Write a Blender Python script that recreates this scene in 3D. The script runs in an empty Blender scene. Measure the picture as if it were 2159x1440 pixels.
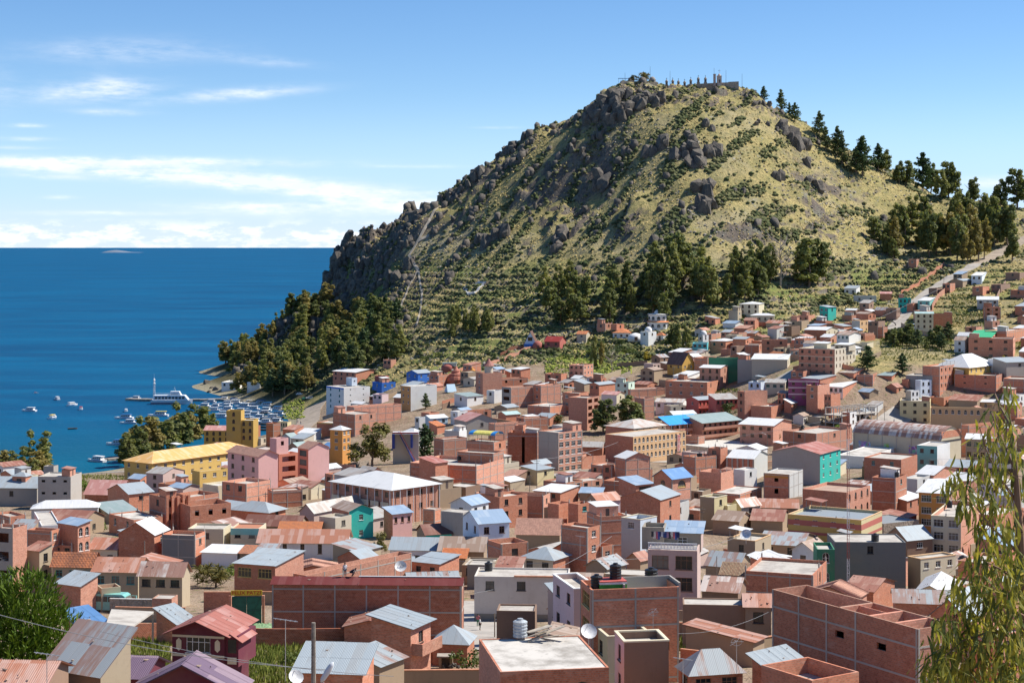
import math,random
import numpy as np
F=3600.0; CX=1079.5; HY=519.0; CAMZ=92.0
def unproj(px,py,d):
 return ((px-CX)*d/F,d,CAMZ-(py-HY)*d/F)
SURVEY=[
 (0,1512,128),(540,1512,136),(1080,1512,142),(1620,1512,142),(2159,1512,142),
 (575,1345,225),(975,1335,228),(1250,1345,215),(1700,1345,215),(60,1345,215),(2159,1345,215),
 (1835,1250,308),(100,1255,290),(520,1235,310),(1000,1225,315),(1400,1230,310),(2159,1235,315),
 (1760,1085,430),(820,1090,410),(300,1090,430),(1300,1085,430),(2120,1080,440),
 (60,1060,470),(590,1040,480),(1000,1030,490),(1400,1020,520),(1900,985,530),
 (280,1028,560),(420,990,620),(700,980,600),(1180,985,560),(1350,966,625),(1600,960,610),(2140,960,560),
 (1935,893,672),(1650,880,672),(1300,905,690),(1000,890,700),(800,925,690),(2140,880,665),
 (700,880,830),(900,830,800),(1100,845,760),(1300,815,770),(1500,825,740),(1740,782,700),(2100,757,725),
 (1000,790,850),(1200,765,850),(1400,760,830),(1600,745,800),(1780,720,790),(1950,697,850),(2140,690,830),
 (850,800,900),(1100,725,910),(1300,700,905),(1500,680,900),(1700,655,920),(1850,642,930),(2000,632,900),(2159,640,870),
 (1750,600,975),(1900,590,990),(2050,555,1010),(2159,560,1000),(1880,520,1060),(2050,500,1090),(2159,500,1080),
 (150,1000,690),(-100,1000,690),(380,960,752),(520,925,815),(610,905,858),(640,862,930),(560,855,985),(480,838,1040),(420,840,1032),
 (455,800,1150),(455,778,1275),(520,775,1130),(560,750,1180),(620,790,1010),(640,720,1150),(700,760,1010),(760,700,1060),(760,800,930),
 (700,640,1225),(760,640,1150),(850,690,1000),(850,600,1100),(950,640,1010),(950,560,1090),(1100,620,985),(1100,500,1080),
 (1250,560,1000),(1250,420,1085),(1400,600,950),(1400,500,1000),(1400,400,1045),(1400,300,1090),(1550,560,965),(1550,420,1035),(1550,300,1090),
 (1700,540,1000),(1700,420,1070),(1820,440,1110),
 (850,510,1150),(800,560,1160),(950,480,1135),(1050,400,1140),
 (690,624,1238),(698,534,1236),(720,529,1234),(741,570,1230),(760,500,1228),(785,484,1225),(811,536,1224),(833,502,1220),(852,451,1218),(875,437,1216),(896,481,1215),(926,466,1213),(946,440,1210),(964,417,1208),(1000,380,1205),(1034,331,1201),(1060,328,1198),(1090,321,1194),(1122,276,1190),(1150,261,1186),(1180,288,1182),(1208,258,1178),(1232,234,1170),(1254,215,1164),(1278,187,1161),(1300,183,1158),(1340,173,1156),(1380,195,1155),(1443,196,1154),(1500,196,1153),(1556,208,1152),(1592,192,1157),(1634,249,1166),(1683,263,1181),(1714,263,1191),(1744,307,1201),(1793,315,1219),(1836,363,1234),(1870,353,1245),(1960,411,1215),(2060,478,1190),(2159,481,1180),
]
P=[unproj(*s) for s in SURVEY]
P += [(-170,1245,30),(-190,1290,4),(-140,1330,20),(-165,1180,38),(-95,1330,45),(0,1330,90),(70,1290,140),(150,1290,150),(240,1360,110),(330,1330,105),(420,1300,95),
 (0,1480,10),(150,1480,40),(300,1500,50),(450,1500,60),(-110,1420,0),(420,1000,88),(420,800,56),(420,600,34),(420,400,30),(420,200,45),(330,1180,120),(450,1180,112),
 (0,0,80),(-200,0,78),(250,0,80),(0,60,74),(-150,60,72),(150,60,74),(-200,200,40),(-200,400,27),(-260,500,12),(-330,560,2),(-300,300,28),(-320,100,50),(320,100,55),(320,300,32),
 (-300,690,-4),(-230,740,-7),(-170,790,-7),(-150,850,-7),(-160,920,-7),(-165,980,-6),(-215,1010,-5),(-235,1150,-6),(-250,1290,-8),(-260,1400,-10),(-400,1000,-12),(-400,700,-10),(-400,1300,-12),(-400,1500,-14),(-200,1500,-12),(-330,850,-10),
 (-190,1100,2.5),(-205,1290,-2),(-250,1080,-6)]
P=np.array(P,float)
def _tps_kernel(r2):
 return 0.5*r2*np.log(np.maximum(r2,1e-9))
def _fit(P,lam):
 n=len(P); XY=P[:,:2]/500.0
 d2=((XY[:,None]-XY[None])**2).sum(-1)
 A=np.zeros((n+3,n+3)); A[:n,:n]=_tps_kernel(d2)+lam*np.eye(n)
 Q=np.c_[np.ones(n),XY]; A[:n,n:]=Q; A[n:,:n]=Q.T
 return np.linalg.solve(A,np.r_[P[:,2],0,0,0])
W_=_fit(P,2e-4)
def ground0(x,y):
 x=np.atleast_1d(np.asarray(x,float)); y=np.atleast_1d(np.asarray(y,float))
 out=np.empty(x.shape); xf=x.ravel()/500; yf=y.ravel()/500; o=np.empty(xf.shape)
 C=P[:,:2]/500
 for i in range(0,len(xf),20000):
  a=xf[i:i+20000]; b=yf[i:i+20000]
  d2=(a[:,None]-C[None,:,0])**2+(b[:,None]-C[None,:,1])**2
  o[i:i+20000]=_tps_kernel(d2) @ W_[:-3] + W_[-3]+W_[-2]*a+W_[-1]*b
 return o.reshape(x.shape)
import bpy,bmesh
from mathutils import Vector,Matrix,noise as mnoise
rnd=random.Random(11)
sc=bpy.context.scene
COL=sc.collection
# ------------------------------------------------------------------ camera, sky, sun, exposure
cam=bpy.data.cameras.new('camera'); camo=bpy.data.objects.new('camera',cam); COL.objects.link(camo)
camo.location=(0,0,CAMZ); camo.rotation_euler=(math.radians(90),0,0)
cam.sensor_width=36.0; cam.lens=36.0*F/2159.0; cam.shift_y=-(720.0-HY)/2159.0; cam.shift_x=0.0
cam.clip_start=0.5; cam.clip_end=120000.0
sc.camera=camo
SUN_AZ,SUN_EL=76.0,50.0      # degrees from the view direction to the right, and above the horizon
sun=bpy.data.lights.new('sun','SUN'); suno=bpy.data.objects.new('sun',sun); COL.objects.link(suno)
sun.energy=5.0; sun.angle=math.radians(0.53); sun.color=(1.0,0.955,0.88)
sd=Vector((math.sin(math.radians(SUN_AZ))*math.cos(math.radians(SUN_EL)),math.cos(math.radians(SUN_AZ))*math.cos(math.radians(SUN_EL)),math.sin(math.radians(SUN_EL))))
suno.rotation_euler=sd.to_track_quat('Z','Y').to_euler()
suno.location=(300,200,600)
sc.view_settings.view_transform='Standard'; sc.view_settings.look='None'
sc.view_settings.exposure=0.45; sc.view_settings.gamma=1.0; sc.view_settings.use_curve_mapping=False
sc.render.engine='CYCLES'
sc.cycles.max_bounces=8; sc.cycles.diffuse_bounces=6; sc.cycles.glossy_bounces=3; sc.cycles.transparent_max_bounces=6
sc.cycles.use_denoising=True
class NT:
 """small helper for building node trees"""
 def __init__(self,tree): self.t=tree; self.n=tree.nodes; self.l=tree.links
 def node(self,typ,**kw):
  nd=self.n.new(typ)
  for k,v in kw.items(): setattr(nd,k,v)
  return nd
 def put(self,sock,v):
  if v is None: return
  if hasattr(v,'is_linked') or isinstance(v,bpy.types.NodeSocket): self.l.new(v,sock)
  else:
   if isinstance(v,(tuple,list)) and len(v) == 3 and sock.type == 'RGBA': v=tuple(v)+(1.0,)
   sock.default_value=v
 def math(self,op,a,b=None,c=None,clamp=False):
  nd=self.node('ShaderNodeMath',operation=op,use_clamp=clamp)
  for i,v in enumerate((a,b,c)):
   if v is not None: self.put(nd.inputs[i],v)
  return nd.outputs[0]
 def vmath(self,op,a,b=None):
  nd=self.node('ShaderNodeVectorMath',operation=op)
  self.put(nd.inputs[0],a)
  if b is not None: self.put(nd.inputs[1],b)
  return nd.outputs[0]
 def mix(self,f,a,b,blend='MIX'):
  nd=self.node('ShaderNodeMix',data_type='RGBA',blend_type=blend)
  self.put(nd.inputs[0],f); self.put(nd.inputs[6],a); self.put(nd.inputs[7],b)
  return nd.outputs[2]
 def noise(self,vec,scale,detail=3.0,rough=0.55,w=None):
  nd=self.node('ShaderNodeTexNoise')
  if w is not None: nd.noise_dimensions='4D'; self.put(nd.inputs['W'],w)
  if vec is not None: self.put(nd.inputs['Vector'],vec)
  nd.inputs['Scale'].default_value=scale; nd.inputs['Detail'].default_value=detail; nd.inputs['Roughness'].default_value=rough
  return nd.outputs[0]
 def ramp(self,f,lo,hi,smooth=True):
  nd=self.node('ShaderNodeMapRange',interpolation_type='SMOOTHSTEP' if smooth else 'LINEAR')
  self.put(nd.inputs[0],f); nd.inputs[1].default_value=lo; nd.inputs[2].default_value=hi
  return nd.outputs[0]
 def comb(self,x,y,z):
  nd=self.node('ShaderNodeCombineXYZ'); self.put(nd.inputs[0],x); self.put(nd.inputs[1],y); self.put(nd.inputs[2],z); return nd.outputs[0]
 def sep(self,v):
  nd=self.node('ShaderNodeSeparateXYZ'); self.put(nd.inputs[0],v); return nd.outputs
 def bump(self,h,strength,dist):
  nd=self.node('ShaderNodeBump'); nd.inputs['Strength'].default_value=strength; nd.inputs['Distance'].default_value=dist
  self.put(nd.inputs['Height'],h); return nd.outputs[0]
world=bpy.data.worlds.new('World'); sc.world=world; world.use_nodes=True
W=NT(world.node_tree); W.n.clear()
sky=W.node('ShaderNodeTexSky',sky_type='NISHITA'); sky.sun_disc=False
sky.sun_elevation=math.radians(SUN_EL); sky.sun_rotation=math.radians(SUN_AZ)
sky.altitude=3000.0; sky.air_density=1.0; sky.dust_density=0.25; sky.ozone_density=2.2
tc=W.node('ShaderNodeTexCoord')
dx,dy,dz=W.sep(tc.outputs['Generated'])
az=W.math('MULTIPLY',W.math('ARCTAN2',dx,dy),F)                       # bearing, in picture-sized units
el=W.math('MULTIPLY',W.math('ARCTANGENT',W.math('DIVIDE',dz,W.math('SQRT',W.math('ADD',W.math('MULTIPLY',dx,dx),W.math('MULTIPLY',dy,dy))))),F)
wisp=W.noise(W.comb(W.math('MULTIPLY',az,0.0045),W.math('MULTIPLY',el,0.030),0.0),1.0,6.0,0.62)
fine=W.noise(W.comb(W.math('MULTIPLY',az,0.018),W.math('MULTIPLY',el,0.075),3.0),1.0,5.0,0.6)
def streak(x,y,sx,sy,rot,k):
 """one soft cloud: centre and size in degrees-like units, a tilt and a density"""
 cx_,cy_=x-CX,HY-y
 c,s=math.cos(math.radians(rot)),math.sin(math.radians(rot))
 a=W.math('SUBTRACT',az,cx_); b=W.math('SUBTRACT',el,cy_)
 p=W.math('ADD',W.math('MULTIPLY',a,c/sx),W.math('MULTIPLY',b,s/sx))
 q=W.math('ADD',W.math('MULTIPLY',a,-s/sy),W.math('MULTIPLY',b,c/sy))
 r=W.math('ADD',W.math('MULTIPLY',p,p),W.math('MULTIPLY',q,q))
 return W.math('MULTIPLY',W.math('EXPONENT',W.math('MULTIPLY',r,-1.0)),k)
cl=None
for st in [(240,346,330,9,0,1.5),(120,360,260,8,-3,1.0),(390,376,230,16,-4,1.35),(560,385,160,14,-7,1.0),(780,410,230,19,-5,1.15),(880,440,120,14,-3,.8),(660,442,230,15,0,.85),(520,436,120,7,0,.8),
  (210,203,110,20,4,.95),(265,196,42,18,-24,.6),(510,204,120,11,5,1.05),(250,245,60,6,0,.7),(80,275,36,4,0,.7),(70,302,50,4,0,.6),(60,320,60,3.5,0,.5),(130,378,80,5,-2,.8),
  (280,120,170,22,2,.42),(560,135,90,10,-4,.3),(880,352,130,3.5,0,.3),(1050,270,45,2.5,0,.3),(20,200,40,40,30,.3),(2110,392,130,12,0,1.1),(250,452,160,5,0,.7),(150,420,30,4,0,.5)]:
 v=streak(*st); cl=v if cl is None else W.math('ADD',cl,v)
cl=W.math('MULTIPLY',cl,W.ramp(W.math('ADD',W.math('MULTIPLY',wisp,.55),W.math('MULTIPLY',fine,.45)),0.30,0.68))
low=W.noise(W.comb(W.math('MULTIPLY',az,0.0115),W.math('MULTIPLY',el,0.034),7.0),1.0,7.0,0.62)
lowmask=W.math('MULTIPLY',W.ramp(el,62.0,30.0),W.ramp(low,0.44,0.56))
veil=W.math('MULTIPLY',W.ramp(el,118.0,8.0),W.ramp(wisp,0.25,0.75))
veilc=W.mix(W.ramp(el,130.0,0.0),(3.5,5.1,7.7,1),(4.8,5.7,7.1,1))
mask=W.math('MINIMUM',W.math('ADD',W.math('ADD',cl,W.math('MULTIPLY',lowmask,0.85)),0.0),0.93)
ccol=W.mix(W.ramp(low,.45,.75),(6.2,6.7,7.4,1),(8.8,8.7,8.6,1))
bg=W.node('ShaderNodeBackground'); bg.inputs[1].default_value=0.115
hs=W.node('ShaderNodeHueSaturation'); hs.inputs['Saturation'].default_value=1.22; hs.inputs['Hue'].default_value=.503; hs.inputs['Value'].default_value=.93
W.put(hs.inputs['Color'],sky.outputs[0])
skyc=W.mix(W.math('MULTIPLY',W.ramp(el,330.0,0.0),.92),hs.outputs[0],veilc)
W.put(bg.inputs[0],W.mix(mask,skyc,ccol))
wo=W.node('ShaderNodeOutputWorld'); W.l.new(bg.outputs[0],wo.inputs[0])
# ------------------------------------------------------------------ materials
MATS={}
def newmat(name):
 m=bpy.data.materials.new(name); m.use_nodes=True
 t=NT(m.node_tree); t.n.clear()
 b=t.node('ShaderNodeBsdfPrincipled'); o=t.node('ShaderNodeOutputMaterial'); t.l.new(b.outputs[0],o.inputs[0])
 return m,t,b
def rgb(c): return (c[0],c[1],c[2],1.0)
WALLS={  # kind, colour, word for labels
 'brick': ('brick',(.55,.195,.105),'red brick'),'brickdark': ('brick',(.44,.13,.06),'dark brick'),'pinkbrick': ('brick',(.63,.285,.19),'pale brick'),
 'adobe': ('plaster',(.36,.265,.175),'mud-brown'),'adobebrown': ('plaster',(.27,.17,.115),'brown'),'adobegrey': ('plaster',(.33,.29,.23),'grey-brown'),'adobecream': ('plaster',(.46,.37,.25),'tan'),
 'brown': ('plaster',(.30,.19,.14),'brown'),'brownplaster': ('plaster',(.36,.26,.18),'weathered brown'),
 'cream': ('plaster',(.66,.58,.41),'cream'),'beige': ('plaster',(.55,.48,.37),'beige'),'white': ('plaster',(.76,.75,.72),'white'),'oldwhite': ('plaster',(.66,.60,.53),'stained white'),'bluewhite': ('plaster',(.66,.73,.80),'bluish white'),
 'concrete': ('plaster',(.40,.365,.32),'grey concrete'),'greyplaster': ('plaster',(.50,.49,.46),'pale grey'),'darkgrey': ('plaster',(.19,.19,.185),'dark grey'),'paleconcrete': ('plaster',(.60,.60,.57),'pale concrete'),
 'pink': ('plaster',(.70,.40,.36),'pink'),'palepink': ('plaster',(.68,.52,.52),'pale pink'),'pinkplaster': ('plaster',(.52,.38,.33),'dusty pink'),'salmon': ('plaster',(.60,.21,.13),'salmon'),
 'orange': ('plaster',(.62,.28,.07),'orange'),'orangebrown': ('plaster',(.55,.29,.11),'ochre'),'apricot': ('plaster',(.66,.42,.22),'apricot'),'yellow': ('plaster',(.68,.45,.13),'yellow'),'paleyellow': ('plaster',(.66,.56,.31),'pale yellow'),'mustard': ('plaster',(.52,.33,.08),'mustard'),
 'teal': ('plaster',(.03,.45,.37),'teal'),'turquoise': ('plaster',(.12,.52,.55),'turquoise'),'teal2': ('plaster',(.24,.56,.50),'pale teal'),'green': ('plaster',(.05,.22,.12),'green'),'palegreen': ('plaster',(.52,.65,.54),'pale green'),
 'blue': ('plaster',(.03,.16,.55),'bright blue'),'paleblue': ('plaster',(.45,.60,.70),'pale blue'),'purple': ('plaster',(.26,.06,.14),'purple'),'maroon': ('plaster',(.13,.022,.038),'maroon'),
 'red': ('plaster',(.55,.13,.10),'red'),'redplaster': ('plaster',(.45,.13,.10),'red'),'stone': ('stone',(.36,.30,.24),'stone'),'gold': ('plaster',(.62,.36,.08),'gold'),
}
def wallmat(key):
 k='wall_'+key
 if k in MATS: return MATS[k]
 kind,c,_=WALLS[key]
 m,t,b=newmat(k)
 tc=t.node('ShaderNodeTexCoord'); x,y,z=t.sep(tc.outputs['Object'])
 oi=t.node('ShaderNodeObjectInfo'); rv=oi.outputs['Random']
 seed=t.math('MULTIPLY',rv,60.0)
 big=t.noise(tc.outputs['Object'],0.22,4.0,0.6,seed); med=t.noise(tc.outputs['Object'],1.7,4.0,0.65,seed)
 if kind == 'brick':
  u=t.math('ADD',x,y)
  br=t.node('ShaderNodeTexBrick'); br.offset=0.5
  t.put(br.inputs['Vector'],t.comb(u,z,0.0))
  br.inputs['Color1'].default_value=rgb([v*1.12 for v in c]); br.inputs['Color2'].default_value=rgb([c[0]*.80,c[1]*.72,c[2]*.70])
  br.inputs['Mortar'].default_value=(.40,.26,.18,1); br.inputs['Scale'].default_value=1.0; br.inputs['Mortar Size'].default_value=0.018; br.inputs['Mortar Smooth'].default_value=.2
  br.inputs['Brick Width'].default_value=0.27; br.inputs['Row Height'].default_value=0.17; br.inputs['Bias'].default_value=0.0
  col=br.outputs[0]
  patch=t.noise(t.comb(u,t.math('MULTIPLY',z,2.5),seed),0.55,3.0,.6)
  col=t.mix(t.math('MULTIPLY',t.ramp(patch,.54,.72),.36),col,(.60,.40,.30,1))
  col=t.mix(t.math('MULTIPLY',t.ramp(med,.50,.72),.55),col,rgb((c[0]*.50,c[1]*.45,c[2]*.45)))
  t.put(b.inputs['Normal'],t.bump(br.outputs[1],-.5,.012))
  tone=t.math('ADD',.84,t.math('MULTIPLY',rv,.40))
 elif kind == 'stone':
  vo=t.node('ShaderNodeTexVoronoi'); vo.feature='F1'; t.put(vo.inputs['Vector'],tc.outputs['Object']); vo.inputs['Scale'].default_value=3.2
  col=t.mix(vo.outputs['Color'],rgb([v*.6 for v in c]),rgb([v*1.3 for v in c]))
  t.put(b.inputs['Normal'],t.bump(vo.outputs['Distance'],.8,.08)); tone=t.math('ADD',.9,t.math('MULTIPLY',rv,.2))
 else:
  col=t.mix(t.math('MULTIPLY',t.ramp(med,.5,.8),.35),rgb(c),rgb([v*.62 for v in c]))
  strk=t.noise(t.comb(t.math('MULTIPLY',t.math('ADD',x,y),2.2),t.math('MULTIPLY',z,.35),seed),1.0,4.0,.6)
  col=t.mix(t.math('MULTIPLY',t.ramp(strk,.55,.78),.30),col,rgb((c[0]*.55+.04,c[1]*.5+.035,c[2]*.45+.03)))
  t.put(b.inputs['Normal'],t.bump(med,.25,.03)); tone=t.math('ADD',.90,t.math('MULTIPLY',rv,.2))
 col=t.mix(t.math('MULTIPLY',t.ramp(big,.48,.72),.20),col,(.36,.25,.17,1))
 tn=t.node('ShaderNodeMix',data_type='RGBA',blend_type='MULTIPLY'); tn.inputs[0].default_value=1.0
 t.put(tn.inputs[6],col); cc=t.node('ShaderNodeCombineColor'); [t.put(cc.inputs[i],tone) for i in range(3)]; t.put(tn.inputs[7],cc.outputs[0])
 t.put(b.inputs['Base Color'],tn.outputs[2]); b.inputs['Roughness'].default_value=.9
 MATS[k]=m; return m
ROOFS={
 'zinc': ((.33,.375,.40),(.27,.28,.28),.40,.08,'zinc'),'zincblue': ((.26,.35,.46),(.34,.40,.46),.4,.08,'bluish zinc'),'zincrust': ((.34,.37,.38),(.28,.13,.08),.50,.06,'rust-streaked zinc'),'zincgreen': ((.29,.365,.35),(.33,.37,.36),.4,.3,'greenish zinc'),'zincgrey': ((.42,.40,.37),(.30,.24,.2),.5,.2,'grey sheet'),
 'white': ((.62,.62,.61),(.44,.45,.45),.32,.0,'white sheet'),'whiterust': ((.55,.51,.46),(.42,.28,.2),.5,.1,'rust-stained white'),
 'rust': ((.30,.125,.085),(.40,.24,.18),.45,.1,'rusty'),'rustbright': ((.42,.18,.11),(.50,.33,.27),.5,.1,'bright rusty'),'rustwhite': ((.36,.20,.15),(.62,.58,.53),.52,.1,'rust and white'),'rustbrown': ((.33,.23,.17),(.42,.34,.28),.5,.1,'brown rusty'),'rustdark': ((.20,.085,.06),(.28,.16,.12),.4,.1,'dark rusty'),
 'rose': ((.46,.22,.19),(.52,.33,.29),.4,.0,'rose-red'),'red': ((.26,.025,.02),(.24,.06,.05),.3,.0,'red'),'darkred': ((.13,.018,.015),(.15,.04,.035),.3,.0,'dark red'),'redpink': ((.36,.13,.10),(.42,.24,.21),.45,.0,'faded red'),'purple': ((.15,.10,.15),(.28,.20,.23),.5,.0,'faded purple'),
 'blue': ((.10,.22,.42),(.16,.28,.46),.3,.1,'blue'),'brightblue': ((.02,.30,.72),(.03,.27,.62),.3,.0,'bright blue'),'green': ((.03,.36,.16),(.05,.30,.15),.3,.0,'green'),'tealzinc': ((.38,.52,.49),(.44,.52,.50),.4,.2,'pale teal'),'brownroof': ((.16,.085,.065),(.2,.12,.09),.3,.0,'dark brown'),'orangesheet': ((.66,.38,.13),(.62,.46,.28),.4,.0,'orange'),'yellowsheet': ((.70,.52,.10),(.66,.5,.2),.3,0,'yellow'),
 'tile': ((.56,.215,.10),(.40,.17,.10),.45,.0,'terracotta tile'),'tilepale': ((.56,.30,.21),(.46,.24,.17),.5,.0,'pale clay tile'),'tilebrown': ((.40,.29,.19),(.33,.2,.13),.5,.0,'brown clay tile'),'tileorange': ((.64,.22,.08),(.55,.20,.09),.3,.0,'bright orange tile'),
 'slab': ((.50,.46,.40),(.33,.29,.25),.5,.0,'flat concrete'),'slabwhite': ((.58,.54,.48),(.30,.27,.23),.5,.0,'flat whitewashed'),'dirt': ((.42,.30,.22),(.36,.22,.16),.5,.0,'flat unfinished'),
}
TILES=('tile','tilepale','tilebrown','tileorange'); SLABS=('slab','slabwhite','dirt')
def roofmat(key):
 k='roof_'+key
 if k in MATS: return MATS[k]
 c1,c2,amt,met,_=ROOFS[key]
 m,t,b=newmat(k)
 uv=t.node('ShaderNodeUVMap').outputs[0]; u,v,_z=t.sep(uv)
 oi=t.node('ShaderNodeObjectInfo'); rv=oi.outputs['Random']; seed=t.math('MULTIPLY',rv,77.0)
 if key in SLABS:
  tc=t.node('ShaderNodeTexCoord')
  n1=t.noise(tc.outputs['Object'],.35,5.0,.65,seed); n2=t.noise(tc.outputs['Object'],2.5,4.0,.6,seed)
  col=t.mix(t.ramp(n1,.42,.68),rgb(c1),rgb(c2)); col=t.mix(t.math('MULTIPLY',t.ramp(n2,.55,.75),.5),col,rgb([x*.55 for x in c2]))
  t.put(b.inputs['Base Color'],col); b.inputs['Roughness'].default_value=.9; t.put(b.inputs['Normal'],t.bump(n2,.3,.04))
  MATS[k]=m; return m
 if key in TILES:
  wv=t.math('SINE',t.math('MULTIPLY',u,2*math.pi/.24)); row=t.math('FRACT',t.math('DIVIDE',v,.38))
  wn=t.node('ShaderNodeTexWhiteNoise',noise_dimensions='3D'); t.put(wn.inputs['Vector'],t.comb(t.math('FLOOR',t.math('DIVIDE',u,.24)),t.math('FLOOR',t.math('DIVIDE',v,.38)),seed))
  col=t.mix(t.ramp(wn.outputs[0],.2,.9),rgb(c1),rgb(c2)); n1=t.noise(uv,.7,4.0,.6,seed); col=t.mix(t.math('MULTIPLY',t.ramp(n1,.5,.7),.45),col,rgb([x*.55+.03 for x in c2]))
  t.put(b.inputs['Base Color'],col); b.inputs['Roughness'].default_value=.85
  t.put(b.inputs['Normal'],t.bump(t.math('ADD',wv,t.math('MULTIPLY',row,1.2)),.9,.05))
  MATS[k]=m; return m
 pid=t.math('FLOOR',t.math('DIVIDE',u,.92)); pr=t.math('FLOOR',t.math('DIVIDE',v,2.6))
 wn=t.node('ShaderNodeTexWhiteNoise',noise_dimensions='3D'); t.put(wn.inputs['Vector'],t.comb(pid,pr,seed))
 pan=wn.outputs[0]
 st=t.noise(t.comb(t.math('MULTIPLY',u,2.4),t.math('MULTIPLY',v,.32),seed),1.0,4.0,.65)
 big=t.noise(t.comb(u,v,seed),.35,3.0,.6)
 f=t.math('ADD',t.math('MULTIPLY',pan,.42),t.math('ADD',t.math('MULTIPLY',st,.62),t.math('MULTIPLY',big,.30)))
 th=.98-.56*amt
 f=t.ramp(f,th-.10,th+.14)
 col=t.mix(f,rgb(c1),rgb(c2))
 col=t.mix(t.math('MULTIPLY',t.math('SUBTRACT',pan,.3,clamp=True),.40),col,rgb([min(.85,x*1.3+.03) for x in c1]))
 lap=t.ramp(t.math('ABSOLUTE',t.math('SUBTRACT',t.math('FRACT',t.math('DIVIDE',u,.92)),.5)),.455,.5)
 col=t.mix(t.math('MULTIPLY',lap,.30),col,rgb([x*.45 for x in c2]))
 t.put(b.inputs['Base Color'],col); b.inputs['Roughness'].default_value=.6 if met else .7; b.inputs['Specular IOR Level'].default_value=.35
 b.inputs['Metallic'].default_value=met
 wv=t.math('SINE',t.math('MULTIPLY',u,2*math.pi/.153))
 t.put(b.inputs['Normal'],t.bump(wv,.15,.02))
 MATS[k]=m; return m
def plain(name,c,rough=.8,metallic=0.0,var=.25,scale=1.5,spec=None):
 k='m_'+name
 if k in MATS: return MATS[k]
 m,t,b=newmat(k)
 tc=t.node('ShaderNodeTexCoord'); oi=t.node('ShaderNodeObjectInfo')
 n=t.noise(tc.outputs['Object'],scale,4.0,.6,t.math('MULTIPLY',oi.outputs['Random'],50.0))
 col=t.mix(t.ramp(n,.35,.7),rgb([min(1,x*(1+var*.4)) for x in c]),rgb([x*(1-var) for x in c]))
 t.put(b.inputs['Base Color'],col); b.inputs['Roughness'].default_value=rough; b.inputs['Metallic'].default_value=metallic
 if spec is not None: b.inputs['Specular IOR Level'].default_value=spec
 MATS[k]=m; return m
def glassmat():
 if 'glass' in MATS: return MATS['glass']
 m,t,b=newmat('window_glass')
 oi=t.node('ShaderNodeObjectInfo')
 t.put(b.inputs['Base Color'],t.mix(t.ramp(oi.outputs['Random'],.55,.95,False),(.018,.022,.026,1),(.16,.15,.13,1)))
 b.inputs['Roughness'].default_value=.12
 MATS['glass']=m; return m
def leafmat(name,c1,c2,trans=.25):
 k='leaf_'+name
 if k in MATS: return MATS[k]
 m,t,b=newmat(k)
 g=t.node('ShaderNodeNewGeometry'); oi=t.node('ShaderNodeObjectInfo')
 f=g.outputs['Random Per Island']
 col=t.mix(f,rgb(c1),rgb(c2))
 col=t.mix(t.math('MULTIPLY',oi.outputs['Random'],.45),col,rgb([x*.62 for x in c1]))
 t.put(b.inputs['Base Color'],col); b.inputs['Roughness'].default_value=.65; b.inputs['Specular IOR Level'].default_value=.25
 tr=t.node('ShaderNodeBsdfTranslucent'); t.put(tr.inputs[0],t.mix(1.0,col,(1.0,1.0,.55,1),'MULTIPLY'))
 ms=t.node('ShaderNodeMixShader'); ms.inputs[0].default_value=trans
 t.l.new(b.outputs[0],ms.inputs[1]); t.l.new(tr.outputs[0],ms.inputs[2])
 o=[n for n in t.n if n.type == 'OUTPUT_MATERIAL'][0]; t.l.new(ms.outputs[0],o.inputs[0])
 MATS[k]=m; return m
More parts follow.
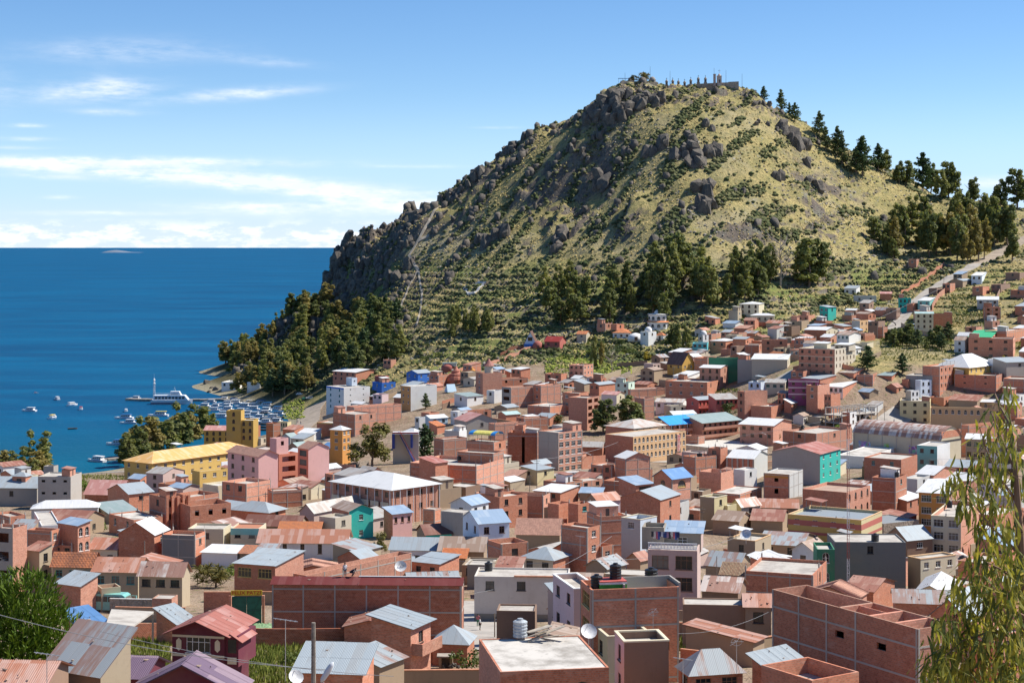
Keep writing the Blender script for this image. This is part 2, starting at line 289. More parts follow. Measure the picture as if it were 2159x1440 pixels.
# ------------------------------------------------------------------ mesh and object helpers
class MB:
 def __init__(self): self.v=[]; self.f=[]; self.m=[]; self.uv=[]
 def face(self,pts,mi=0,uv=None):
  i=len(self.v); self.v += [tuple(p) for p in pts]; self.f.append(tuple(range(i,i+len(pts)))); self.m.append(mi)
  self.uv.append(uv if uv is not None else [(0,0)]*len(pts))
 def box(self,x0,x1,y0,y1,z0,z1,mi=0,bottom=True):
  p=[(x0,y0,z0),(x1,y0,z0),(x1,y1,z0),(x0,y1,z0),(x0,y0,z1),(x1,y0,z1),(x1,y1,z1),(x0,y1,z1)]
  fs=[(4,5,6,7),(0,1,5,4),(1,2,6,5),(2,3,7,6),(3,0,4,7)]+([(3,2,1,0)] if bottom else [])
  self.raw(p,fs,mi)
 def raw(self,pts,faces,mi=0):
  i=len(self.v); self.v += [tuple(p) for p in pts]
  for f in faces: self.f.append(tuple(k+i for k in f)); self.m.append(mi); self.uv.append([(0,0)]*len(f))
 def tube(self,p0,p1,r0,r1=None,n=6,mi=0,cap=True):
  r1=r0 if r1 is None else r1
  p0,p1=Vector(p0),Vector(p1); ax=(p1-p0)
  if ax.length < 1e-6: return
  ax.normalize(); e1=ax.orthogonal().normalized(); e2=ax.cross(e1)
  a=[p0+(e1*math.cos(2*math.pi*k/n)+e2*math.sin(2*math.pi*k/n))*r0 for k in range(n)]
  b=[p1+(e1*math.cos(2*math.pi*k/n)+e2*math.sin(2*math.pi*k/n))*r1 for k in range(n)]
  fs=[(k,(k+1) % n,n+(k+1) % n,n+k) for k in range(n)]
  if cap: fs += [tuple(range(n-1,-1,-1)),tuple(range(n,2*n))]
  self.raw(a+b,fs,mi)
 def lathe(self,prof,n=14,c=(0,0,0),mi=0,cap=True):
  pts=[];
  for r,z in prof: pts += [(c[0]+r*math.cos(2*math.pi*k/n),c[1]+r*math.sin(2*math.pi*k/n),c[2]+z) for k in range(n)]
  fs=[]
  for j in range(len(prof)-1): fs += [(j*n+k,j*n+(k+1) % n,(j+1)*n+(k+1) % n,(j+1)*n+k) for k in range(n)]
  if cap: fs += [tuple(range(n-1,-1,-1)),tuple(range((len(prof)-1)*n,len(prof)*n))]
  self.raw(pts,fs,mi)
 def mesh(self,name,mats,smooth=False):
  me=bpy.data.meshes.new(name)
  me.from_pydata(self.v,[],self.f)
  for m in mats: me.materials.append(m)
  if len(mats) > 1: me.polygons.foreach_set('material_index',self.m)
  if any(u[0] != (0,0) or u[-1] != (0,0) for u in self.uv):
   l=me.uv_layers.new(name='UVMap'); l.data.foreach_set('uv',[c for f in self.uv for p in f for c in p])
  if smooth: me.polygons.foreach_set('use_smooth',[True]*len(self.f))
  me.update(); return me
 def build(self,name,mats,parent=None,smooth=False,loc=None):
  if not isinstance(mats,(list,tuple)): mats=[mats]
  return add(name,self.mesh(name,mats,smooth),parent,loc)
def add(name,me,parent=None,loc=None,mat=None):
 o=bpy.data.objects.new(name,me); COL.objects.link(o)
 if parent is not None: o.parent=parent
 if loc is not None: o.location=loc
 if mat is not None: o.matrix_basis=mat
 return o
def empty(name,loc,rz=0.0):
 o=bpy.data.objects.new(name,None); COL.objects.link(o); o.location=loc; o.rotation_euler=(0,0,rz); o.empty_display_size=.3
 return o
def tag(o,label=None,cat=None,group=None,kind=None):
 if label: o['label']=label
 if cat: o['category']=cat
 if group: o['group']=group
 if kind: o['kind']=kind
 return o
# ------------------------------------------------------------------ noise in numpy
_rs=np.random.RandomState(5); _perm=_rs.permutation(4096); _g=_rs.rand(4096)*2*math.pi
def nz(x,y,seed=0):
 x=np.asarray(x,float)+seed*17.31; y=np.asarray(y,float)+seed*9.77
 xi=np.floor(x).astype(int); yi=np.floor(y).astype(int); xf=x-xi; yf=y-yi
 def gr(i,j,dx,dy):
  h=_g[(_perm[(i & 4095)]+j*131) & 4095]; return np.cos(h)*dx+np.sin(h)*dy
 u=xf*xf*xf*(xf*(xf*6-15)+10); v=yf*yf*yf*(yf*(yf*6-15)+10)
 a=gr(xi,yi,xf,yf)*(1-u)+gr(xi+1,yi,xf-1,yf)*u; b=gr(xi,yi+1,xf,yf-1)*(1-u)+gr(xi+1,yi+1,xf-1,yf-1)*u
 return (a*(1-v)+b*v)*1.5
def fbm(x,y,n=4,seed=0):
 s=0; a=1.0; t=0
 for i in range(n): s=s+a*nz(x*2**i,y*2**i,seed+i); t += a; a *= .55
 return s/t
def sstep(x,a,b):
 t=np.clip((x-a)/(b-a),0,1); return t*t*(3-2*t)
# ------------------------------------------------------------------ the land
EDGE=[(700,800,905),(850,795,880),(950,775,872),(1000,770,865),(1100,760,862),(1200,775,842),(1300,790,805),(1380,780,815),(1480,710,870),(1560,655,905),(1700,660,910),(1850,640,925),(2000,585,985),(2159,545,1025)]
_ex=np.array([unproj(*e)[0] for e in EDGE]); _ey=np.array([e[2] for e in EDGE],float); _o=np.argsort(_ex); _ex=_ex[_o]; _ey=_ey[_o]
def town_limit(x): return np.interp(x,_ex,_ey)
def relief(x,y):
 """rock ledges and hummocks of the hill, on top of the surveyed shape"""
 z0=ground0(x,y)
 lim=town_limit(x)
 hill=sstep(y-lim,25,110)*sstep(z0,2,14)
 c=x*.78-y*.62; t=x*.62+y*.78
 zone=sstep(fbm(c/75,t/150,3,3),-.30,.22)*sstep(z0,58,105)
 right=sstep(x,150,235); zone=zone*(1-.7*right)
 warp=fbm(c/60,t/60,3,9)*1.1
 f1=np.mod(c/31+warp,1.0); f2=np.mod(c/12.5+warp*2.1+.4*nz(c/9,t/9,6),1.0)
 led=(1-f1)**1.4*sstep(f1,0,.05)*9.5*(.35+.65*sstep(nz(c/26,t/26,14),-.3,.35))+(1-f2)**1.4*sstep(f2,0,.09)*3.4*sstep(nz(c/14,t/14,15),-.2,.4)
 lump=fbm(x/34,y/34,4,21)*4.2+fbm(x/7,y/7,3,31)*1.1
 crest=sstep(z0,165,196)*(1-right)
 crag=np.abs(nz(x/9,y/9,41))*6.0*crest
 west=sstep(-x,40,95)*sstep(y,1120,1190)*sstep(z0,50,75)
 crag=crag+west*(np.abs(nz(x/11,y/11,43))*13.0+np.abs(nz(x/4.5,y/4.5,44))*4.0-2.5)
 terr=sstep(y-lim,-15,25)*(1-sstep(z0,74,92))*sstep(z0,22,34)
 k=(z0+1.2*nz(x/40,y/40,61))/3.4; fr=np.mod(k,1.0)
 step=(np.floor(k)+sstep(fr,.72,1.0)-k)*3.4*.85
 z=z0+hill*(1-terr)*(led*zone+lump*(.35+.65*zone)-3.0*zone)+crag*hill-1.5*crest*hill+terr*(step+.5*nz(x/9,y/9,62))
 z=z+(1-hill)*(.35*fbm(x/18,y/18,3,71))
 sh=sstep(z0,-1.5,4); z=np.where(z0 < 4,z0+(z-z0)*sh,z)
 return z
GX=np.concatenate([np.arange(-420,-250,8.0),np.arange(-250,430,2.3),np.arange(430,640,10.0)])
GY=np.concatenate([np.arange(-60,90,12.0),np.arange(90,860,3.6),np.arange(860,1300,2.0),np.arange(1300,1520,10.0)])
MX,MY=np.meshgrid(GX,GY)
MZ=relief(MX,MY)
def ground(x,y):
 i=min(max(int(np.searchsorted(GX,x))-1,0),len(GX)-2); j=min(max(int(np.searchsorted(GY,y))-1,0),len(GY)-2)
 u=min(max((x-GX[i])/(GX[i+1]-GX[i]),0),1); v=min(max((y-GY[j])/(GY[j+1]-GY[j]),0),1)
 return float((MZ[j,i]*(1-u)+MZ[j,i+1]*u)*(1-v)+(MZ[j+1,i]*(1-u)+MZ[j+1,i+1]*u)*v)
def hit(px,py,h=0.0,d0=95.0,d1=1450.0,step=2.0):
 """distance at which the line of sight through a picture point meets the ground raised by h"""
 d=d0
 while d < d1:
  x,y,z=unproj(px,py,d)
  if z <= ground(x,y)+h:
   a,b=d-step,d
   for _ in range(6):
    mth=(a+b)/2; x,y,z=unproj(px,py,mth)
    if z <= ground(x,y)+h: b=mth
    else: a=mth
   return b
  d += step
 return None
def at(px,py,h=0.0,d0=95.0):
 d=hit(px,py,h,d0)
 if d is None: return None
 x,y,z=unproj(px,py,d); return Vector((x,y,ground(x,y)))
ny,nx=MX.shape
verts=np.c_[MX.ravel(),MY.ravel(),MZ.ravel()]
idx=np.arange(nx*ny).reshape(ny,nx)
quads=np.stack([idx[:-1,:-1],idx[:-1,1:],idx[1:,1:],idx[1:,:-1]],-1).reshape(-1,4)
def fastmesh(name,verts,polys,smooth=False):
 me=bpy.data.meshes.new(name); n=polys.shape[1]
 me.vertices.add(len(verts)); me.vertices.foreach_set('co',np.ascontiguousarray(verts,dtype=np.float32).ravel())
 me.loops.add(polys.size); me.loops.foreach_set('vertex_index',np.ascontiguousarray(polys,dtype=np.int32).ravel())
 me.polygons.add(len(polys)); me.polygons.foreach_set('loop_start',np.arange(0,polys.size,n,dtype=np.int32)); me.polygons.foreach_set('loop_total',np.full(len(polys),n,dtype=np.int32))
 if smooth: me.polygons.foreach_set('use_smooth',np.ones(len(polys),dtype=bool))
 me.update(calc_edges=True); return me
me=fastmesh('ground',verts,quads,False)
x,y,z=verts.T
lim=town_limit(x)
town=1-sstep(y-lim+18*nz(x/30,y/30,81),-12,22)
town=town*(1-.9*sstep(z+7*nz(x/16,y/16,83),37,44)*sstep(y,640,700))
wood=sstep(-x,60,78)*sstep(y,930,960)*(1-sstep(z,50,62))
beach=(1-sstep(z,1.0,4.5))*sstep(y,560,640)
crop=sstep(nz(x/40,y/26,91),.12,.22)*(1-town)*(1-sstep(z,74,88))
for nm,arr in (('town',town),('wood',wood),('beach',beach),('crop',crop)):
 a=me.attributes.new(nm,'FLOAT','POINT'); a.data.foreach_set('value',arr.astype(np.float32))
m,t,b=newmat('ground_cover')
tc=t.node('ShaderNodeTexCoord'); ob=tc.outputs['Object']; gx,gy,gz=t.sep(ob)
def attr(n): nd=t.node('ShaderNodeAttribute'); nd.attribute_name=n; return nd.outputs['Fac']
gn=t.node('ShaderNodeNewGeometry'); nzv=t.sep(gn.outputs['True Normal'])[2]
n_big=t.noise(ob,.018,4.0,.6); n_mid=t.noise(ob,.09,5.0,.65); n_fine=t.noise(ob,.42,4.0,.7); n_vf=t.noise(ob,1.4,3.0,.7)
dry=t.mix(t.ramp(n_mid,.38,.64),(.47,.37,.16,1),(.33,.285,.115,1))
dry=t.mix(t.ramp(n_fine,.46,.66),dry,(.20,.185,.08,1))
dry=t.mix(t.math('MULTIPLY',t.ramp(n_vf,.50,.66),.85),dry,(.085,.09,.036,1))
dry=t.mix(t.math('MULTIPLY',t.ramp(n_big,.48,.66),.5),dry,(.40,.34,.22,1))
dry=t.mix(t.ramp(t.math('MULTIPLY',n_fine,n_mid),.345,.40),dry,(.36,.33,.28,1))     # bare stony scree
rock=t.mix(t.ramp(n_fine,.35,.68),(.20,.16,.125,1),(.10,.088,.076,1)); rock=t.mix(t.ramp(n_mid,.52,.68),rock,(.205,.195,.15,1))
col=t.mix(t.ramp(nzv,.72,.60),dry,rock)
col=t.mix(t.math('MULTIPLY',attr('crop'),.75),col,t.mix(t.ramp(n_fine,.35,.65),(.155,.225,.045,1),(.23,.22,.07,1)))
dirt=t.mix(t.ramp(n_mid,.35,.65),(.34,.255,.18,1),(.25,.175,.12,1)); dirt=t.mix(t.ramp(n_fine,.56,.68),dirt,(.13,.15,.05,1)); dirt=t.mix(t.math('MULTIPLY',t.ramp(n_vf,.55,.75),.5),dirt,(.42,.36,.29,1))
col=t.mix(attr('town'),col,dirt)
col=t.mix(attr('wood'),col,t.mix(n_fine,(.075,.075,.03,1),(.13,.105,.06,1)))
col=t.mix(attr('beach'),col,t.mix(n_fine,(.36,.31,.22,1),(.27,.24,.15,1)))
t.put(b.inputs['Base Color'],col); b.inputs['Roughness'].default_value=.95; b.inputs['Specular IOR Level'].default_value=.1
t.put(b.inputs['Normal'],t.bump(t.math('ADD',n_fine,t.math('MULTIPLY',n_vf,.4)),.9,1.1))
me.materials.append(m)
hill=add('hill',me); tag(hill,kind='structure')
# ------------------------------------------------------------------ the lake
m,t,b=newmat('lake_water')
tc=t.node('ShaderNodeTexCoord'); ob=tc.outputs['Object']; gx,gy,gz=t.sep(ob)
w1=t.noise(t.comb(t.math('MULTIPLY',gx,.0016),t.math('MULTIPLY',gy,.0030),0.0),1.0,6.0,.62)
w2=t.noise(t.comb(t.math('MULTIPLY',gx,.006),t.math('MULTIPLY',gy,.020),4.0),1.0,5.0,.6)
deep=t.mix(t.ramp(w1,.36,.66),(.001,.060,.145,1),(.001,.084,.185,1))
deep=t.mix(t.math('MULTIPLY',t.ramp(w2,.44,.66),.65),deep,(.003,.115,.235,1))
shal=t.ramp(gy,960.0,690.0)
deep=t.mix(t.math('MULTIPLY',shal,.6),deep,(.003,.105,.165,1))
t.put(b.inputs['Base Color'],deep); t.put(b.inputs['Roughness'],t.math('ADD',.42,t.math('MULTIPLY',w2,.25))); b.inputs['IOR'].default_value=1.33
b.inputs['Specular IOR Level'].default_value=.16
r1=t.noise(t.comb(t.math('MULTIPLY',gx,.16),t.math('MULTIPLY',gy,.33),0.0),1.0,4.0,.6); r2=t.noise(t.comb(t.math('MULTIPLY',gx,.7),t.math('MULTIPLY',gy,1.1),2.0),1.0,3.0,.6)
t.put(b.inputs['Normal'],t.bump(t.math('ADD',r1,t.math('MULTIPLY',r2,.35)),.65,1.0))
mb=MB(); S=90000.0
ys=[-1500,300,600,900,1500,3000,8000,25000,S]; xs=[-S,-12000,-2500,-600,0,700,2500,12000,S]
for j in range(len(ys)-1):
 for i in range(len(xs)-1): mb.face([(xs[i],ys[j],0),(xs[i+1],ys[j],0),(xs[i+1],ys[j+1],0),(xs[i],ys[j+1],0)])
lake=mb.build('lake',m); tag(lake,kind='structure')
vs=[]; fs=[]
N_=26
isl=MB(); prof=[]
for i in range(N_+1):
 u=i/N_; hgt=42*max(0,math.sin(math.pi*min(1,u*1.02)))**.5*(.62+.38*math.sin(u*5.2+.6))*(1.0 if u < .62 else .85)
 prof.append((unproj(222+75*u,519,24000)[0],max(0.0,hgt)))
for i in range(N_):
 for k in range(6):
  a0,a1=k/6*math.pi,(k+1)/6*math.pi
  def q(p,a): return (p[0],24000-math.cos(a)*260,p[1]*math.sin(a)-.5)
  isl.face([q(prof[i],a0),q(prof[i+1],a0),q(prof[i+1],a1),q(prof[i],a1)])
il=isl.build('island',plain('island_haze_blue',(.15,.19,.25),.95),smooth=True); tag(il,kind='structure')  # distance haze is put into this bluish base colour
# ------------------------------------------------------------------ house builder
FOOT=[]          # (corners, root, pixel box) of everything standing on the ground in town
WINC={}
def window_meshes(w,h,arch,style):
 key=(round(w,2),round(h,2),arch,style)
 if key in WINC: return WINC[key]
 fc={'w': (.75,.74,.70),'d': (.06,.05,.045),'n': (.25,.13,.07),'t': (.04,.35,.36),'g': (.05,.25,.12),'y': (.62,.48,.16)}[style[0]]
 fm=plain('window_frame_'+style[0],fc,.6)
 t=.07; mb=MB(); pn=MB(); hr=h-w/2 if arch else h
 mb.box(0,t,0,.07,0,hr); mb.box(w-t,w,0,.07,0,hr); mb.box(t,w-t,0,.07,0,t)
 if not arch: mb.box(t,w-t,0,.07,h-t,h)
 else:
  n=6
  for k in range(n):
   a0,a1=math.pi*k/n,math.pi*(k+1)/n
   def pt(a,r): return (w/2+r*math.cos(a),hr+r*math.sin(a))
   o0,o1,i1,i0=pt(a0,w/2),pt(a1,w/2),pt(a1,w/2-t),pt(a0,w/2-t)
   mb.face([(p[0],0,p[1]) for p in (i0,i1,o1,o0)][::-1])
 mb.box(-.1,w+.1,-.17,-.002,-.10,-.005)
 nm=max(1,int(round(w/.9)))
 for k in range(1,nm+1) if w > .7 else []:
  x=w*k/(nm+1); mb.box(x-.025,x+.025,.01,.06,t,hr-t if not arch else hr)
 if h > 1.0: mb.box(t,w-t,.012,.055,hr*.66-.025,hr*.66+.025)
 if arch: pts=[(t*.5,.05,0),(w-t*.5,.05,0),(w-t*.5,.05,hr)]+[(w/2+(w/2-t*.5)*math.cos(math.pi*k/8),.05,hr+(w/2-t*.5)*math.sin(math.pi*k/8)) for k in range(1,8)]+[(t*.5,.05,hr)]
 else: pts=[(t*.5,.05,t*.5),(w-t*.5,.05,t*.5),(w-t*.5,.05,h-t*.5),(t*.5,.05,h-t*.5)]
 pn.face(pts)
 WINC[key]=(mb.mesh('window',[fm]),pn.mesh('pane',[glassmat()]))
 return WINC[key]
def wall_poly(mb,O,U,w,H,holes,mi,depth=.22):
 """a wall from O along U (unit, 2D), height H, with real openings (u0,u1,z0,z1,arch)"""
 nrm=(U[1],-U[0])
 def P(u,z,dd=0.0): return (O[0]+U[0]*u-nrm[0]*dd,O[1]+U[1]*u-nrm[1]*dd,z)
 zs=sorted({0.0,H[1]-0,*[z for h in holes for z in (h[2],h[3])]} | {H[0]})
 zs=[z for z in zs if H[0]-1e-6 <= z <= H[1]+1e-6]
 for za,zb in zip(zs[:-1],zs[1:]):
  if zb-za < 1e-4: continue
  cut=sorted([(h[0],h[1]) for h in holes if h[2] < zb-1e-4 and h[3] > za+1e-4]); u=0.0
  for a,b_ in cut:
   if a-u > 1e-4: mb.face([P(u,za),P(a,za),P(a,zb),P(u,zb)],mi)
   u=max(u,b_)
  if w-u > 1e-4: mb.face([P(u,za),P(w,za),P(w,zb),P(u,zb)],mi)
 for (a,b_,z0,z1,arch) in holes:
  if arch:
   r=(b_-a)/2; zc=z1-r; n=6
   arc=[(a+r+r*math.cos(math.pi*k/n),zc+r*math.sin(math.pi*k/n)) for k in range(n+1)]
   rt=arc[:n//2+1]; lf=arc[n//2:]
   mb.face([P(*rt[-1]),*[P(*q) for q in rt[-2::-1]],P(b_,z1)],mi); mb.face([P(a,z1),*[P(*q) for q in lf[::-1]][:-1],P(*lf[0])][::1],mi)
   ring=[(a,z0),(b_,z0)]+arc
  else: ring=[(a,z0),(b_,z0),(b_,z1),(a,z1)]
  for q0,q1 in zip(ring,ring[1:]+ring[:1]):
   if abs(q0[0]-q1[0])+abs(q0[1]-q1[1]) > 1e-5: mb.face([P(*q0),P(*q1),P(q1[0],q1[1],depth),P(q0[0],q0[1],depth)],mi)
NEAR=300.0
def _stone(seed):
 R_=random.Random(seed); bm=bmesh.new()
 for _ in range(12): bm.verts.new((R_.gauss(0,.6),R_.gauss(0,.45),R_.gauss(0,.35)))
 r=bmesh.ops.convex_hull(bm,input=bm.verts); bmesh.ops.delete(bm,geom=list({e for e in list(r['geom_unused'])+list(r['geom_interior']) if isinstance(e,bmesh.types.BMVert)}),context='VERTS')
 me=bpy.data.meshes.new('roof_stone'); bm.to_mesh(me); bm.free(); me.materials.append(plain('roof_stone',(.34,.25,.19),.9)); return me
STONES=[_stone(i) for i in range(4)]
def roof_slope(root,A,B,Cc,D,key,d,thick=.05,name='roof'):
 """one roof slope; A-B is the eave, D-C the ridge; nearby ones are laid sheet by sheet"""
 A,B,Cc,D=map(Vector,(A,B,Cc,D)); m=roofmat(key)
 X=(B-A); LU=X.length; X.normalize(); Y=(D-A)-X*((D-A).dot(X)); LV=Y.length
 if LV < 1e-4 or LU < 1e-4: return None
 Y.normalize(); Z=X.cross(Y)
 def uv(p): q=p-A; return (q.dot(X),q.dot(Y))
 rect=abs((D-A).dot(X)) < .05 and abs((Cc-B).dot(X)) < .05
 mb=MB(); top=[A,B,Cc,D]; lo=[p-Z*thick for p in top]
 uvs=[uv(p) for p in top]
 if (Cc-D).length < 1e-3: top=top[:3]; lo=lo[:3]; uvs=uvs[:3]
 if rect and d < NEAR and key not in TILES and key not in SLABS:
  base=mb; n=len(top)
  base.face([p-Z*.03 for p in top],0,uvs); base.face([p-Z*thick for p in top][::-1],0,uvs[::-1])
  for i in range(n): j=(i+1) % n; base.face([lo[i],lo[j],top[j]-Z*.03,top[i]-Z*.03],0)
  ro=base.build(name,m,root)
  nu=max(1,int(round(LU/.95))); nv=max(1,int(round(LV/3.2))); wu=LU/nu; lv=LV/nv
  sm=MB(); k=14; off=[]
  for i in range(k+1):
   x=wu*1.03*i/k; off.append((x,.009*math.cos(math.pi*i)))
  for i in range(k):
   (xa,za),(xb,zb)=off[i],off[i+1]
   sm.face([(xa,0,za),(xb,0,zb),(xb,lv*1.03,zb),(xa,lv*1.03,za)],0,[(xa*.9/wu+.005,.02),(xb*.9/wu*.99,.02),(xb*.9/wu*.99,lv),(xa*.9/wu+.005,lv)])
  me=sm.mesh('roof_sheet',[m])
  for i in range(nu):
   for j in range(nv):
    p=A+X*(wu*i-.01)+Y*(lv*j-(.06 if j == 0 else .1))+Z*(.012+.006*(i % 2)+.012*j+rnd.random()*.012)
    Mx=Matrix((X,Y,Z)).transposed().to_4x4(); Mx.translation=p
    Mx=Mx @ Matrix.Rotation((rnd.random()-.5)*.012,4,'Z')
    add('roof_sheet',me,ro,mat=Mx)
  for _ in range(rnd.randrange(2,8)):
   k_=rnd.uniform(.09,.17); p=A+X*LU*rnd.uniform(.08,.92)+Y*LV*rnd.uniform(.1,.9)+Z*(.06+k_*.5); add('roof_stone',STONES[rnd.randrange(4)],ro,mat=Matrix.Translation(p) @ Matrix.Rotation(rnd.random()*6,4,'Z') @ Matrix.Scale(k_,4))
  return ro
 if key in TILES and d < 330 and rect:
  nu=max(2,int(round(LU/.25)))*4; pts=[]; rows=max(2,int(LV/.40))
  for j in range(rows):
   for e in (0,1):
    vv=LV*(j+e)/rows; lift=.035*(1-e)
    for i in range(nu+1): pts.append(A+X*(LU*i/nu)+Y*vv+Z*(.02+lift+.05*math.cos(2*math.pi*i/4)+.008*rnd.random()))
  fs=[]
  for r in range(2*rows-1):
   for i in range(nu): fs.append((r*(nu+1)+i,r*(nu+1)+i+1,(r+1)*(nu+1)+i+1,(r+1)*(nu+1)+i))
  i0=len(mb.v); mb.v += [tuple(p) for p in pts]
  for f in fs:
   mb.f.append(tuple(q+i0 for q in f)); mb.m.append(0); mb.uv.append([uv(pts[q]) for q in f])
 else: mb.face(top,0,uvs)
 n=len(top)
 if not (key in TILES and d < 330 and rect):
  for i in range(n): j=(i+1) % n; mb.face([lo[i],lo[j],top[j],top[i]],0)
 mb.face(lo[::-1],0,uvs[::-1])
 return mb.build(name,m,root)
HOUSES=[]
def lab_keep(l_): return l_ and any(k_ in l_ for k_ in ('canopy','turret','dome','arched hotel','retaining','wall'))
def H(xl,xc,xr,yt,d,a,h,wall,roof,win='',wl=None,lab=None,frame=0,rh=1.4,oh=.35,ph=.55,rw=None,lw=None,bands=(),ops=(),fit=True,name=None,cat='house',base=None,wstyle='d',cope=None,bal=0,group=None,attach=None):
 """a building seen at its nearest vertical edge: columns of the left end, the edge and the right end, row of the eave, rough distance,
 bearing of its right-hand wall, height in metres, wall and roof kinds, windows as 'face rows x columns flags'"""
 a=math.radians(a); r=(math.cos(a),math.sin(a)); l=(-r[1],r[0])
 if fit and attach is None:
  best=None
  for k in range(-24,25):
   dd=d*(1+.009*k); x,y,z=unproj(xc,yt,dd); c=abs(z-ground(x,y)-h)+.035*abs(dd-d)
   if best is None or c < best[0]: best=(c,dd)
  d=best[1]
 X,Y,ZT=unproj(xc,yt,d)
 def span(px,v,dflt):
  u=(px-CX)/F; den=v[0]-u*v[1]
  if abs(den) < 1e-6: return dflt
  w=(u*Y-X)/den
  return w if .3 < w < 90 else dflt
 Wd=rw or span(xr,r,6.0); Dp=lw or span(xl,l,6.0)
 if xr-xc < 3 and rw is None: Wd=min(max(Wd,4.0),11.0) if Dp < 25 else 9.0
 if xc-xl < 3 and lw is None: Dp=min(max(Dp,4.0),11.0)
 if xr-xc < .35*(xc-xl): Wd=min(Wd,14.0)
 if xc-xl < .35*(xr-xc): Dp=min(Dp,14.0)
 Wd,Dp=max(Wd,3.0),max(Dp,3.0)
 cxw=X+r[0]*Wd/2+l[0]*Dp/2; cyw=Y+r[1]*Wd/2+l[1]*Dp/2
 cor=[(X,Y),(X+r[0]*Wd,Y+r[1]*Wd),(X+r[0]*Wd+l[0]*Dp,Y+r[1]*Wd+l[1]*Dp),(X+l[0]*Dp,Y+l[1]*Dp)]
 gmin=min(ground(*c) for c in cor); gN=ground(X,Y)
 zb=(gmin-.35) if base is None else ZT-base
 Ht=ZT-zb
 if Ht < 2.0: zb=ZT-2.2; Ht=2.2
 nst=max(1,int(round((ZT-gN)/2.9)))
 rt,_,rc=roof.partition(':')
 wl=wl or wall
 nm=name or ('house' if nst < 4 else 'apartment_building')
 if attach is None: root=empty(nm,(cxw,cyw,zb),a); inv=None
 else: root=attach
 hx,hy=Wd/2,Dp/2
 if attach is not None:
  Mo=Matrix.Translation((cxw,cyw,zb)) @ Matrix.Rotation(a,4,'Z')
  Mr=Matrix.Translation(attach['_loc']) @ Matrix.Rotation(attach['_rot'],4,'Z')
  loc_m=Mr.inverted() @ Mo
 else: root['_loc']=(cxw,cyw,zb); root['_rot']=a; loc_m=Matrix.Identity(4)
 made=[]
 # ---- walls with openings
 fh=Ht/max(1,round(Ht/2.85)) if Ht > 3.6 else Ht
 holes={'L': [],'R': []}; wins=[]
 if not win and not ops and attach is None and d > 300 and Ht > 4 and rnd.random() < .55: win=rnd.choice(['L1x1','L2x2','L1x2','R1x1','R1x2','L1x1 R1x1','R2x1'])
 jw=rnd.uniform(.8,1.2); jh=rnd.uniform(.88,1.12)
 for tok in win.split():
  face=tok[0]; body=tok[1:]; i=0
  while i < len(body) and (body[i].isdigit() or body[i] == 'x'): i += 1
  rows,cols=map(int,body[:i].split('x')); fl=body[i:]
  fw=Wd if face == 'R' else Dp
  ww=min(1.25,fw/cols*.52); wh=1.25
  if 's' in fl: ww,wh=min(.8,ww),.55
  if 'b' in fl: ww=fw/cols*.66; wh=1.55
  if 'a' in fl: ww=min(1.15,fw/cols*.58); wh=1.75
  if 'A' in fl: ww=min(1.7,fw/cols*.66); wh=2.1
  if 'D' in fl: ww,wh=.95,2.0
  if not 'a' in fl and not 'A' in fl and not 'b' in fl: ww *= jw; wh *= jh
  f2=fh if rows*fh <= Ht+.3 else (Ht-.3)/rows
  for rr in range(rows):
   ztop=Ht-.62-(f2-2.5)*.4-rr*f2 if not 'a' in fl else Ht-.55-rr*f2
   z0=ztop-wh
   if z0 < .25: continue
   for cc in range(cols):
    u0=fw*(cc+.5)/cols-ww/2
    holes[face].append((u0,u0+ww,z0,ztop,'a' in fl or 'A' in fl)); wins.append((face,u0,z0,ww,wh,'a' in fl or 'A' in fl,fl))
 for (face,ua,ub,zt,zb_,fl) in ops:
  fw=Wd if face == 'R' else Dp; u0,u1=ua*fw,ub*fw
  holes[face].append((u0,u1,Ht-zb_,Ht-zt,'a' in fl)); wins.append((face,u0,Ht-zb_,u1-u0,zb_-zt,'a' in fl,fl))
 mb=MB(); up={}
 wall_poly(mb,(-hx,-hy),(1,0),Wd,(0,Ht),holes['R'],0)
 lh=[(Dp-q[1],Dp-q[0],q[2],q[3],q[4]) for q in holes['L']]
 wall_poly(mb,(-hx,hy),(0,-1),Dp,(0,Ht),lh,1)
 mb.face([(hx,-hy,0),(hx,hy,0),(hx,hy,Ht),(hx,-hy,Ht)],0); mb.face([(hx,hy,0),(-hx,hy,0),(-hx,hy,Ht),(hx,hy,Ht)],0)
 sl=[]
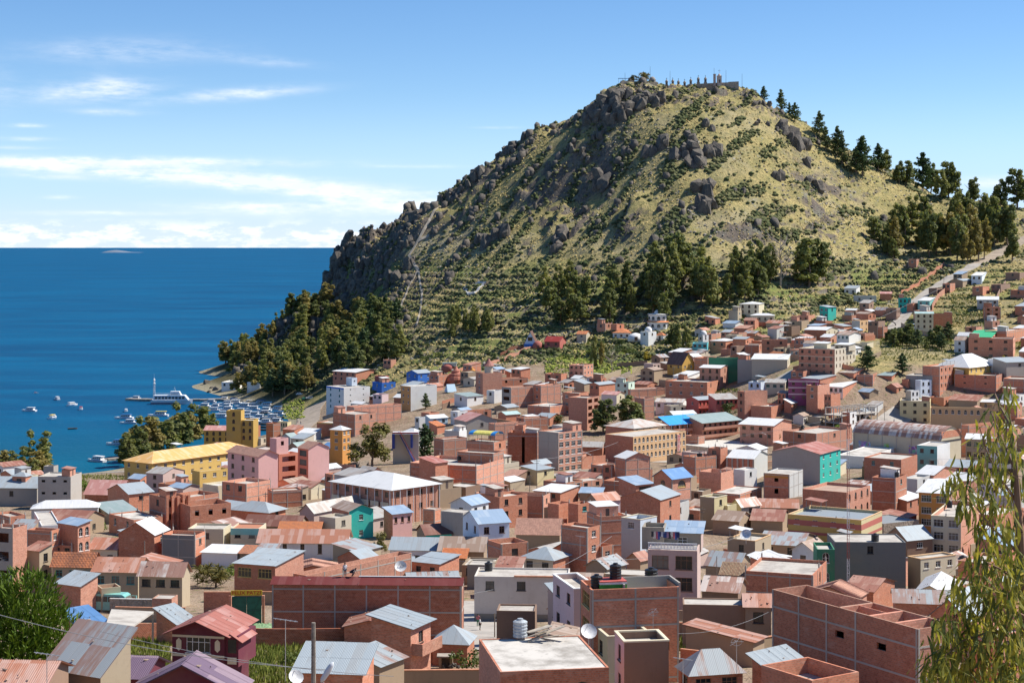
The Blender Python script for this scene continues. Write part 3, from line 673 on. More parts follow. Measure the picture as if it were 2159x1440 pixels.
 if rt in ('flat','terrace'):
  p=.18
  if ph > .05:
   mb.face([(-hx+p,-hy+p,Ht),(-hx+p,-hy+p,Ht-ph),(hx-p,-hy+p,Ht-ph),(hx-p,-hy+p,Ht)],0)
   mb.face([(hx-p,hy-p,Ht),(hx-p,hy-p,Ht-ph),(-hx+p,hy-p,Ht-ph),(-hx+p,hy-p,Ht)],0)
   mb.face([(hx-p,-hy+p,Ht),(hx-p,-hy+p,Ht-ph),(hx-p,hy-p,Ht-ph),(hx-p,hy-p,Ht)],0)
   mb.face([(-hx+p,hy-p,Ht),(-hx+p,hy-p,Ht-ph),(-hx+p,-hy+p,Ht-ph),(-hx+p,-hy+p,Ht)],0)
   cm=wallmat(cope) if cope else None
   mi=0
   if cm is None:
    for q in ([(-hx,-hy),(hx,-hy),(hx-p,-hy+p),(-hx+p,-hy+p)],[(hx,-hy),(hx,hy),(hx-p,hy-p),(hx-p,-hy+p)],[(hx,hy),(-hx,hy),(-hx+p,hy-p),(hx-p,hy-p)],[(-hx,hy),(-hx,-hy),(-hx+p,-hy+p),(-hx+p,hy-p)]):
     mb.face([(x,y,Ht) for x,y in q],0)
   else:
    cb=MB(); e=.06
    cb.box(-hx-e,hx+e,-hy-e,-hy+p+e,Ht-.01,Ht+.12); cb.box(-hx-e,hx+e,hy-p-e,hy+e,Ht-.01,Ht+.12)
    cb.box(-hx-e,-hx+p+e,-hy+p+e+.002,hy-p-e-.002,Ht-.01,Ht+.118); cb.box(hx-p-e,hx+e,-hy+p+e+.002,hy-p-e-.002,Ht-.01,Ht+.118)
    made.append(cb.build('coping',cm,root))
  sb=MB(); zz=Ht-ph
  if ph <= .05: sb.box(-hx-oh*.5,hx+oh*.5,-hy-oh*.5,hy+oh*.5,Ht,Ht+.16)
  else: sb.box(-hx+p+.002,hx-p-.002,-hy+p+.002,hy-p-.002,zz-.18,zz)
  made.append(sb.build('flat_roof',roofmat(rc or 'slab'),root))
 else:
  o=oh
  if rt == 'gL':      # gable end on the left wall, ridge parallel to the right wall
   mb.face([(-hx,hy,Ht),(-hx,-hy,Ht),(-hx,0,Ht+rh)],1); mb.face([(hx,-hy,Ht),(hx,hy,Ht),(hx,0,Ht+rh)],0)
   k=rh/hy*o
   sl=[((-hx-o,-hy-o,Ht-k),(hx+o,-hy-o,Ht-k),(hx+o,0,Ht+rh),(-hx-o,0,Ht+rh)),((hx+o,hy+o,Ht-k),(-hx-o,hy+o,Ht-k),(-hx-o,0,Ht+rh),(hx+o,0,Ht+rh))]
  elif rt == 'gR':
   mb.face([(-hx,-hy,Ht),(hx,-hy,Ht),(0,-hy,Ht+rh)],0); mb.face([(hx,hy,Ht),(-hx,hy,Ht),(0,hy,Ht+rh)],0)
   k=rh/hx*o
   sl=[((-hx-o,hy+o,Ht-k),(-hx-o,-hy-o,Ht-k),(0,-hy-o,Ht+rh),(0,hy+o,Ht+rh)),((hx+o,-hy-o,Ht-k),(hx+o,hy+o,Ht-k),(0,hy+o,Ht+rh),(0,-hy-o,Ht+rh))]
  elif rt == 'sL':    # low at the left wall
   k=rh/Wd*o
   mb.face([(-hx,-hy,Ht),(hx,-hy,Ht),(hx,-hy,Ht+rh)],0); mb.face([(hx,-hy,Ht),(hx,hy,Ht),(hx,hy,Ht+rh),(hx,-hy,Ht+rh)],0); mb.face([(hx,hy,Ht),(-hx,hy,Ht),(hx,hy,Ht+rh)],0)
   sl=[((-hx-o,hy+o,Ht-k),(-hx-o,-hy-o,Ht-k),(hx+o,-hy-o,Ht+rh+k),(hx+o,hy+o,Ht+rh+k))]
  elif rt == 'sR':    # low at the right wall
   k=rh/Dp*o
   mb.face([(-hx,hy,Ht),(-hx,-hy,Ht),(-hx,hy,Ht+rh)],1); mb.face([(hx,hy,Ht),(-hx,hy,Ht),(-hx,hy,Ht+rh),(hx,hy,Ht+rh)],0); mb.face([(hx,-hy,Ht),(hx,hy,Ht),(hx,hy,Ht+rh)],0)
   sl=[((-hx-o,-hy-o,Ht-k),(hx+o,-hy-o,Ht-k),(hx+o,hy+o,Ht+rh+k),(-hx-o,hy+o,Ht+rh+k))]
  elif rt == 'hip':
   k=rh/min(hx,hy)*o; q=min(hx,hy)
   if hx >= hy: e0,e1=(-hx+q,0,Ht+rh),(hx-q,0,Ht+rh)
   else: e0,e1=(0,-hy+q,Ht+rh),(0,hy-q,Ht+rh)
   c0,c1,c2,c3=(-hx-o,-hy-o,Ht-k),(hx+o,-hy-o,Ht-k),(hx+o,hy+o,Ht-k),(-hx-o,hy+o,Ht-k)
   if hx >= hy: sl=[(c0,c1,e1,e0),(c2,c3,e0,e1),(c3,c0,e0,e0),(c1,c2,e1,e1)]
   else: sl=[(c3,c0,e0,e1),(c1,c2,e1,e0),(c0,c1,e0,e0),(c2,c3,e1,e1)]
  elif rt in ('bR','bL'):    # barrel vault
   n=10; bb=MB()
   for k in range(n):
    t0,t1=math.pi*(.12+.76*k/n),math.pi*(.12+.76*(k+1)/n); s0=math.sin(math.pi*.12)
    ax=hx if rt == 'bR' else hy
    x0,x1=-math.cos(t0)/math.cos(math.pi*.12)*(ax+o),-math.cos(t1)/math.cos(math.pi*.12)*(ax+o)
    z0,z1=Ht+rh*(math.sin(t0)-s0)/(1-s0),Ht+rh*(math.sin(t1)-s0)/(1-s0)
    if rt == 'bR':
     bb.face([(x0,-hy-o,z0),(x1,-hy-o,z1),(x1,hy+o,z1),(x0,hy+o,z0)],0,[(0,k*1.6),(0,k*1.6+1.6),(Dp,k*1.6+1.6),(Dp,k*1.6)])
     mb.face([(max(-hx,min(hx,x0)),-hy,Ht),(max(-hx,min(hx,x1)),-hy,Ht),(max(-hx,min(hx,x1)),-hy,z1-.05),(max(-hx,min(hx,x0)),-hy,z0-.05)],0)
    else:
     bb.face([(-hx-o,x1,z1),(-hx-o,x0,z0),(hx+o,x0,z0),(hx+o,x1,z1)],0,[(0,k*1.6+1.6),(0,k*1.6),(Wd,k*1.6),(Wd,k*1.6+1.6)])
     mb.face([(-hx,x1,Ht),(-hx,x0,Ht),(-hx,x0,z0-.05),(-hx,x1,z1-.05)],1)
   made.append(bb.build('roof',roofmat(rc),root,smooth=True))
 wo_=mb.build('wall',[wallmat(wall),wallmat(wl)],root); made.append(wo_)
 for s in sl:
  if rt == 'hip':
   nm_='roof'
  ro=roof_slope(root,*s,rc,d)
  if ro is not None: made.append(ro)
 # ---- windows
 for (face,u0,z0,ww,wh,arch,fl) in wins:
  if 'o' in fl: continue
  st=next((c for c in fl if c in 'wdntgy'),wstyle)
  if 'p' in fl: continue
  fme,pme=window_meshes(ww,wh,arch,st)
  if face == 'R': Mx=Matrix.Translation((-hx+u0,-hy+.09,z0))
  else: Mx=Matrix.Translation((-hx+.09,-hy+u0+ww,z0)) @ Matrix.Rotation(-math.pi/2,4,'Z')
  wn=add('window' if 'D' not in fl else 'door',fme,root,mat=Mx); made.append(wn)
  add('pane',pme,wn)
 # ---- painted bands, concrete frame, balconies
 for (z0,z1,key,faces) in bands:
  bb=MB(); e=.02
  if 'L' in faces: bb.box(-hx-e,-hx-.003,-hy-e,hy,Ht-z1,Ht-z0)
  if 'R' in faces: bb.box(-hx,hx,-hy-e,-hy-.003,Ht-z1,Ht-z0)
  made.append(bb.build('painted_band',wallmat(key),root))
 if attach is None and not frame and wall in ('brick','pinkbrick') and rt == 'flat' and Ht > 4.2 and not any('a' in w_[6] or 'A' in w_[6] for w_ in wins) and rnd.random() < .6: frame=1
 if frame:
  cmat=wallmat('concrete'); e=.035; sep=d < 330; fb=MB()
  levels=[Ht-ph-.1-fh*k for k in range(int(Ht/fh)+1) if Ht-ph-.1-fh*k > .4]
  def piece(nm_,*bx):
   if sep: q=MB(); q.box(*bx); made.append(q.build(nm_,cmat,root))
   else: fb.box(*bx)
  nR=max(1,int(round(Wd/4.2))); nL=max(1,int(round(Dp/4.2)))
  spans=lambda w,n: [w*i/n for i in range(n+1)]
  for face,fw,n in (('R',Wd,nR),('L',Dp,nL)):
   for i,u in enumerate(spans(fw,n)):
    u=min(max(u,.13),fw-.13)
    if any(q[0] < u+.15 and q[1] > u-.15 for q in holes[face]): continue
    if face == 'R': piece('concrete_column',-hx+u-.09,-hx+u+.09,-hy-e-.012,-hy-.002,0,Ht-.02)
    else: piece('concrete_column',-hx-e-.012,-hx-.002,-hy+u-.09,-hy+u+.09,0,Ht-.02)
   for zc in levels:
    if any(q[2] < zc+.13 and q[3] > zc-.13 for q in holes[face]): continue
    if face == 'R': piece('concrete_beam',-hx,hx,-hy-e,-hy-.002,zc-.09,zc+.09)
    else: piece('concrete_beam',-hx-e,-hx-.002,-hy,hy,zc-.09,zc+.09)
  if not sep and fb.f: made.append(fb.build('concrete_frame',cmat,root))
 if attach is None and rt == 'flat' and wall in ('brick','pinkbrick','brickdark') and ph > .2 and d > 170 and rnd.random() < .55:
  for cxs,cys in ((-1,-1),(1,-1),(1,1),(-1,1),(0,-1),(-1,0)):
   if rnd.random() < .3: continue
   x_,y_=cxs*(hx-.16),cys*(hy-.16); hh_=rnd.uniform(.5,1.3); q=MB(); q.box(x_-.11,x_+.11,y_-.11,y_+.11,Ht+.003,Ht+hh_*.6)
   for k_ in (-.07,.07): q.tube((x_+k_,y_+k_,Ht+hh_*.6),(x_+k_*1.3,y_+k_,Ht+hh_*.6+.7),.018,n=3,cap=False)
   made.append(q.build('column_stub',wallmat('concrete'),root))
 if attach is None and rt == 'flat' and 330 < d and Wd > 5 and Dp > 5 and ph > .05 and not lab_keep(lab) and rnd.random() < .55:
  sx,sy=rnd.choice((-1,1)),rnd.choice((-1,1,1)); w_,l_=rnd.uniform(1.1,min(2.4,hx-.5)),rnd.uniform(1.1,min(2.2,hy-.5)); x_,y_=sx*(hx-w_-.25),sy*(hy-l_-.25); z0=Ht-ph+.004; hh_=rnd.uniform(2.0,2.7); q=MB()
  if rnd.random() < .68:
   q.box(x_-w_,x_+w_,y_-l_,y_+l_,z0,z0+hh_); made.append(q.build('roof_room',wallmat(rnd.choice((wall,wall,'brick','greyplaster','pinkbrick','white'))),root)); q=MB(); q.box(x_-.4,x_+.4,y_-l_-.03,y_-l_-.003,z0+.05,z0+1.9); made.append(q.build('roof_door',plain('roof_door',(.09,.06,.05),.7),root))
  else:
   for a_ in (-1,1):
    for b_ in (-1,1): q.tube((x_+a_*(w_-.1),y_+b_*(l_-.1),z0),(x_+a_*(w_-.1),y_+b_*(l_-.1),z0+hh_),.06,n=5)
   made.append(q.build('awning_post',wallmat('concrete'),root))
  q=MB(); u_=[(0,0),(2*w_,0),(2*w_,2*l_),(0,2*l_)]; q.face([(x_-w_-.2,y_-l_-.3,z0+hh_+.02),(x_+w_+.2,y_-l_-.3,z0+hh_+.02),(x_+w_+.2,y_+l_+.2,z0+hh_+.45),(x_-w_-.2,y_+l_+.2,z0+hh_+.45)],0,u_); q.face([(x_-w_-.2,y_+l_+.2,z0+hh_+.40),(x_+w_+.2,y_+l_+.2,z0+hh_+.40),(x_+w_+.2,y_-l_-.3,z0+hh_-.03),(x_-w_-.2,y_-l_-.3,z0+hh_-.03)],0,u_); made.append(q.build('roof_room_cover',roofmat(rnd.choice(('zinc','white','rust','zincrust','slab','whiterust'))),root))
 if bal:
  k=0; zc=Ht-fh
  while zc > 1.0 and k < bal:
   bb=MB(); bb.box(-hx,hx,-hy-1.2,-hy-.002,zc-.1,zc+.02); bb.box(-hx,hx,-hy-1.2,-hy-1.08,zc+.02,zc+.95); made.append(bb.build('balcony',wallmat(wall if bal > 0 else wl),root)); zc -= fh; k += 1
 if attach is not None:
  for o_ in made: o_.matrix_basis=loc_m @ o_.matrix_basis
  return attach
 # ---- words
 pxs=[CX+F*c[0]/c[1] for c in cor]; z1=ZT+(rh if rt not in ('flat',) else 0)
 box=(min(pxs),HY+(CAMZ-z1)*F/Y,max(pxs),HY+(CAMZ-gN)*F/Y)
 rec=dict(root=root,cor=cor,box=box,px=(min(pxs)+max(pxs))/2,py=yt,wall=wall,wl=wl,roof=rt,rc=rc,nst=nst,lab=lab,d=d,Ht=Ht,hx=hx,hy=hy,a=a,zb=zb,X=X,Y=Y,ZT=ZT,win=bool(wins),arch=any(w[5] for w in wins))
 HOUSES.append(rec); FOOT.append(cor)
 root['category']=cat; root['group']=group or 'houses and buildings of the lakeside town'
 del root['_loc']; del root['_rot']
 root['label']=lab or ''
 rec['_loc']=(cxw,cyw,zb)
 return rec
def roof_point(rec,u,v,up=0.0):
 """world point on the top of a building: u along its right wall, v along its left wall, both 0..1"""
 x=-rec['hx']+2*rec['hx']*u; y=-rec['hy']+2*rec['hy']*v
 p=Matrix.Translation(rec['_loc']) @ Matrix.Rotation(rec['a'],4,'Z') @ Vector((x,y,rec['Ht']+up))
 return p
def sub(rec,*args,**kw):
 """an upper storey or wing that belongs to the same building"""
 rt=rec['root']; rt['_loc']=rec['_loc']; rt['_rot']=rec['a']
 H(*args,attach=rt,fit=False,**kw)
 del rt['_loc']; del rt['_rot']
FS,FW,PB_,BR='flat:slab','flat:slabwhite','pinkbrick','brick'
# ------------------------------------------------------------------ the town, near to far
r_stairs=H(-24,27,57,1114,235,70,9.0,PB_,FS,'L3x1obp',wl='concrete',lab='unfinished stair tower with open floors at the left edge of the town',name='stair_tower',cat='building')
H(57,83,105,1160,238,62,6.0,'adobecream','sL:rust','R2x1',rh=.8,lab='narrow tan house with rusty roof beside the open stair tower')
H(110,196,212,1192,288,84,5.3,'adobecream','gR:tile','L1x3t',rh=1.9,lab='tan house with terracotta tile roof behind the dense green bush')
H(196,291,293,1204,286,84,5.2,'adobecream','gR:rustbright','L1x3t',rh=1.7,rw=6.5,lab='tan house with bright rusty sheet roof next to the tile-roofed one')
H(293,384,401,1212,284,82,5.2,'adobecream','gR:rustwhite','L1x3',rh=1.7,lab='tan house with patchy rust and white roof, facing the walled yard')
H(120,170,206,1234,250,60,4.2,PB_,'sL:zinc','',rh=1.1,wl=BR,lab='brick shed with sloping zinc roof right beside the dense green bush')
H(207,214,237,1240,244,28,3.6,'adobecream','flat:tile','',lab='tiny tan outbuilding edged with roof tiles beside the turquoise bus')
H(134,178,214,1323,205,46,3.2,PB_,'sR:blue','R1x1',rh=1.2,oh=.6,wl=BR,lab='small brick house with bright blue roof in front of the dense bush')
H(330,372,405,1313,212,55,2.8,BR,'sR:zinc','',rh=1.3,lab='zinc lean-to roof tucked behind the maroon house')
r_rustcream=H(100,212,262,1417,118,60,4.2,'adobecream','sL:zincrust','',rh=2.2,wl='adobebrown',lab='mud-brick house with steep grey roof striped in rust, bottom left')
H(-45,92,98,1440,113,86,3.4,'adobebrown','gR:rustbright','',rh=.9,rw=5,lab='rust-red corrugated roof in the bottom left corner')
r_maroon=H(363,473,500,1333,140,78,5.6,'maroon','gL:redpink','',rh=1.05,oh=.75,rw=6.5,ops=[('L',.27,.73,.55,2.05,'b')],lab='maroon house with cream trim, white window and faded red gable roof',wstyle='w')
sub(r_maroon,262,300,498,1424,124,80,3.0,'maroon','gR:purple',rh=.9,oh=.4,base=3.0,lw=7,rw=4.5)
sub(r_maroon,285,492,496,1452,116,86,3.4,'maroon','gL:purple',rh=1.7,oh=.6,base=3.6,rw=3.0)
r_hall=H(573,973,981,1233,226,88,7.2,'brickdark','gR:darkred','',rh=.55,oh=.2,frame=1,rw=4.2,lab='long windowless dark brick hall with a low red roof',name='brick_hall',cat='building')
H(494,580,640,1192,262,70,6.2,PB_,'sL:zinc','L1x2yb',rh=.7,wl=BR,lab='brick house with two barred windows behind the yellow sign')
H(640,645,868,1213,262,52,4.4,PB_,FS,'',ph=.9,lw=2.5,frame=1,lab='long sunlit brick wall building behind the red-roofed hall')
H(868,926,968,1188,300,62,4.6,BR,'sL:zinc','',rh=.5,lab='brick building with pale zinc roof behind the red-roofed hall')
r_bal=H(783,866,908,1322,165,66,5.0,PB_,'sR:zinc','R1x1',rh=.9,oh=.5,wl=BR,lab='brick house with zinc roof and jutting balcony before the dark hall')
H(624,764,779,1417,140,82,3.2,BR,'sL:zinc','',rh=1.3,rw=4.5,oh=.4,lab='low brick house with pale zinc roof behind the tall wooden pole')
H(742,800,852,1402,152,60,2.7,'adobe','sR:zincrust','',rh=.9,lab='lean-to with patched zinc roof beside the balcony house')
r_white=H(1000,1198,1204,1217,250,86,6.4,'oldwhite',FS,'L1x3',ph=.25,rw=7,lab='stained white two-storey house with brown base on the street corner')
sub(r_white,1045,1093,1104,1203,257,80,2,'oldwhite','sL:rust',base=1.5,rh=1.1,rw=5)
H(1047,1128,1133,1288,205,86,4.2,'adobebrown',FS,'',ph=.2,rw=4,lab='windowless brown mud house with orange tile caps in front of the white house')
r_slab=H(1010,1055,1284,1416,135,9.6,4.2,BR,FW,'R1x2A',ph=.06,wl=PB_,lab='flat pale concrete roof over brick arches at the bottom centre')
H(912,985,991,1353,186,80,2.6,BR,'hip:zinc','',rh=1.4,rw=4,lab='little shed with pointed zinc roof beside the dark brick hall')
H(1155,1190,1226,1270,216,25,5.6,'pinkplaster','sR:zinc','L2x1',rh=1.4,lab='pink house with zinc lean-to roof left of the tall brick block')
H(1166,1210,1224,1242,206,14,8.0,'pinkplaster',FS,'L2x2',wl='palepink',cope='white',lab='tall pink house with white coping left of the tall brick block')
r_block=H(1224,1247,1432,1243,192,10,9.6,BR,FS,'L2x1yb',frame=1,ph=1.0,ops=[('R',.80,.89,5.6,6.4,'o')],cope=None,lab='tall brick block with black water tanks and a green box on its roof')
r_y=H(1253,1281,1376,1343,165,12,5.0,'cream','flat:zinc','L2x1',ph=.7,wl='paleyellow',cope='cream',lab='cream house with sunken zinc roof in front of the tall brick block')
H(1296,1316,1410,1354,150,8,8.0,'adobebrown',FS,'L2x1',wl='palepink',cope='cream',ph=.6,lab='brown blind-walled house with pale side wall, bottom centre right')
H(1436,1456,1566,1416,140,14,3.8,BR,'hip:zincrust','R1x2n L1x1',rh=1.5,oh=.3,lab='brick cottage with ridged rust-streaked zinc roof, bottom right of centre')
H(1605,1641,1714,1424,142,40,3.2,BR,'sR:zinc','R1x2w',rh=1.2,oh=.4,lab='brick house with clean pale zinc roof in front of the big brick shell')
H(1708,1712,1811,1434,135,33,4.0,BR,FS,'',ph=1.3,lw=6,lab='roofless brick room with rubble inside, bottom right')
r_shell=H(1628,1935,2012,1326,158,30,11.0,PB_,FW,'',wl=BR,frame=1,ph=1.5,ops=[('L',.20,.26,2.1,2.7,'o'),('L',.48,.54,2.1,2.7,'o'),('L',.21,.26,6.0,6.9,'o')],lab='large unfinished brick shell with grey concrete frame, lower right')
r_tower=H(1366,1470,1488,1161,222,80,8.4,'pinkplaster',FS,'',wl='pinkplaster',ph=.12,rw=7,ops=[('L',.10,.44,.75,2.55,'n'),('L',.58,.92,.75,2.55,'n'),('L',.58,.92,3.6,5.4,'n'),('L',.10,.44,3.6,5.4,'n')],lab='tall pink house with washing hung on its railed roof terrace')
sub(r_tower,1400,1478,1489,1123,231,80,3,'pinkplaster','sL:zincblue','L1x1w',base=2.6,rh=.7,wl='adobegrey',rw=5)
sub(r_tower,1382,1400,1404,1112,231,80,3,'adobegrey',FS,'',base=3.0,rw=4)
H(1440,1572,1577,1276,206,85,5.0,'adobebrown',FS,'',ph=.15,rw=4,lab='long dark mud-brick wall building below the pink terrace house')
H(1446,1588,1600,1352,172,58,2.8,'adobe','sR:rustbright','',rh=.9,lab='mud-brick lean-to with long sloping rusty roof in the yard')
H(1573,1626,1630,1276,207,85,5.2,'adobe','gR:rustbright','L1x1',rh=1.0,rw=4,lab='mud hut with bright rusty roof left of the big brick shell')
H(1760,1910,1914,1143,306,88,9.6,'darkgrey',FS,'',ph=.2,rw=9,lab='blank dark grey rendered gable wall with tanks on top')
H(1742,1760,1762,1158,310,85,8.8,'green',FS,'L2x1wa',rw=7,lab='narrow green house with white arched window beside the dark grey wall')
H(1914,1941,2015,1179,290,30,6.6,'cream',FS,'R1x3w',wl='adobe',cope='apricot',ph=.2,lab='cream house with orange coping right of the dark grey wall')
H(1932,1990,2012,1249,238,68,2.8,'cream','gL:white','',rh=1.0,lab='low shed with dazzling white gable roof behind the brick shell')
H(1887,2020,2040,1272,215,80,3.0,BR,'gR:zincrust','',rh=1.2,lab='long zinc roof streaked with rust behind the big brick shell')
H(1962,2040,2080,1302,190,60,5.0,BR,'gL:zinc','',rh=1.9,lab='brick house with broad zinc gable roof beside the brick shell')
H(1963,2026,2064,1091,312,66,9.0,PB_,FS,'L3x2bw',wl='cream',cope='cream',ph=.9,lab='cream and pink house with large windows and balustraded roof')
H(1937,2001,2046,1040,362,64,9.6,PB_,'gR:white','L3x2bw',wl='orange',rh=1.4,oh=.6,lab='orange brick house with white wavy roof and tall window strips')
H(2045,2100,2159,1087,380,50,6.0,BR,FW,'L2x2',lab='brick house with white flat roof half hidden by eucalyptus leaves')
H(2060,2130,2170,1152,312,58,5.0,BR,'sR:zincblue','L1x2',lab='brick house with bluish roof among the hanging leaves')
H(2020,2078,2130,1188,282,50,5.0,BR,FS,'R1x1',lab='brick house with black water tank behind the hanging leaves')
H(2075,2140,2190,1245,240,50,6.0,PB_,'gL:zinc','R2x2',lab='brick house with zinc roof behind the thickest leaves')
H(2040,2110,2180,1340,180,40,6.0,BR,FS,'R2x2',lab='brick house at the right edge hidden by the near leaves')
H(-30,78,81,1028,462,86,5.0,'concrete','gR:zinc','',rh=2.2,rw=12,lab='grey rendered warehouse with zinc roof at the left edge')
r_grey=H(80,149,153,1005,478,86,8.5,'concrete',FS,'L2x3so',ph=.3,rw=9,lab='large blank grey concrete block with a square roof tower')
sub(r_grey,94,113,117,983,481,80,5,'concrete',FS,'',base=3.6,rw=3)
H(26,54,62,1003,492,75,8,BR,'hip:zinc','',rh=.8,lab='small hut with pointed zinc roof above the grey warehouse')
H(40,66,206,1071,430,9,4.0,'greyplaster','hip:white','',rh=1.4,wl='greyplaster',lab='long low grey hall with white hipped roof')
H(178,253,258,1042,500,82,2.6,BR,'gR:rose','',rh=3.2,rw=10,lab='low house with large rose-red roof near the lake shore')
H(227,272,323,1041,462,42,5.0,BR,'gL:zinc','R1x1',rh=2.0,lab='brick house with grey-green zinc gable, left of the yellow hotel wing')
H(163,232,292,1083,405,40,2.6,'adobe','gL:zincgreen','',rh=1.7,lab='low house with wide greenish zinc roof in the left middle ground')
H(92,176,220,1098,384,72,3.0,'adobe','gR:rust','',rh=1.7,lab='house with broad dark rusty roof and a white strip, left')
r_pil=H(315,350,399,1050,398,38,8.0,BR,FS,'R2x2op L1x1',ph=.6,lab='unfinished brick house with tall pilasters and dark openings')
H(398,401,487,1067,398,32,6.4,BR,FS,'R1x3op',ph=1.2,lw=8,lab='roofless brick house with battlement walls and three dark openings')
H(230,282,343,1096,373,40,3.8,BR,FW,'L1x2aw R1x2aw',ph=.3,lab='low brick house with white flat roof and arched windows')
H(250,325,342,1126,332,78,6.4,BR,'gL:white','R2x1w',rh=2.3,rw=7,wl='brickdark',lab='dark blind brick gable under a white sheet roof')
H(122,164,187,1107,337,52,8.0,PB_,'sL:zincblue','R2x2wa',rh=.6,wl=BR,lab='three-storey brick house with stepped blank wall and bluish roof')
H(57,108,117,1119,330,74,7.0,BR,FS,'R1x1w',lab='dark square brick block beside the open stair tower')
H(110,152,164,1150,312,76,4.0,BR,FS,'',ph=.8,lab='low brick annex in front of the three-storey brick house')
H(187,247,252,1157,322,80,3.2,'cream','gR:rustbright','L1x2',rh=1.6,rw=7,lab='low cream house with rusty orange roof beside the dark brick gable')
H(72,88,127,1108,348,20,3.6,'white',FS,'',wl='white',ph=.3,lab='small white-walled shed beside patched zinc roofs')
H(23,66,71,1115,348,76,3.0,'adobe','sL:zincrust','',lab='patched zinc roof of a small shed left of the white-walled shed')
H(-12,20,55,1089,366,42,4.5,BR,FS,'',lab='small brick house with parapet at the left edge')
H(341,411,433,1129,314,78,6.2,BR,FS,'',wl='darkgrey',ph=.7,lab='dark grey rendered wall topped with bare brick')
H(396,471,476,1115,346,86,5.2,'cream',FS,'L1x1',ph=.4,rw=7,lab='cream house with one dark window beside the teal-banded house')
H(425,500,523,1166,300,78,3.2,'white','sL:white','',rh=.5,lab='low whitewashed sheds with white roofs in the left middle ground')
H(330,362,366,1262,275,84,3,PB_,FS,'',ph=.1,rw=3,lab='small brick kiosk behind the patchy rust and white roof')
r_yh=H(262,320,540,975,560,54,8.8,'yellow','hip:orangesheet','L2x3w R2x12w',rh=2.6,oh=.7,lab='long yellow lakeside hotel with orange hipped roof',name='hotel',cat='hotel')
H(405,421,484,994,528,42,5.4,'yellow',FS,'R1x3w',lab='low yellow wing with flat roof in front of the lakeside hotel')
r_pk=H(480,545,586,961,478,42,11.8,'pink','gR:tilepale','L4x3n',rh=1.4,oh=.5,wl='pink',lab='pink four-storey hotel with a square tower and dark balconies',name='hotel',cat='hotel')
sub(r_pk,569,583,608,925,499,42,14,'pink',FS,'R1x1o',base=15)
sub(r_pk,584,588,630,958,497,42,11,'salmon',FS,'R4x1bo',base=11.5,lw=4)
sub(r_pk,628,650,694,946,487,42,12,'pink','gR:tilepale','L4x1b',base=13,rh=1.6,wl='salmon',oh=.3)
H(468,519,571,1020,456,56,6.6,PB_,FS,'',ph=.9,wl=BR,frame=1,lab='stepped brick walls in front of the pink hotel')
H(571,574,638,1035,456,22,4.6,BR,FS,'',ph=.4,lw=5,frame=1,lab='low lit brick wall building below the pink hotel balconies')
H(487,566,602,1078,384,62,3.2,BR,'hip:zinc','',rh=1.6,oh=.6,lab='open pavilion with bright zinc hipped roof')
H(515,630,646,1109,360,80,3.2,'adobe','gR:rustdark','',rh=1.8,rw=7,lab='long house with dark rusty roof above the clay-tiled one')
H(588,674,680,1116,351,87,3.2,'adobe','gR:tileorange','',rh=1.3,rw=5.5,lab='house with vivid orange tile roof between two rusty roofs')
H(486,546,550,1114,332,86,5.4,'cream','flat:tile','L1x2',ph=.3,rw=7,bands=[(0,1.35,'teal2','L'),(3.2,5.2,'teal2','L')],lab='cream house banded in teal with two windows')
H(545,730,737,1142,322,88,3.4,'white','gR:rustbright','L1x5Dn',rh=2.0,oh=.5,rw=7,lab='long white house under an unbroken rust-red roof')
H(673,707,741,1092,362,55,5.6,'beige',FS,'R1x1',lab='beige house with a single window above the long rust-red roof')
H(632,662,765,1080,396,54,4.2,'pinkplaster','gL:zincgrey','',rh=1.8,lab='long shed with weathered grey sheet roof')
H(726,736,787,1077,384,34,6.2,'teal','gR:rustbrown','R2x1w',rh=1.2,wl=BR,lw=8,lab='bright teal house with brown sheet roof')
r_col=H(702,826,923,1030,404,46,8.4,PB_,'hip:white','L2x6n R2x4n',rh=2.3,oh=.9,lab='large brick school with white hipped roof and grey roof lantern',name='school_building',cat='building')
sub(r_col,705,742,812,1004,428,46,3,'greyplaster','gR:zincgrey','',base=2.2,rh=1.2)
H(685,701,713,1000,424,45,8.2,BR,FS,'L1x1',lab='narrow brick house against the left end of the white-roofed school')
H(540,577,584,1162,292,82,4.6,'adobegrey','sL:zincrust','L1x1Dn',rh=.7,rw=4,lab='small mud tower house with patched zinc roof above the stone wall')
H(505,538,541,1166,297,80,3.2,'adobe','sL:tile','',rh=.8,rw=4,lab='tiny house with sloping orange tiles beside the mud tower house')
H(712,766,800,1181,286,52,3.2,BR,'gL:zinc','',rh=1.5,lab='brick cottage with bright zinc gable behind the lit brick wall')
H(702,756,803,1163,303,58,3.4,'adobecream','sR:zincrust','',rh=1.0,lab='tan cottage with tile edges and a patched zinc roof')
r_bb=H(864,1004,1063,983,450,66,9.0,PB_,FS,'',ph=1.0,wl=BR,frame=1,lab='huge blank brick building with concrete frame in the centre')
sub(r_bb,964,1040,1062,956,470,64,12,PB_,FS,'',base=9.5,wl=BR,frame=1)
H(884,918,944,976,470,46,10.0,BR,'sR:redpink','',rh=1.0,lab='brick penthouse with vivid red roof on the huge brick building')
H(1001,1145,1160,1046,414,72,5.4,PB_,FS,'',ph=1.0,wl=BR,frame=1,lab='roofless brick house with dark beams, right of centre')
H(1020,1053,1112,1048,386,40,7.0,BR,FS,'R2x2',lab='brick house with tall pilasters and blue window, centre')
r_wh=H(976,1010,1074,1103,344,22,8.4,'bluewhite','gL:zincblue','R2x2n L2x2n',rh=1.9,oh=.35,lab='white house with blue-grey roof and little dormer',wstyle='n')
H(950,994,1030,1064,372,55,8.4,'white','gL:zincblue','L1x1 R1x2',rh=1.4,lab='white house with blue-grey gable behind the dormered one')
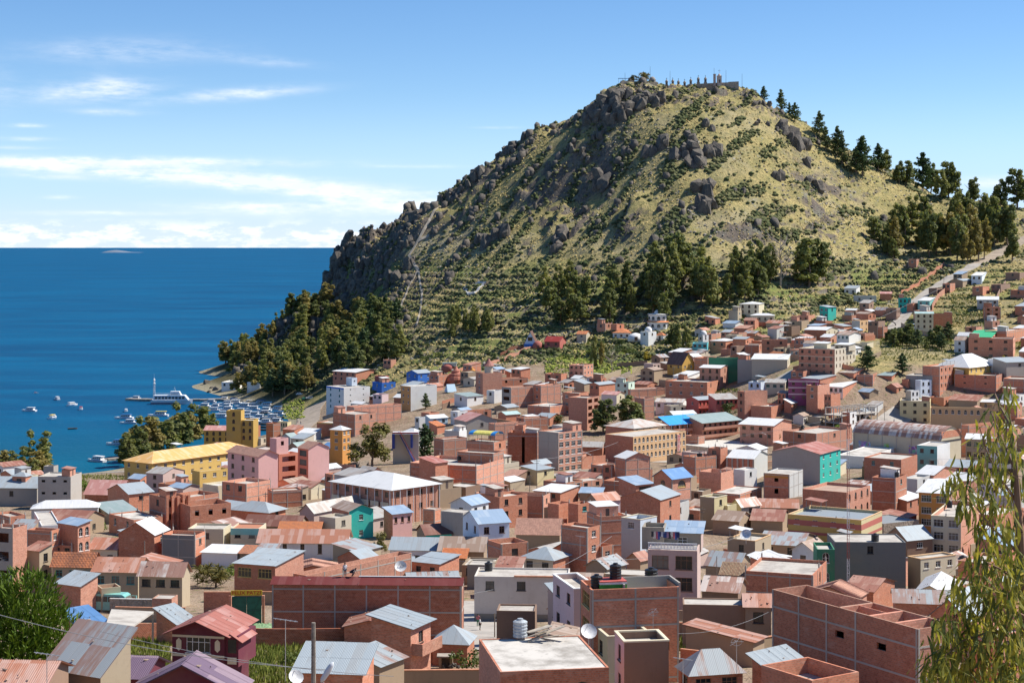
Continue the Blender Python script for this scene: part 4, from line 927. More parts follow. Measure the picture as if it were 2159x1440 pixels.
H(930,976,979,1081,352,60,8.0,'concrete',FS,'',rw=4,ph=.1,lab='blank grey concrete wall house left of the white dormered house')
H(879,898,952,1126,336,20,3.4,'teal','gL:rustdark','',rh=1.6,wl='adobe',lab='dark rusty roof with a blue strip beside the grey wall')
H(809,828,869,1083,374,36,5.4,'pink','sR:zincblue','R1x3n',rh=1.0,wl=BR,lab='small pink house with blue roof and wooden doors')
H(897,916,928,1074,384,62,4.8,BR,FS,'',ph=.1,lab='plain brick cube beside the small pink house')
H(822,937,942,1159,312,84,3.2,'white','gR:zinc','L1x3',rh=1.8,rw=8,lab='long low white house with pale zinc roof and chimney')
H(925,1020,1026,1161,311,84,3.2,'adobe','gR:rustbrown','',rh=2.1,rw=8,lab='low mud house with brown ribbed roof and chimney')
H(932,981,984,1176,292,84,2.7,'adobe','sL:tileorange','',rh=1.0,rw=4,lab='lean-to with orange tiles in front of the brown ribbed roof')
H(1028,1057,1114,1147,280,28,6.2,BR,FS,'',ph=.9,lab='square windowless brick block in the centre foreground')
H(1088,1180,1187,1126,340,84,3.6,'adobe','gR:tilepale','',rh=2.6,rw=9,lab='low house with broad pale clay-tile roof')
H(1100,1166,1200,1178,286,60,4.6,BR,'hip:zinc','L1x2',rh=1.5,oh=.5,wl='cream',lab='small house with pale zinc hipped roof and cream wall')
H(1166,1205,1250,1160,298,55,4.4,BR,'gL:zincrust','R1x1n',rh=1.2,lab='brick house with patched zinc roof beside the hipped one')
H(985,1034,1040,1191,266,82,4.2,'adobegrey',FS,'',ph=.2,rw=5,lab='grey-brown shed with black tanks behind the white corner house')
H(1183,1238,1266,1113,306,50,9.6,BR,FS,'R3x1w',ph=.5,wl=BR,cope=None,lab='three-storey brick house with white-framed windows, centre right')
H(1266,1269,1293,1152,303,44,6.0,BR,FS,'R2x1w',ph=1.0,lw=5,lab='brick annex with white-framed windows beside the three-storey house')
H(1262,1266,1322,1089,334,20,9.0,BR,FS,'',ph=.8,lw=7,frame=1,lab='tall open brick frame between brick and white houses')
H(1310,1350,1385,1096,310,50,9.6,'bluewhite',FS,'L1x1w R3x1w',ph=.8,wl='greyplaster',cope='cream',lab='white three-storey house with stepped parapet and blue windows')
H(1308,1392,1434,1053,374,60,9.0,BR,'gL:zinc','R2x1',rh=1.7,oh=.3,lab='big brick gable house with row of vents, right of centre')
r_bl=H(1378,1417,1457,1008,424,42,9.4,PB_,'gL:blue','L1x1AyR',rh=1.9,oh=.5,frame=1,ops=[('R',.30,.72,.7,2.6,'ya')],wl=BR,lab='brick house with blue gable roof and arched windows')
H(1337,1341,1379,1022,432,36,6.6,BR,'sR:zincblue','R1x1b',rh=1.2,lw=7,lab='brick wing with pale blue roof left of the blue gable')
H(1297,1319,1371,966,488,30,10.0,PB_,'gR:white','',rh=1.5,wl=BR,frame=1,lab='blank brick house with white roof and brick stair tower')
H(1270,1290,1299,981,484,62,7.4,BR,FS,'L2x1',lab='brick house with a yellow awning')
H(1272,1319,1343,1016,456,62,5.0,BR,FS,'',ph=.9,lab='low brick walls below the yellow awning house')
H(1235,1261,1309,1056,388,32,6.0,'palepink','gL:rustbright','R1x2w',rh=1.5,wl='adobe',lab='pale pink house with rust-red roof')
H(1200,1219,1246,1063,376,46,7.4,BR,FS,'R1x1t',lab='brick house with green-tinted window and stepped parapet')
H(1155,1178,1206,1063,385,48,7.0,BR,FS,'',ph=.8,lab='brick house with grey pole beside it, centre')
H(1476,1506,1533,1050,388,50,7.4,'paleyellow',FS,'R1x1',wl='adobe',ph=.4,cope='cream',lab='pale yellow house with brown side wall and one window')
H(1531,1534,1553,1066,384,50,5,'paleyellow',FS,'',ph=.3,lw=6,lab='low pale yellow annex beside the brown side wall')
H(1541,1563,1603,1067,388,35,4.6,'beige','gL:rustwhite','R1x1',rh=1.6,wl='paleyellow',lab='yellow gable house with rust and white roof')
H(1503,1558,1583,1098,350,64,3.2,'adobe','gR:rustbrown','',rh=1.6,lab='low house with dull red rusty roof behind the washing terrace')
H(1583,1650,1664,1098,352,76,3.2,'adobe','gR:rust','',rh=1.6,lab='low house with ribbed rusty roof and a black tank')
H(1600,1682,1690,1070,392,80,3.2,'adobe','gR:rustbright','',rh=1.6,rw=7,lab='long rusty roof with one pale sheet, right of centre')
H(1474,1520,1546,997,460,56,6.2,PB_,FS,'',ph=1.3,lab='stepped brick walls of an unfinished house, right of centre')
H(1547,1570,1596,991,478,46,5.4,'white',FW,'R1x1',ph=.3,lab='small white block house with a white box on its roof')
H(1440,1466,1511,964,520,36,8.0,BR,FS,'',ph=.6,frame=1,lab='tall blank brick house below the arched hotel')
H(1493,1519,1534,946,540,56,10.0,BR,FS,'L1x1',lab='slim brick tower house with tank beside the white shed roof')
r_wsh=H(1533,1589,1603,967,546,64,6.6,'greyplaster','gR:white','',rh=1.8,wl=BR,rw=14,frame=0,lab='brick shed with brilliant white sheet roof and pillars')
H(1552,1600,1618,948,575,60,6.0,'white','gL:white','',rh=1.2,lab='wide white roof behind the brilliant white shed')
H(1222,1268,1273,1039,432,80,2.8,'adobe','sL:zincblue','',rh=.7,lab='low shed with dark blue roof beside a brown wall')
H(1125,1181,1219,1038,430,60,3.2,BR,'sL:white','',rh=.6,lab='low building with wide white roof, centre')
H(1503,1560,1606,1042,430,60,3.6,BR,FW,'',ph=.25,lab='low building with large white flat roof and poles')
H(1455,1481,1499,1036,430,60,3.8,'adobe',FS,'',lab='low brown walled yard right of the blue gable house')
H(1236,1279,1319,1196,260,52,4.6,'adobe','gL:zincrust','',rh=1.3,oh=.4,lab='mud-brick house with striped rust and zinc gable')
H(1322,1350,1371,1180,282,50,3.4,'adobe','gL:rust','',rh=1.2,lab='mud house with rusty roof left of the pink terrace house')
H(1272,1361,1366,1213,238,76,3.4,'adobe',FS,'',ph=.1,rw=5,lab='long low mud building behind the black water tanks')
H(1488,1556,1582,1195,264,64,3.6,'adobe','gR:zincrust','',rh=2.0,lab='house with zinc roof rusting along its lower half')
H(1520,1592,1606,1213,246,72,3.2,'adobe','gR:tilebrown','',rh=1.5,lab='low house with brown weathered tile roof')
H(1480,1556,1573,1247,226,72,3.8,'adobebrown','gR:rustwhite','',rh=1.5,lab='brown house with patchy pinkish rust roof behind the mud wall')
H(1582,1632,1672,1193,262,50,5.2,BR,'sR:white','',rh=1.2,oh=.5,lab='brick house with bright white sloping roof')
H(1570,1714,1743,1212,250,70,5.6,BR,FS,'R1x1an',ph=.5,frame=1,lab='long low brick building with grey pillars')
H(1534,1592,1626,1141,290,60,5.6,'adobecream',FS,'',ph=.5,wl='adobe',cope='apricot',lab='mud-brick house with tile coping and a satellite dish')
H(1600,1690,1716,1150,285,70,3.4,'adobe','gR:zincrust','',rh=1.5,lab='low house with rust, zinc and yellow sheet roof')
H(1670,1716,1744,1161,290,56,6.2,'white','gL:rustbrown','R1x1n L1x1n',rh=1.5,oh=.5,lab='white house with brown roof and black tank')
r_tl=H(1628,1729,1772,957,490,58,9.0,'teal','gL:redpink','R3x3w',rh=1.8,wl='concrete',oh=.4,lab='teal house with red gable and huge blank grey side wall')
H(1650,1721,1797,914,545,46,7.4,PB_,FS,'',ph=.8,wl=BR,frame=1,lab='long blank brick house beside the round-roofed hall')
r_or=H(1610,1664,1693,1000,420,62,8.2,'greyplaster',FS,'L2x1on',ph=.3,wl=BR,frame=1,bands=[(.1,1.2,'orange','L')],lab='brick house with an orange translucent top strip')
H(1692,1785,1835,1038,425,56,9.0,PB_,'flat:dirt','R2x4an',ph=.7,wl=BR,lab='brick house with two rows of four brick arches')
H(1838,1888,1912,1009,436,60,10.0,BR,FS,'R1x1t',ph=.6,lab='tall brick house with one blue window, right')
H(1822,1900,1934,969,486,58,8.0,BR,FS,'L1x2t',ph=.4,frame=0,lab='wide brick house with open bays facing the street')
r_st=H(1661,1816,1861,1097,346,60,7.8,'paleyellow','flat:zinc','L2x4w',ph=.5,wl='yellow',cope='apricot',bands=[(.95,2.1,'redplaster','LR'),(3.3,3.9,'redplaster','LR'),(5.1,5.9,'redplaster','L')],lab='long yellow building with broad red stripes')
H(1868,1913,1966,1138,325,26,4.6,'adobebrown','gL:zinc','R1x1w',rh=2.2,oh=.3,lab='brown house with wide silvery zinc roof')
H(1860,1863,1938,1104,346,30,3.2,'stone','flat:zinc','',ph=.2,lw=10,lab='low stone-walled building with rusty coping right of the striped one')
r_big=H(1800,1984,2026,928,550,45,6.8,'cream','bR:rustwhite','',rh=4.0,wl='beige',bands=[(6.2,6.8,'concrete','L')],lab='large market hall with rusty barrel roof and murals',name='market_hall',cat='building')
H(1839,1888,1912,946,520,60,3.8,'pinkplaster','hip:tilepale','L1x4n',rh=1.2,lab='pink cottage with clay-tile roof in front of the barrel hall')
H(1765,1830,1886,963,502,60,3.4,'white',FW,'',ph=.2,lab='white flat roof with brick posts beside the teal house')
H(1933,1976,2003,941,532,58,9.6,'white',FS,'L3x2',wl='teal2',ph=.3,lab='pale teal and white house in front of the barrel hall')
H(2026,2042,2115,897,560,36,9.0,BR,FS,'',ph=.8,lab='bare brick block right of the barrel-roofed hall')
H(2036,2079,2086,926,522,70,9.0,'brownplaster','gR:white','L2x3by',rh=1.0,lab='old brown house with white roof and tall windows')
H(2079,2140,2162,938,515,74,9.0,'white',FS,'L3x3b',lab='white house with purple vertical sign, right edge')
H(1992,2050,2075,986,480,60,4.2,BR,'gR:zinc','L1x3',rh=1.4,lab='low brick house with zinc roof and white arc gable')
H(1932,1968,2015,1001,456,52,5.0,PB_,'gR:white','',rh=1.7,lab='house with bright white roof and brick gable')
H(1905,1934,1962,1010,445,55,4.5,'paleconcrete',FS,'R1x1',lab='pale concrete house below the bright white roof')
H(1880,1912,1945,1055,400,55,4.4,BR,'sR:white','',rh=.8,lab='brick hut with tilted white roof below the tall brick house')
H(1712,1740,1790,1070,395,50,4,BR,FS,'R1x1',lab='low brick house in front of the arched brick house')
H(1688,1712,1741,1067,380,60,4.5,'greyplaster',FS,'',lab='pale grey flat house behind the striped building')
r_wb=H(688,725,780,818,836,38,14.5,'white',FS,'L4x2t R3x2so',ph=.4,lab='white five-storey hotel with blue balconies above the harbour',name='hotel',cat='hotel',bands=[(0,.8,'blue','L')])
sub(r_wb,730,742,753,797,850,38,5,'bluewhite',FS,'R1x1s',base=4)
H(742,746,847,858,758,36,10.0,PB_,FS,'',ph=.7,lw=6,frame=1,lab='long lit brick wall building below the white harbour hotel')
H(702,748,794,874,738,46,9.0,PB_,FS,'',ph=.5,wl=BR,frame=1,lab='plain brick building in front of the white harbour hotel')
H(668,722,746,893,716,64,5.0,BR,FW,'',ph=.3,bands=[(0,.5,'yellow','L')],lab='brick building edged in yellow with white flat roof')
r_ot=H(696,722,739,906,600,60,12.0,'orange','hip:white','L3x1w R3x2w',rh=1.2,lab='tall orange tower house beside the round leafy tree')
H(702,750,808,785,880,50,8.6,BR,'gR:white','L2x4n',rh=1.2,oh=.5,wl='salmon',lab='long brick lodge with white ribbed roof below the wood')
r_b1=H(857,881,910,787,858,45,6.8,'blue','gL:zinc','L2x2w R2x2w',rh=1.4,lab='bright blue two-storey house with zinc gable')
H(785,805,834,807,838,36,5.4,'blue',FS,'L1x1w R1x2w',lab='small bright blue flat-roofed house above the white block')
H(845,866,921,815,800,40,11.0,'paleconcrete',FW,'L3x2w',wl='orangebrown',lab='block with ochre front and blank white side wall')
H(790,812,819,793,866,70,4.4,'redplaster',FS,'L1x1a',lab='small red flat-roofed house near the blue ones')
H(808,824,835,759,905,60,5.2,PB_,FS,'L1x2',lab='little brick tower standing alone below the terraces')
H(786,805,819,832,812,50,4.2,'palepink','flat:tilepale','L1x2',lab='pale pink cottage below the small blue house')
H(467,505,522,806,1075,80,4.2,'white',FW,'L1x3',lab='low white boathouse at the edge of the wood')
H(521,548,556,806,1062,80,4.2,'white',FS,'',lab='low white store half hidden behind the shore trees')
H(585,606,614,890,800,60,4.0,'paleyellow',FW,'L1x4',lab='little yellow kiosk with white roof by the beach')
H(561,576,592,893,696,46,9.0,BR,FS,'',lab='slim brick tower between the mustard hotel and the beach road')
H(628,662,677,914,690,68,3.4,'white','sL:white','',lab='low shed with white roof beside the brick edged in yellow')
H(593,612,628,921,660,55,4.5,'greyplaster','gL:zincgreen','',rh=1.3,lab='little house with grey-green gable roof behind the pink tower')
H(613,640,662,925,640,60,4,'beige','sL:zinc','',lab='low house with bluish zinc roof behind the pink tower')
H(606,630,652,943,610,52,4.6,'brown','gL:zincgreen','',rh=1.6,lab='dark gable house between the pink tower and the orange house')
H(652,680,697,932,620,55,5,'beige',FS,'L1x2',lab='beige house behind the right wing of the pink hotel')
H(676,697,712,945,590,60,5.5,'orangebrown','sL:blue','L1x2',lab='ochre annex with dark blue roof beside the orange tower house')
r_mu=H(430,484,487,907,706,85,7.4,'mustard','gR:rose','L2x4an',rh=1.6,rw=9,lab='mustard hotel with pink roof, arched windows and square tower',name='hotel',cat='hotel')
sub(r_mu,477,508,511,866,706,85,15,'mustard',FS,'L3x1an',base=15,rw=6)
sub(r_mu,507,534,538,886,706,85,11,'mustard',FS,'L3x2an',base=11.5,rw=9)
H(600,622,640,958,585,55,5,'white','sL:white','',lab='small white-roofed shed right behind the pink hotel tower')
r_cone=H(1003,1018,1059,787,790,30,10.0,PB_,FS,'L3x1w',ph=.6,lab='brick house with a round turret and red cone roof')
H(1036,1052,1113,799,784,30,5.4,BR,FS,'L1x1op R1x2op',lab='brick house with two dark openings right of the cone turret')
H(1078,1098,1118,779,828,40,6.2,BR,'sL:white','L1x2',rh=.6,lab='brick house with tilted white roof below the dark shrubs')
H(958,985,1019,836,750,42,4.6,'white','sR:zincgreen','L1x1n R1x1n',rh=.9,lab='white cottage with dull green roof')
H(1026,1042,1061,824,756,46,6.0,'white',FW,'L1x1',lab='white cube house with one window left of the open brick floors')
H(1058,1077,1124,817,744,40,9.4,PB_,FS,'L3x1bo',wl='concrete',frame=1,lab='brick house with open concrete floors on its left')
H(1124,1140,1183,813,754,36,9.4,PB_,FW,'L2x1w',wl=BR,frame=1,lab='brick house with white roof sheets and round windows')
H(1149,1183,1196,789,788,64,5.4,BR,FS,'L1x2',lab='low brick house with two small windows and orange trim')
H(1186,1221,1241,829,718,60,9.0,BR,FS,'L3x2w',lab='dark brick house with blue-tinted windows left of the tall slim block')
H(1199,1238,1263,839,688,60,13.0,PB_,FS,'R4x2bo',wl=PB_,lab='tall slim brick block with open balconies and yellow tarpaulin',name='apartment_building')
H(1112,1159,1201,857,704,56,4.6,BR,FW,'',ph=.3,lab='low brick yard with a white inner wall')
H(958,984,1048,888,660,26,5.6,'concrete','gR:rose','',rh=2.6,lab='grey concrete gable house with rose-red roof')
H(950,965,986,868,690,40,5.4,'white',FW,'L1x1n R1x1n',lab='white house with blue tank box and maroon shutters')
H(984,987,1037,867,690,30,4.4,BR,FS,'',lw=5,lab='low lit brick house right of the maroon-shuttered one')
H(1050,1067,1097,874,698,36,4.0,BR,'gL:tealzinc','',rh=1.0,lab='low house with pale teal sheet roof')
H(1103,1121,1141,880,690,46,4.2,BR,'sR:white','',rh=.6,lab='low house with white sheet roof below the white inner wall')
H(1040,1043,1108,894,632,30,7.0,PB_,FS,'',lw=5,frame=1,lab='broad lit brick house behind the canopy terrace')
H(1102,1105,1156,882,650,30,6.6,BR,FS,'',lw=6,frame=1,lab='broad lit brick house with thin concrete lines')
H(931,935,985,926,586,36,8.0,PB_,FS,'',lw=6,frame=1,lab='lit brick house left of the blue and yellow canopy')
r_can=H(983,1041,1067,933,580,60,9.0,BR,FS,'',ph=.4,frame=1,lab='brick building with roof terrace under a blue and yellow canopy')
H(937,968,984,909,610,60,6.0,'white',FS,'',wl='greyplaster',lab='pale grey and white block behind the lit brick house')
r_dk=H(1070,1133,1137,913,566,78,11.0,'brickdark',FS,'',frame=1,ph=1.0,ops=[('L',.42,.52,1.4,10.0,'o')],rw=8,lab='tall dark brick building with a black vertical slot')
sub(r_dk,1089,1103,1107,897,570,70,5,BR,FS,'',base=4)
H(1135,1177,1228,912,553,48,12.5,PB_,FS,'R5x4wb',wl='concrete',ph=.4,lab='tall hotel with blank grey side and rows of windows',name='hotel',cat='hotel')
H(1098,1132,1168,991,510,46,4.6,'paleyellow','sR:zinc','L1x1 R1x1',rh=.7,lab='small yellow house with zinc roof below the dark brick building')
H(888,905,926,871,680,45,5.0,BR,FS,'R1x1w',lab='small brick house with grey chimney block left of the gable')
H(876,884,890,880,640,40,7.0,'paleconcrete',FS,'L1x1',lab='tall pale narrow house left of the small brick one')
H(890,908,944,882,655,36,4.4,'paleblue','gL:white','',rh=1.1,lab='pale blue cottage with white gable roof')
H(905,922,938,898,625,50,3.6,BR,'sR:tileorange','',lab='small house with orange tiles beside the pine')
H(838,874,902,917,592,50,5.6,'white','hip:white','L1x3n',rh=2.0,oh=.7,lab='white pavilion with hipped white roof behind the toboggan ramp')
H(1258,1276,1291,682,900,50,6.0,PB_,FS,'L1x1 R1x1',lab='brick house with white roof edge, left of the orange roofs')
H(1288,1300,1316,684,905,50,6.0,BR,FW,'R1x1',lab='brick house with white roof edge beside its twin')
H(1292,1328,1336,701,880,78,3.8,'white','hip:tileorange','L1x3n',rh=1.5,oh=.6,lab='white cottage with wide orange hipped roof')
H(1216,1236,1244,704,884,70,4.0,'beige','gR:tileorange','L1x1w',rh=1.4,lab='beige cottage with orange tiles on the green slope')
r_d1=H(1350,1367,1384,700,862,46,5.6,'white',FW,'L1x1n R1x1n',ph=.4,lab='white house with white dome above the hedge')
r_d2=H(1474,1482,1494,707,852,46,6.2,'white',FW,'L1x1n R1x1',ph=.4,lab='white tower with white dome behind the turquoise house')
H(1384,1398,1403,706,866,60,3.6,'white','hip:tileorange','L1x1a',rh=1.3,lab='white wing with orange tiles right of the white dome house')
H(1460,1491,1494,724,830,80,6.6,'turquoise',FS,'L2x3n',lab='turquoise house with three small windows')
r_gab=H(1407,1438,1464,768,800,38,5.6,'gold','gR:brownroof','R2x2w L1x2',rh=5.2,oh=.4,wl='gold',lab='golden yellow chalet with steep dark brown gable roofs',name='chalet')
sub(r_gab,1376,1405,1424,772,812,40,5,'gold','gR:brownroof','L1x2w',base=6,rh=5.4,oh=.3)
sub(r_gab,1358,1374,1383,772,796,46,5,'gold',FS,'L1x2w',base=5.5)
H(1475,1519,1538,776,770,64,9.0,PB_,'gR:white','L2x3an R2x1an',rh=.9,lab='brick villa with white roof and arched corner tower')
H(1403,1491,1522,806,736,62,7.2,BR,FS,'L2x4w R1x2an',lab='long two-storey brick building below the chalet')
H(1420,1450,1478,793,756,56,3.4,'white','sL:white','',lab='penthouse with white canopy roof above the long brick building')
H(1297,1325,1338,807,750,62,7.4,'palegreen',FS,'L2x2n R2x1',lab='pale mint green house')
H(1325,1329,1403,821,722,26,5.6,PB_,FS,'',lw=8,lab='broad lit brick house right of the mint green house')
H(1210,1232,1248,809,754,60,4.4,'adobe','sR:zinc','',lab='mud house with zinc roof left of the mint green house')
H(1243,1263,1297,811,748,50,4.4,BR,'gL:zinc','',rh=.9,lab='brick row with zinc roof beside the mint green house')
H(1284,1305,1323,801,770,60,3.4,BR,'gR:rustbrown','',rh=1.0,lab='house with pale rusty roof behind the mint green house')
H(1268,1300,1317,832,730,60,5.4,'cream','gR:rose','R1x1',rh=1.1,wl='white',lab='cream house with rose-red roof above the two big trees')
H(1382,1440,1448,848,700,74,4.0,'white','gR:whiterust','L1x4',rh=1.1,lab='long white house with pale rusty roof left of the red house')
H(1447,1473,1511,843,700,36,6.8,'red','gL:zinc','R2x5n L1x1w',rh=1.0,oh=.4,bal=1,lab='red two-storey house with zinc roof and gallery')
H(1507,1510,1556,842,712,20,6.6,'red','sR:zincgrey','R1x5n',rh=1.6,lw=7,lab='red wing with beige sheet roof')
H(1353,1358,1380,840,680,36,9.4,PB_,FS,'',lw=6,lab='tall narrow brick house beside the two big trees')
H(1405,1420,1468,874,660,26,4.2,'paleyellow','gL:white','R1x4a',rh=1.2,lab='pale yellow house with white roof and four arches')
H(1400,1414,1447,856,680,26,4.2,'beige',FS,'R1x2',lab='beige low house in front of the red house')
H(1200,1230,1251,770,800,60,7.4,PB_,FS,'L2x3n R2x3w',lab='rough brick house on bare ground left of the chalet')
H(1148,1180,1193,720,890,70,5.0,'redplaster','gR:red','L1x2n',rh=2.4,lab='red-roofed lodge at the head of the brick steps')
r_arch=H(1276,1335,1446,921,620,44,10.4,'apricot','terrace:slab','R3x13aw',wl=BR,ph=.3,bands=[],lab='cream hotel with rows of small arched windows and red vertical sign',name='hotel',cat='hotel')
sub(r_arch,1277,1336.5,1404,902,620.6,44,4,'cream','hip:whiterust','R1x5aw',wl=BR,base=3.3,rh=2.2,oh=.7)
r_sch=H(1396,1412,1478,893,654,38,8.6,PB_,'sR:brightblue','R2x6n',rh=1.8,oh=1.2,bal=2,lab='school wing with vivid blue roof and long galleries',name='school_building',cat='school')
H(1477,1481,1557,890,668,38,8.6,PB_,'sR:zincgreen','R2x7n',rh=1.8,oh=1.2,lw=7,bal=2,lab='school wing with grey-green roof and long galleries',name='school_building',cat='school')
H(1560,1630,1669,897,642,60,7.6,PB_,'gR:white','L2x4n',rh=1.6,oh=.6,wl=PB_,lab='large brick hall with broad dazzling white roof')
H(1444,1472,1486,920,600,50,5.4,PB_,FS,'',lab='blank pinkish brick wall house by the sports court')
H(1222,1270,1276,942,592,80,4.2,BR,'gR:zincgrey','',rh=1.4,rw=9,lab='low brick shed with pale grey roof left of the arched hotel')
H(1555,1570,1618,826,700,30,10.4,PB_,FS,'L3x1',wl=BR,lab='tall blank brick block right of the red house')
H(1583,1626,1654,857,688,56,5.4,BR,FW,'',lab='brick house with white roof, shed and roof gear')
H(1660,1668,1692,850,680,56,4.5,BR,'sR:white','',lab='small building with white sloping roof right of the roof gear')
H(1662,1727,1731,803,716,80,8.4,'purple',FS,'L3x3n',rw=8,bands=[(.15,.55,'palepink','L'),(2.6,3.0,'palepink','L'),(5.2,5.6,'palepink','L')],lab='plum purple house striped with pale pink')
H(1690,1729,1763,799,738,50,7.4,BR,'sL:zinc','',rh=.9,lab='brick house with zinc roof behind the plum striped house')
H(1700,1724,1749,813,690,56,10.4,PB_,FS,'L2x1w',wl=BR,lab='tall brick house in front of the plum striped house')
H(1745,1752,1772,832,680,50,8.4,BR,FS,'',ph=1.4,lab='ruined stepped brick house with rubble')
H(1738,1777,1806,816,700,56,5.4,BR,'sL:white','L1x4t',wl='white',lab='white-fronted house with wide pale roof')
H(1578,1604,1625,806,744,56,6.4,'bluewhite',FS,'L1x2',lab='pale blue-white cube house below the sloping street')
H(1612,1655,1664,807,760,75,4.4,'beige','gR:zincgrey','L1x3t',rh=1.0,lab='beige shed with blue doors left of the plum house')
H(1640,1656,1671,829,714,50,4.8,'paleblue','gR:rustbrown','',rh=.8,wl=BR,lab='little brick and pale blue house')
H(1897,1961,1966,846,672,75,9.4,'paleyellow',FS,'L3x3',lab='pale yellow three-storey office with square windows')
r_ap=H(1962,2110,2152,863,668,75,8.0,'apricot',FS,'L1x11aw',lab='long apricot building with arched upper windows')
sub(r_ap,2035,2122,2150,848,676,75,4,'apricot','gR:white','L1x5aw',base=4.0,rh=.8)
H(1913,1921,1938,824,720,32,6.5,'white',FS,'R2x2',wl='beige',lab='white house with stepped outline left of the sculpted facade')
H(1936,1941,1964,802,726,30,9.4,'bluewhite',FS,'R3x2',lab='sculpted pale blue facade with tall windows')
H(1945,1981,2015,773,716,52,11.0,BR,FS,'R3x4n',wl=BR,lab='brick block with three rows of curved balconies')
H(1910,1966,1982,793,692,62,6.0,'greyplaster',FS,'R1x2n',wl='concrete',lab='grey concrete house in front of the curved balconies')
H(1973,2043,2103,774,736,46,7.0,'yellow','hip:white','R1x6aw L1x1aw',rh=4.6,oh=.5,wl='mustard',lab='yellow hall with great white tent-like roof',name='hall',cat='building')
H(2101,2104,2121,758,746,26,7.4,'white',FS,'R2x2',lw=6,lab='narrow white house right of the yellow hall')
H(2118,2122,2178,764,740,26,7.0,'concrete','sR:zinc','R1x1',lw=8,lab='grey concrete house with zinc roof at the right edge')
H(2012,2100,2130,792,690,62,7.4,BR,FS,'L2x2s',frame=1,lab='dark brick building below the yellow hall')
H(2115,2180,2200,800,680,62,7.0,BR,FS,'',lab='brown brick house at the right edge below the grey one')
r_gr=H(2042,2136,2157,714,725,70,9.6,PB_,FS,'L3x3n R3x2n',wl=BR,lab='four-storey brick block with green roof on top',name='apartment_building')
sub(r_gr,2043,2089,2112,711,731,70,3,PB_,'gR:green','L1x3n',base=3.2,rh=1.2,oh=.5)
H(2076,2122,2160,699,760,60,6.4,BR,FW,'',lab='brick building with flat white roof behind the green roof')
H(1930,1968,1972,661,850,80,9.4,'cream','gR:tealzinc','L3x3n',rh=.8,lab='narrow cream four-storey house with pale green roofs')
H(1895,1921,1924,629,900,80,6.8,'teal',FS,'L2x3',lab='vivid teal house with small windows on the steep street')
H(1728,1746,1763,648,876,50,7.4,'teal','sR:zinc','L2x2w R1x1',rh=.8,lab='teal three-storey house among the terraces')
H(1559,1600,1611,641,905,70,6.4,'cream','hip:white','L2x3an',rh=1.0,lab='cream two-storey villa with white hipped roof on the slope')
H(1583,1632,1640,665,880,80,4.4,'cream','hip:white','L1x4n',rh=1.0,lab='low cream house with balustrade below the cream villa')
H(1655,1690,1706,677,860,65,4.0,'adobe',FS,'L1x1',lab='low brown house with white hut roof below the terraces')
H(1650,1669,1687,688,836,46,6.0,'adobebrown',FS,'L1x1w',lab='brown cube house with one pale window')
H(1696,1742,1766,696,820,60,6.4,'cream','gR:white','R2x2n',rh=1.2,wl=BR,lab='long brick house with pale zinc roof and cream gable')
H(1796,1813,1831,676,850,50,6.4,'apricot',FS,'R2x2n',wl='greyplaster',lab='apricot house with grey side wall')
H(1830,1852,1866,678,815,60,7.4,'brown',FS,'',wl='brown',lab='tall plain brown house beside the steep street')
r_bh=H(1684,1760,1804,736,697,58,10.8,'beige',FS,'L4x5n R3x6n',wl=BR,bands=[(.1,.3,'cream','L'),(3.2,3.4,'cream','L'),(6.2,6.4,'cream','L')],lab='broad four-storey brick hotel with beige end wall',name='hotel',cat='hotel')
sub(r_bh,1716,1744,1752,724,706,58,3,'cream','sL:white','',base=2.2,rh=.4)
sub(r_bh,1760,1790,1803,727,708,58,3,'beige','sL:white','L1x3',base=2.6,rh=.4)
H(1606,1660,1666,717,800,82,5.4,BR,FS,'',lab='long red blank brick wall house')
H(1618,1640,1667,750,776,22,3.4,'white','gR:tileorange','R1x2a',rh=1.5,lab='white gable house with orange roof edge')
H(1555,1593,1613,759,760,60,8.0,'bluewhite',FS,'R2x2n',wl='concrete',lab='grey-sided white house at the foot of the sloping street')
H(1494,1640,1646,757,792,84,3.4,'green',FW,'',rw=8,lab='long low building with white roof and green wall')
H(1585,1660,1672,758,774,76,3.8,'beige','sL:white','R1x1g',lab='low white-roofed shop with green door')
H(1498,1530,1550,719,820,60,5.4,BR,'hip:white','L1x2',rh=.9,lab='brick house with white hipped roof above the white-roofed shops')
H(1545,1572,1590,715,826,60,5.2,BR,'gR:zinc','R1x2',rh=.9,lab='brick house with zinc roof beside the hipped one on the slope')
H(1570,1600,1608,727,810,75,4.4,BR,FS,'',lab='low brick shell left of the long red wall')
H(1540,1553,1572,730,808,50,5.0,'brown',FS,'L1x1o',lab='brown house with open ground floor on the slope')
H(1915,1932,1939,547,1000,70,5.4,BR,FS,'L1x1w',lab='lone brick cube high on the slope below the grove')
H(2048,2070,2081,581,960,70,4.4,'bluewhite','sL:white','L1x2n',lab='pale house with white roof beside the top of the steep street')
H(1987,2003,2014,598,930,60,5.4,BR,FW,'',lab='brick house with white flat roof at the bend of the steep street')
H(2005,2030,2052,592,936,60,4.4,'adobe','gL:zinc','',rh=.9,lab='mud house with zinc roof right of the steep street')
H(2050,2072,2086,605,930,60,5.4,BR,FS,'L1x1w',lab='square brick house below the pale house')
H(2090,2110,2130,600,935,60,4.6,'brown',FS,'',lab='low brown walled house near the right edge')
H(2060,2105,2130,632,892,74,4.4,'greyplaster','sL:white','L1x3n',lab='grey house with pale roof right of the green field')
H(2075,2110,2119,648,872,80,5.0,BR,FS,'L2x2op',lab='rusty brick house with open ground floor right of the green field')
H(2140,2175,2195,646,870,60,5.0,BR,'sL:zinc','L1x1w',lab='brick house with zinc roof at the right edge above the terraces')
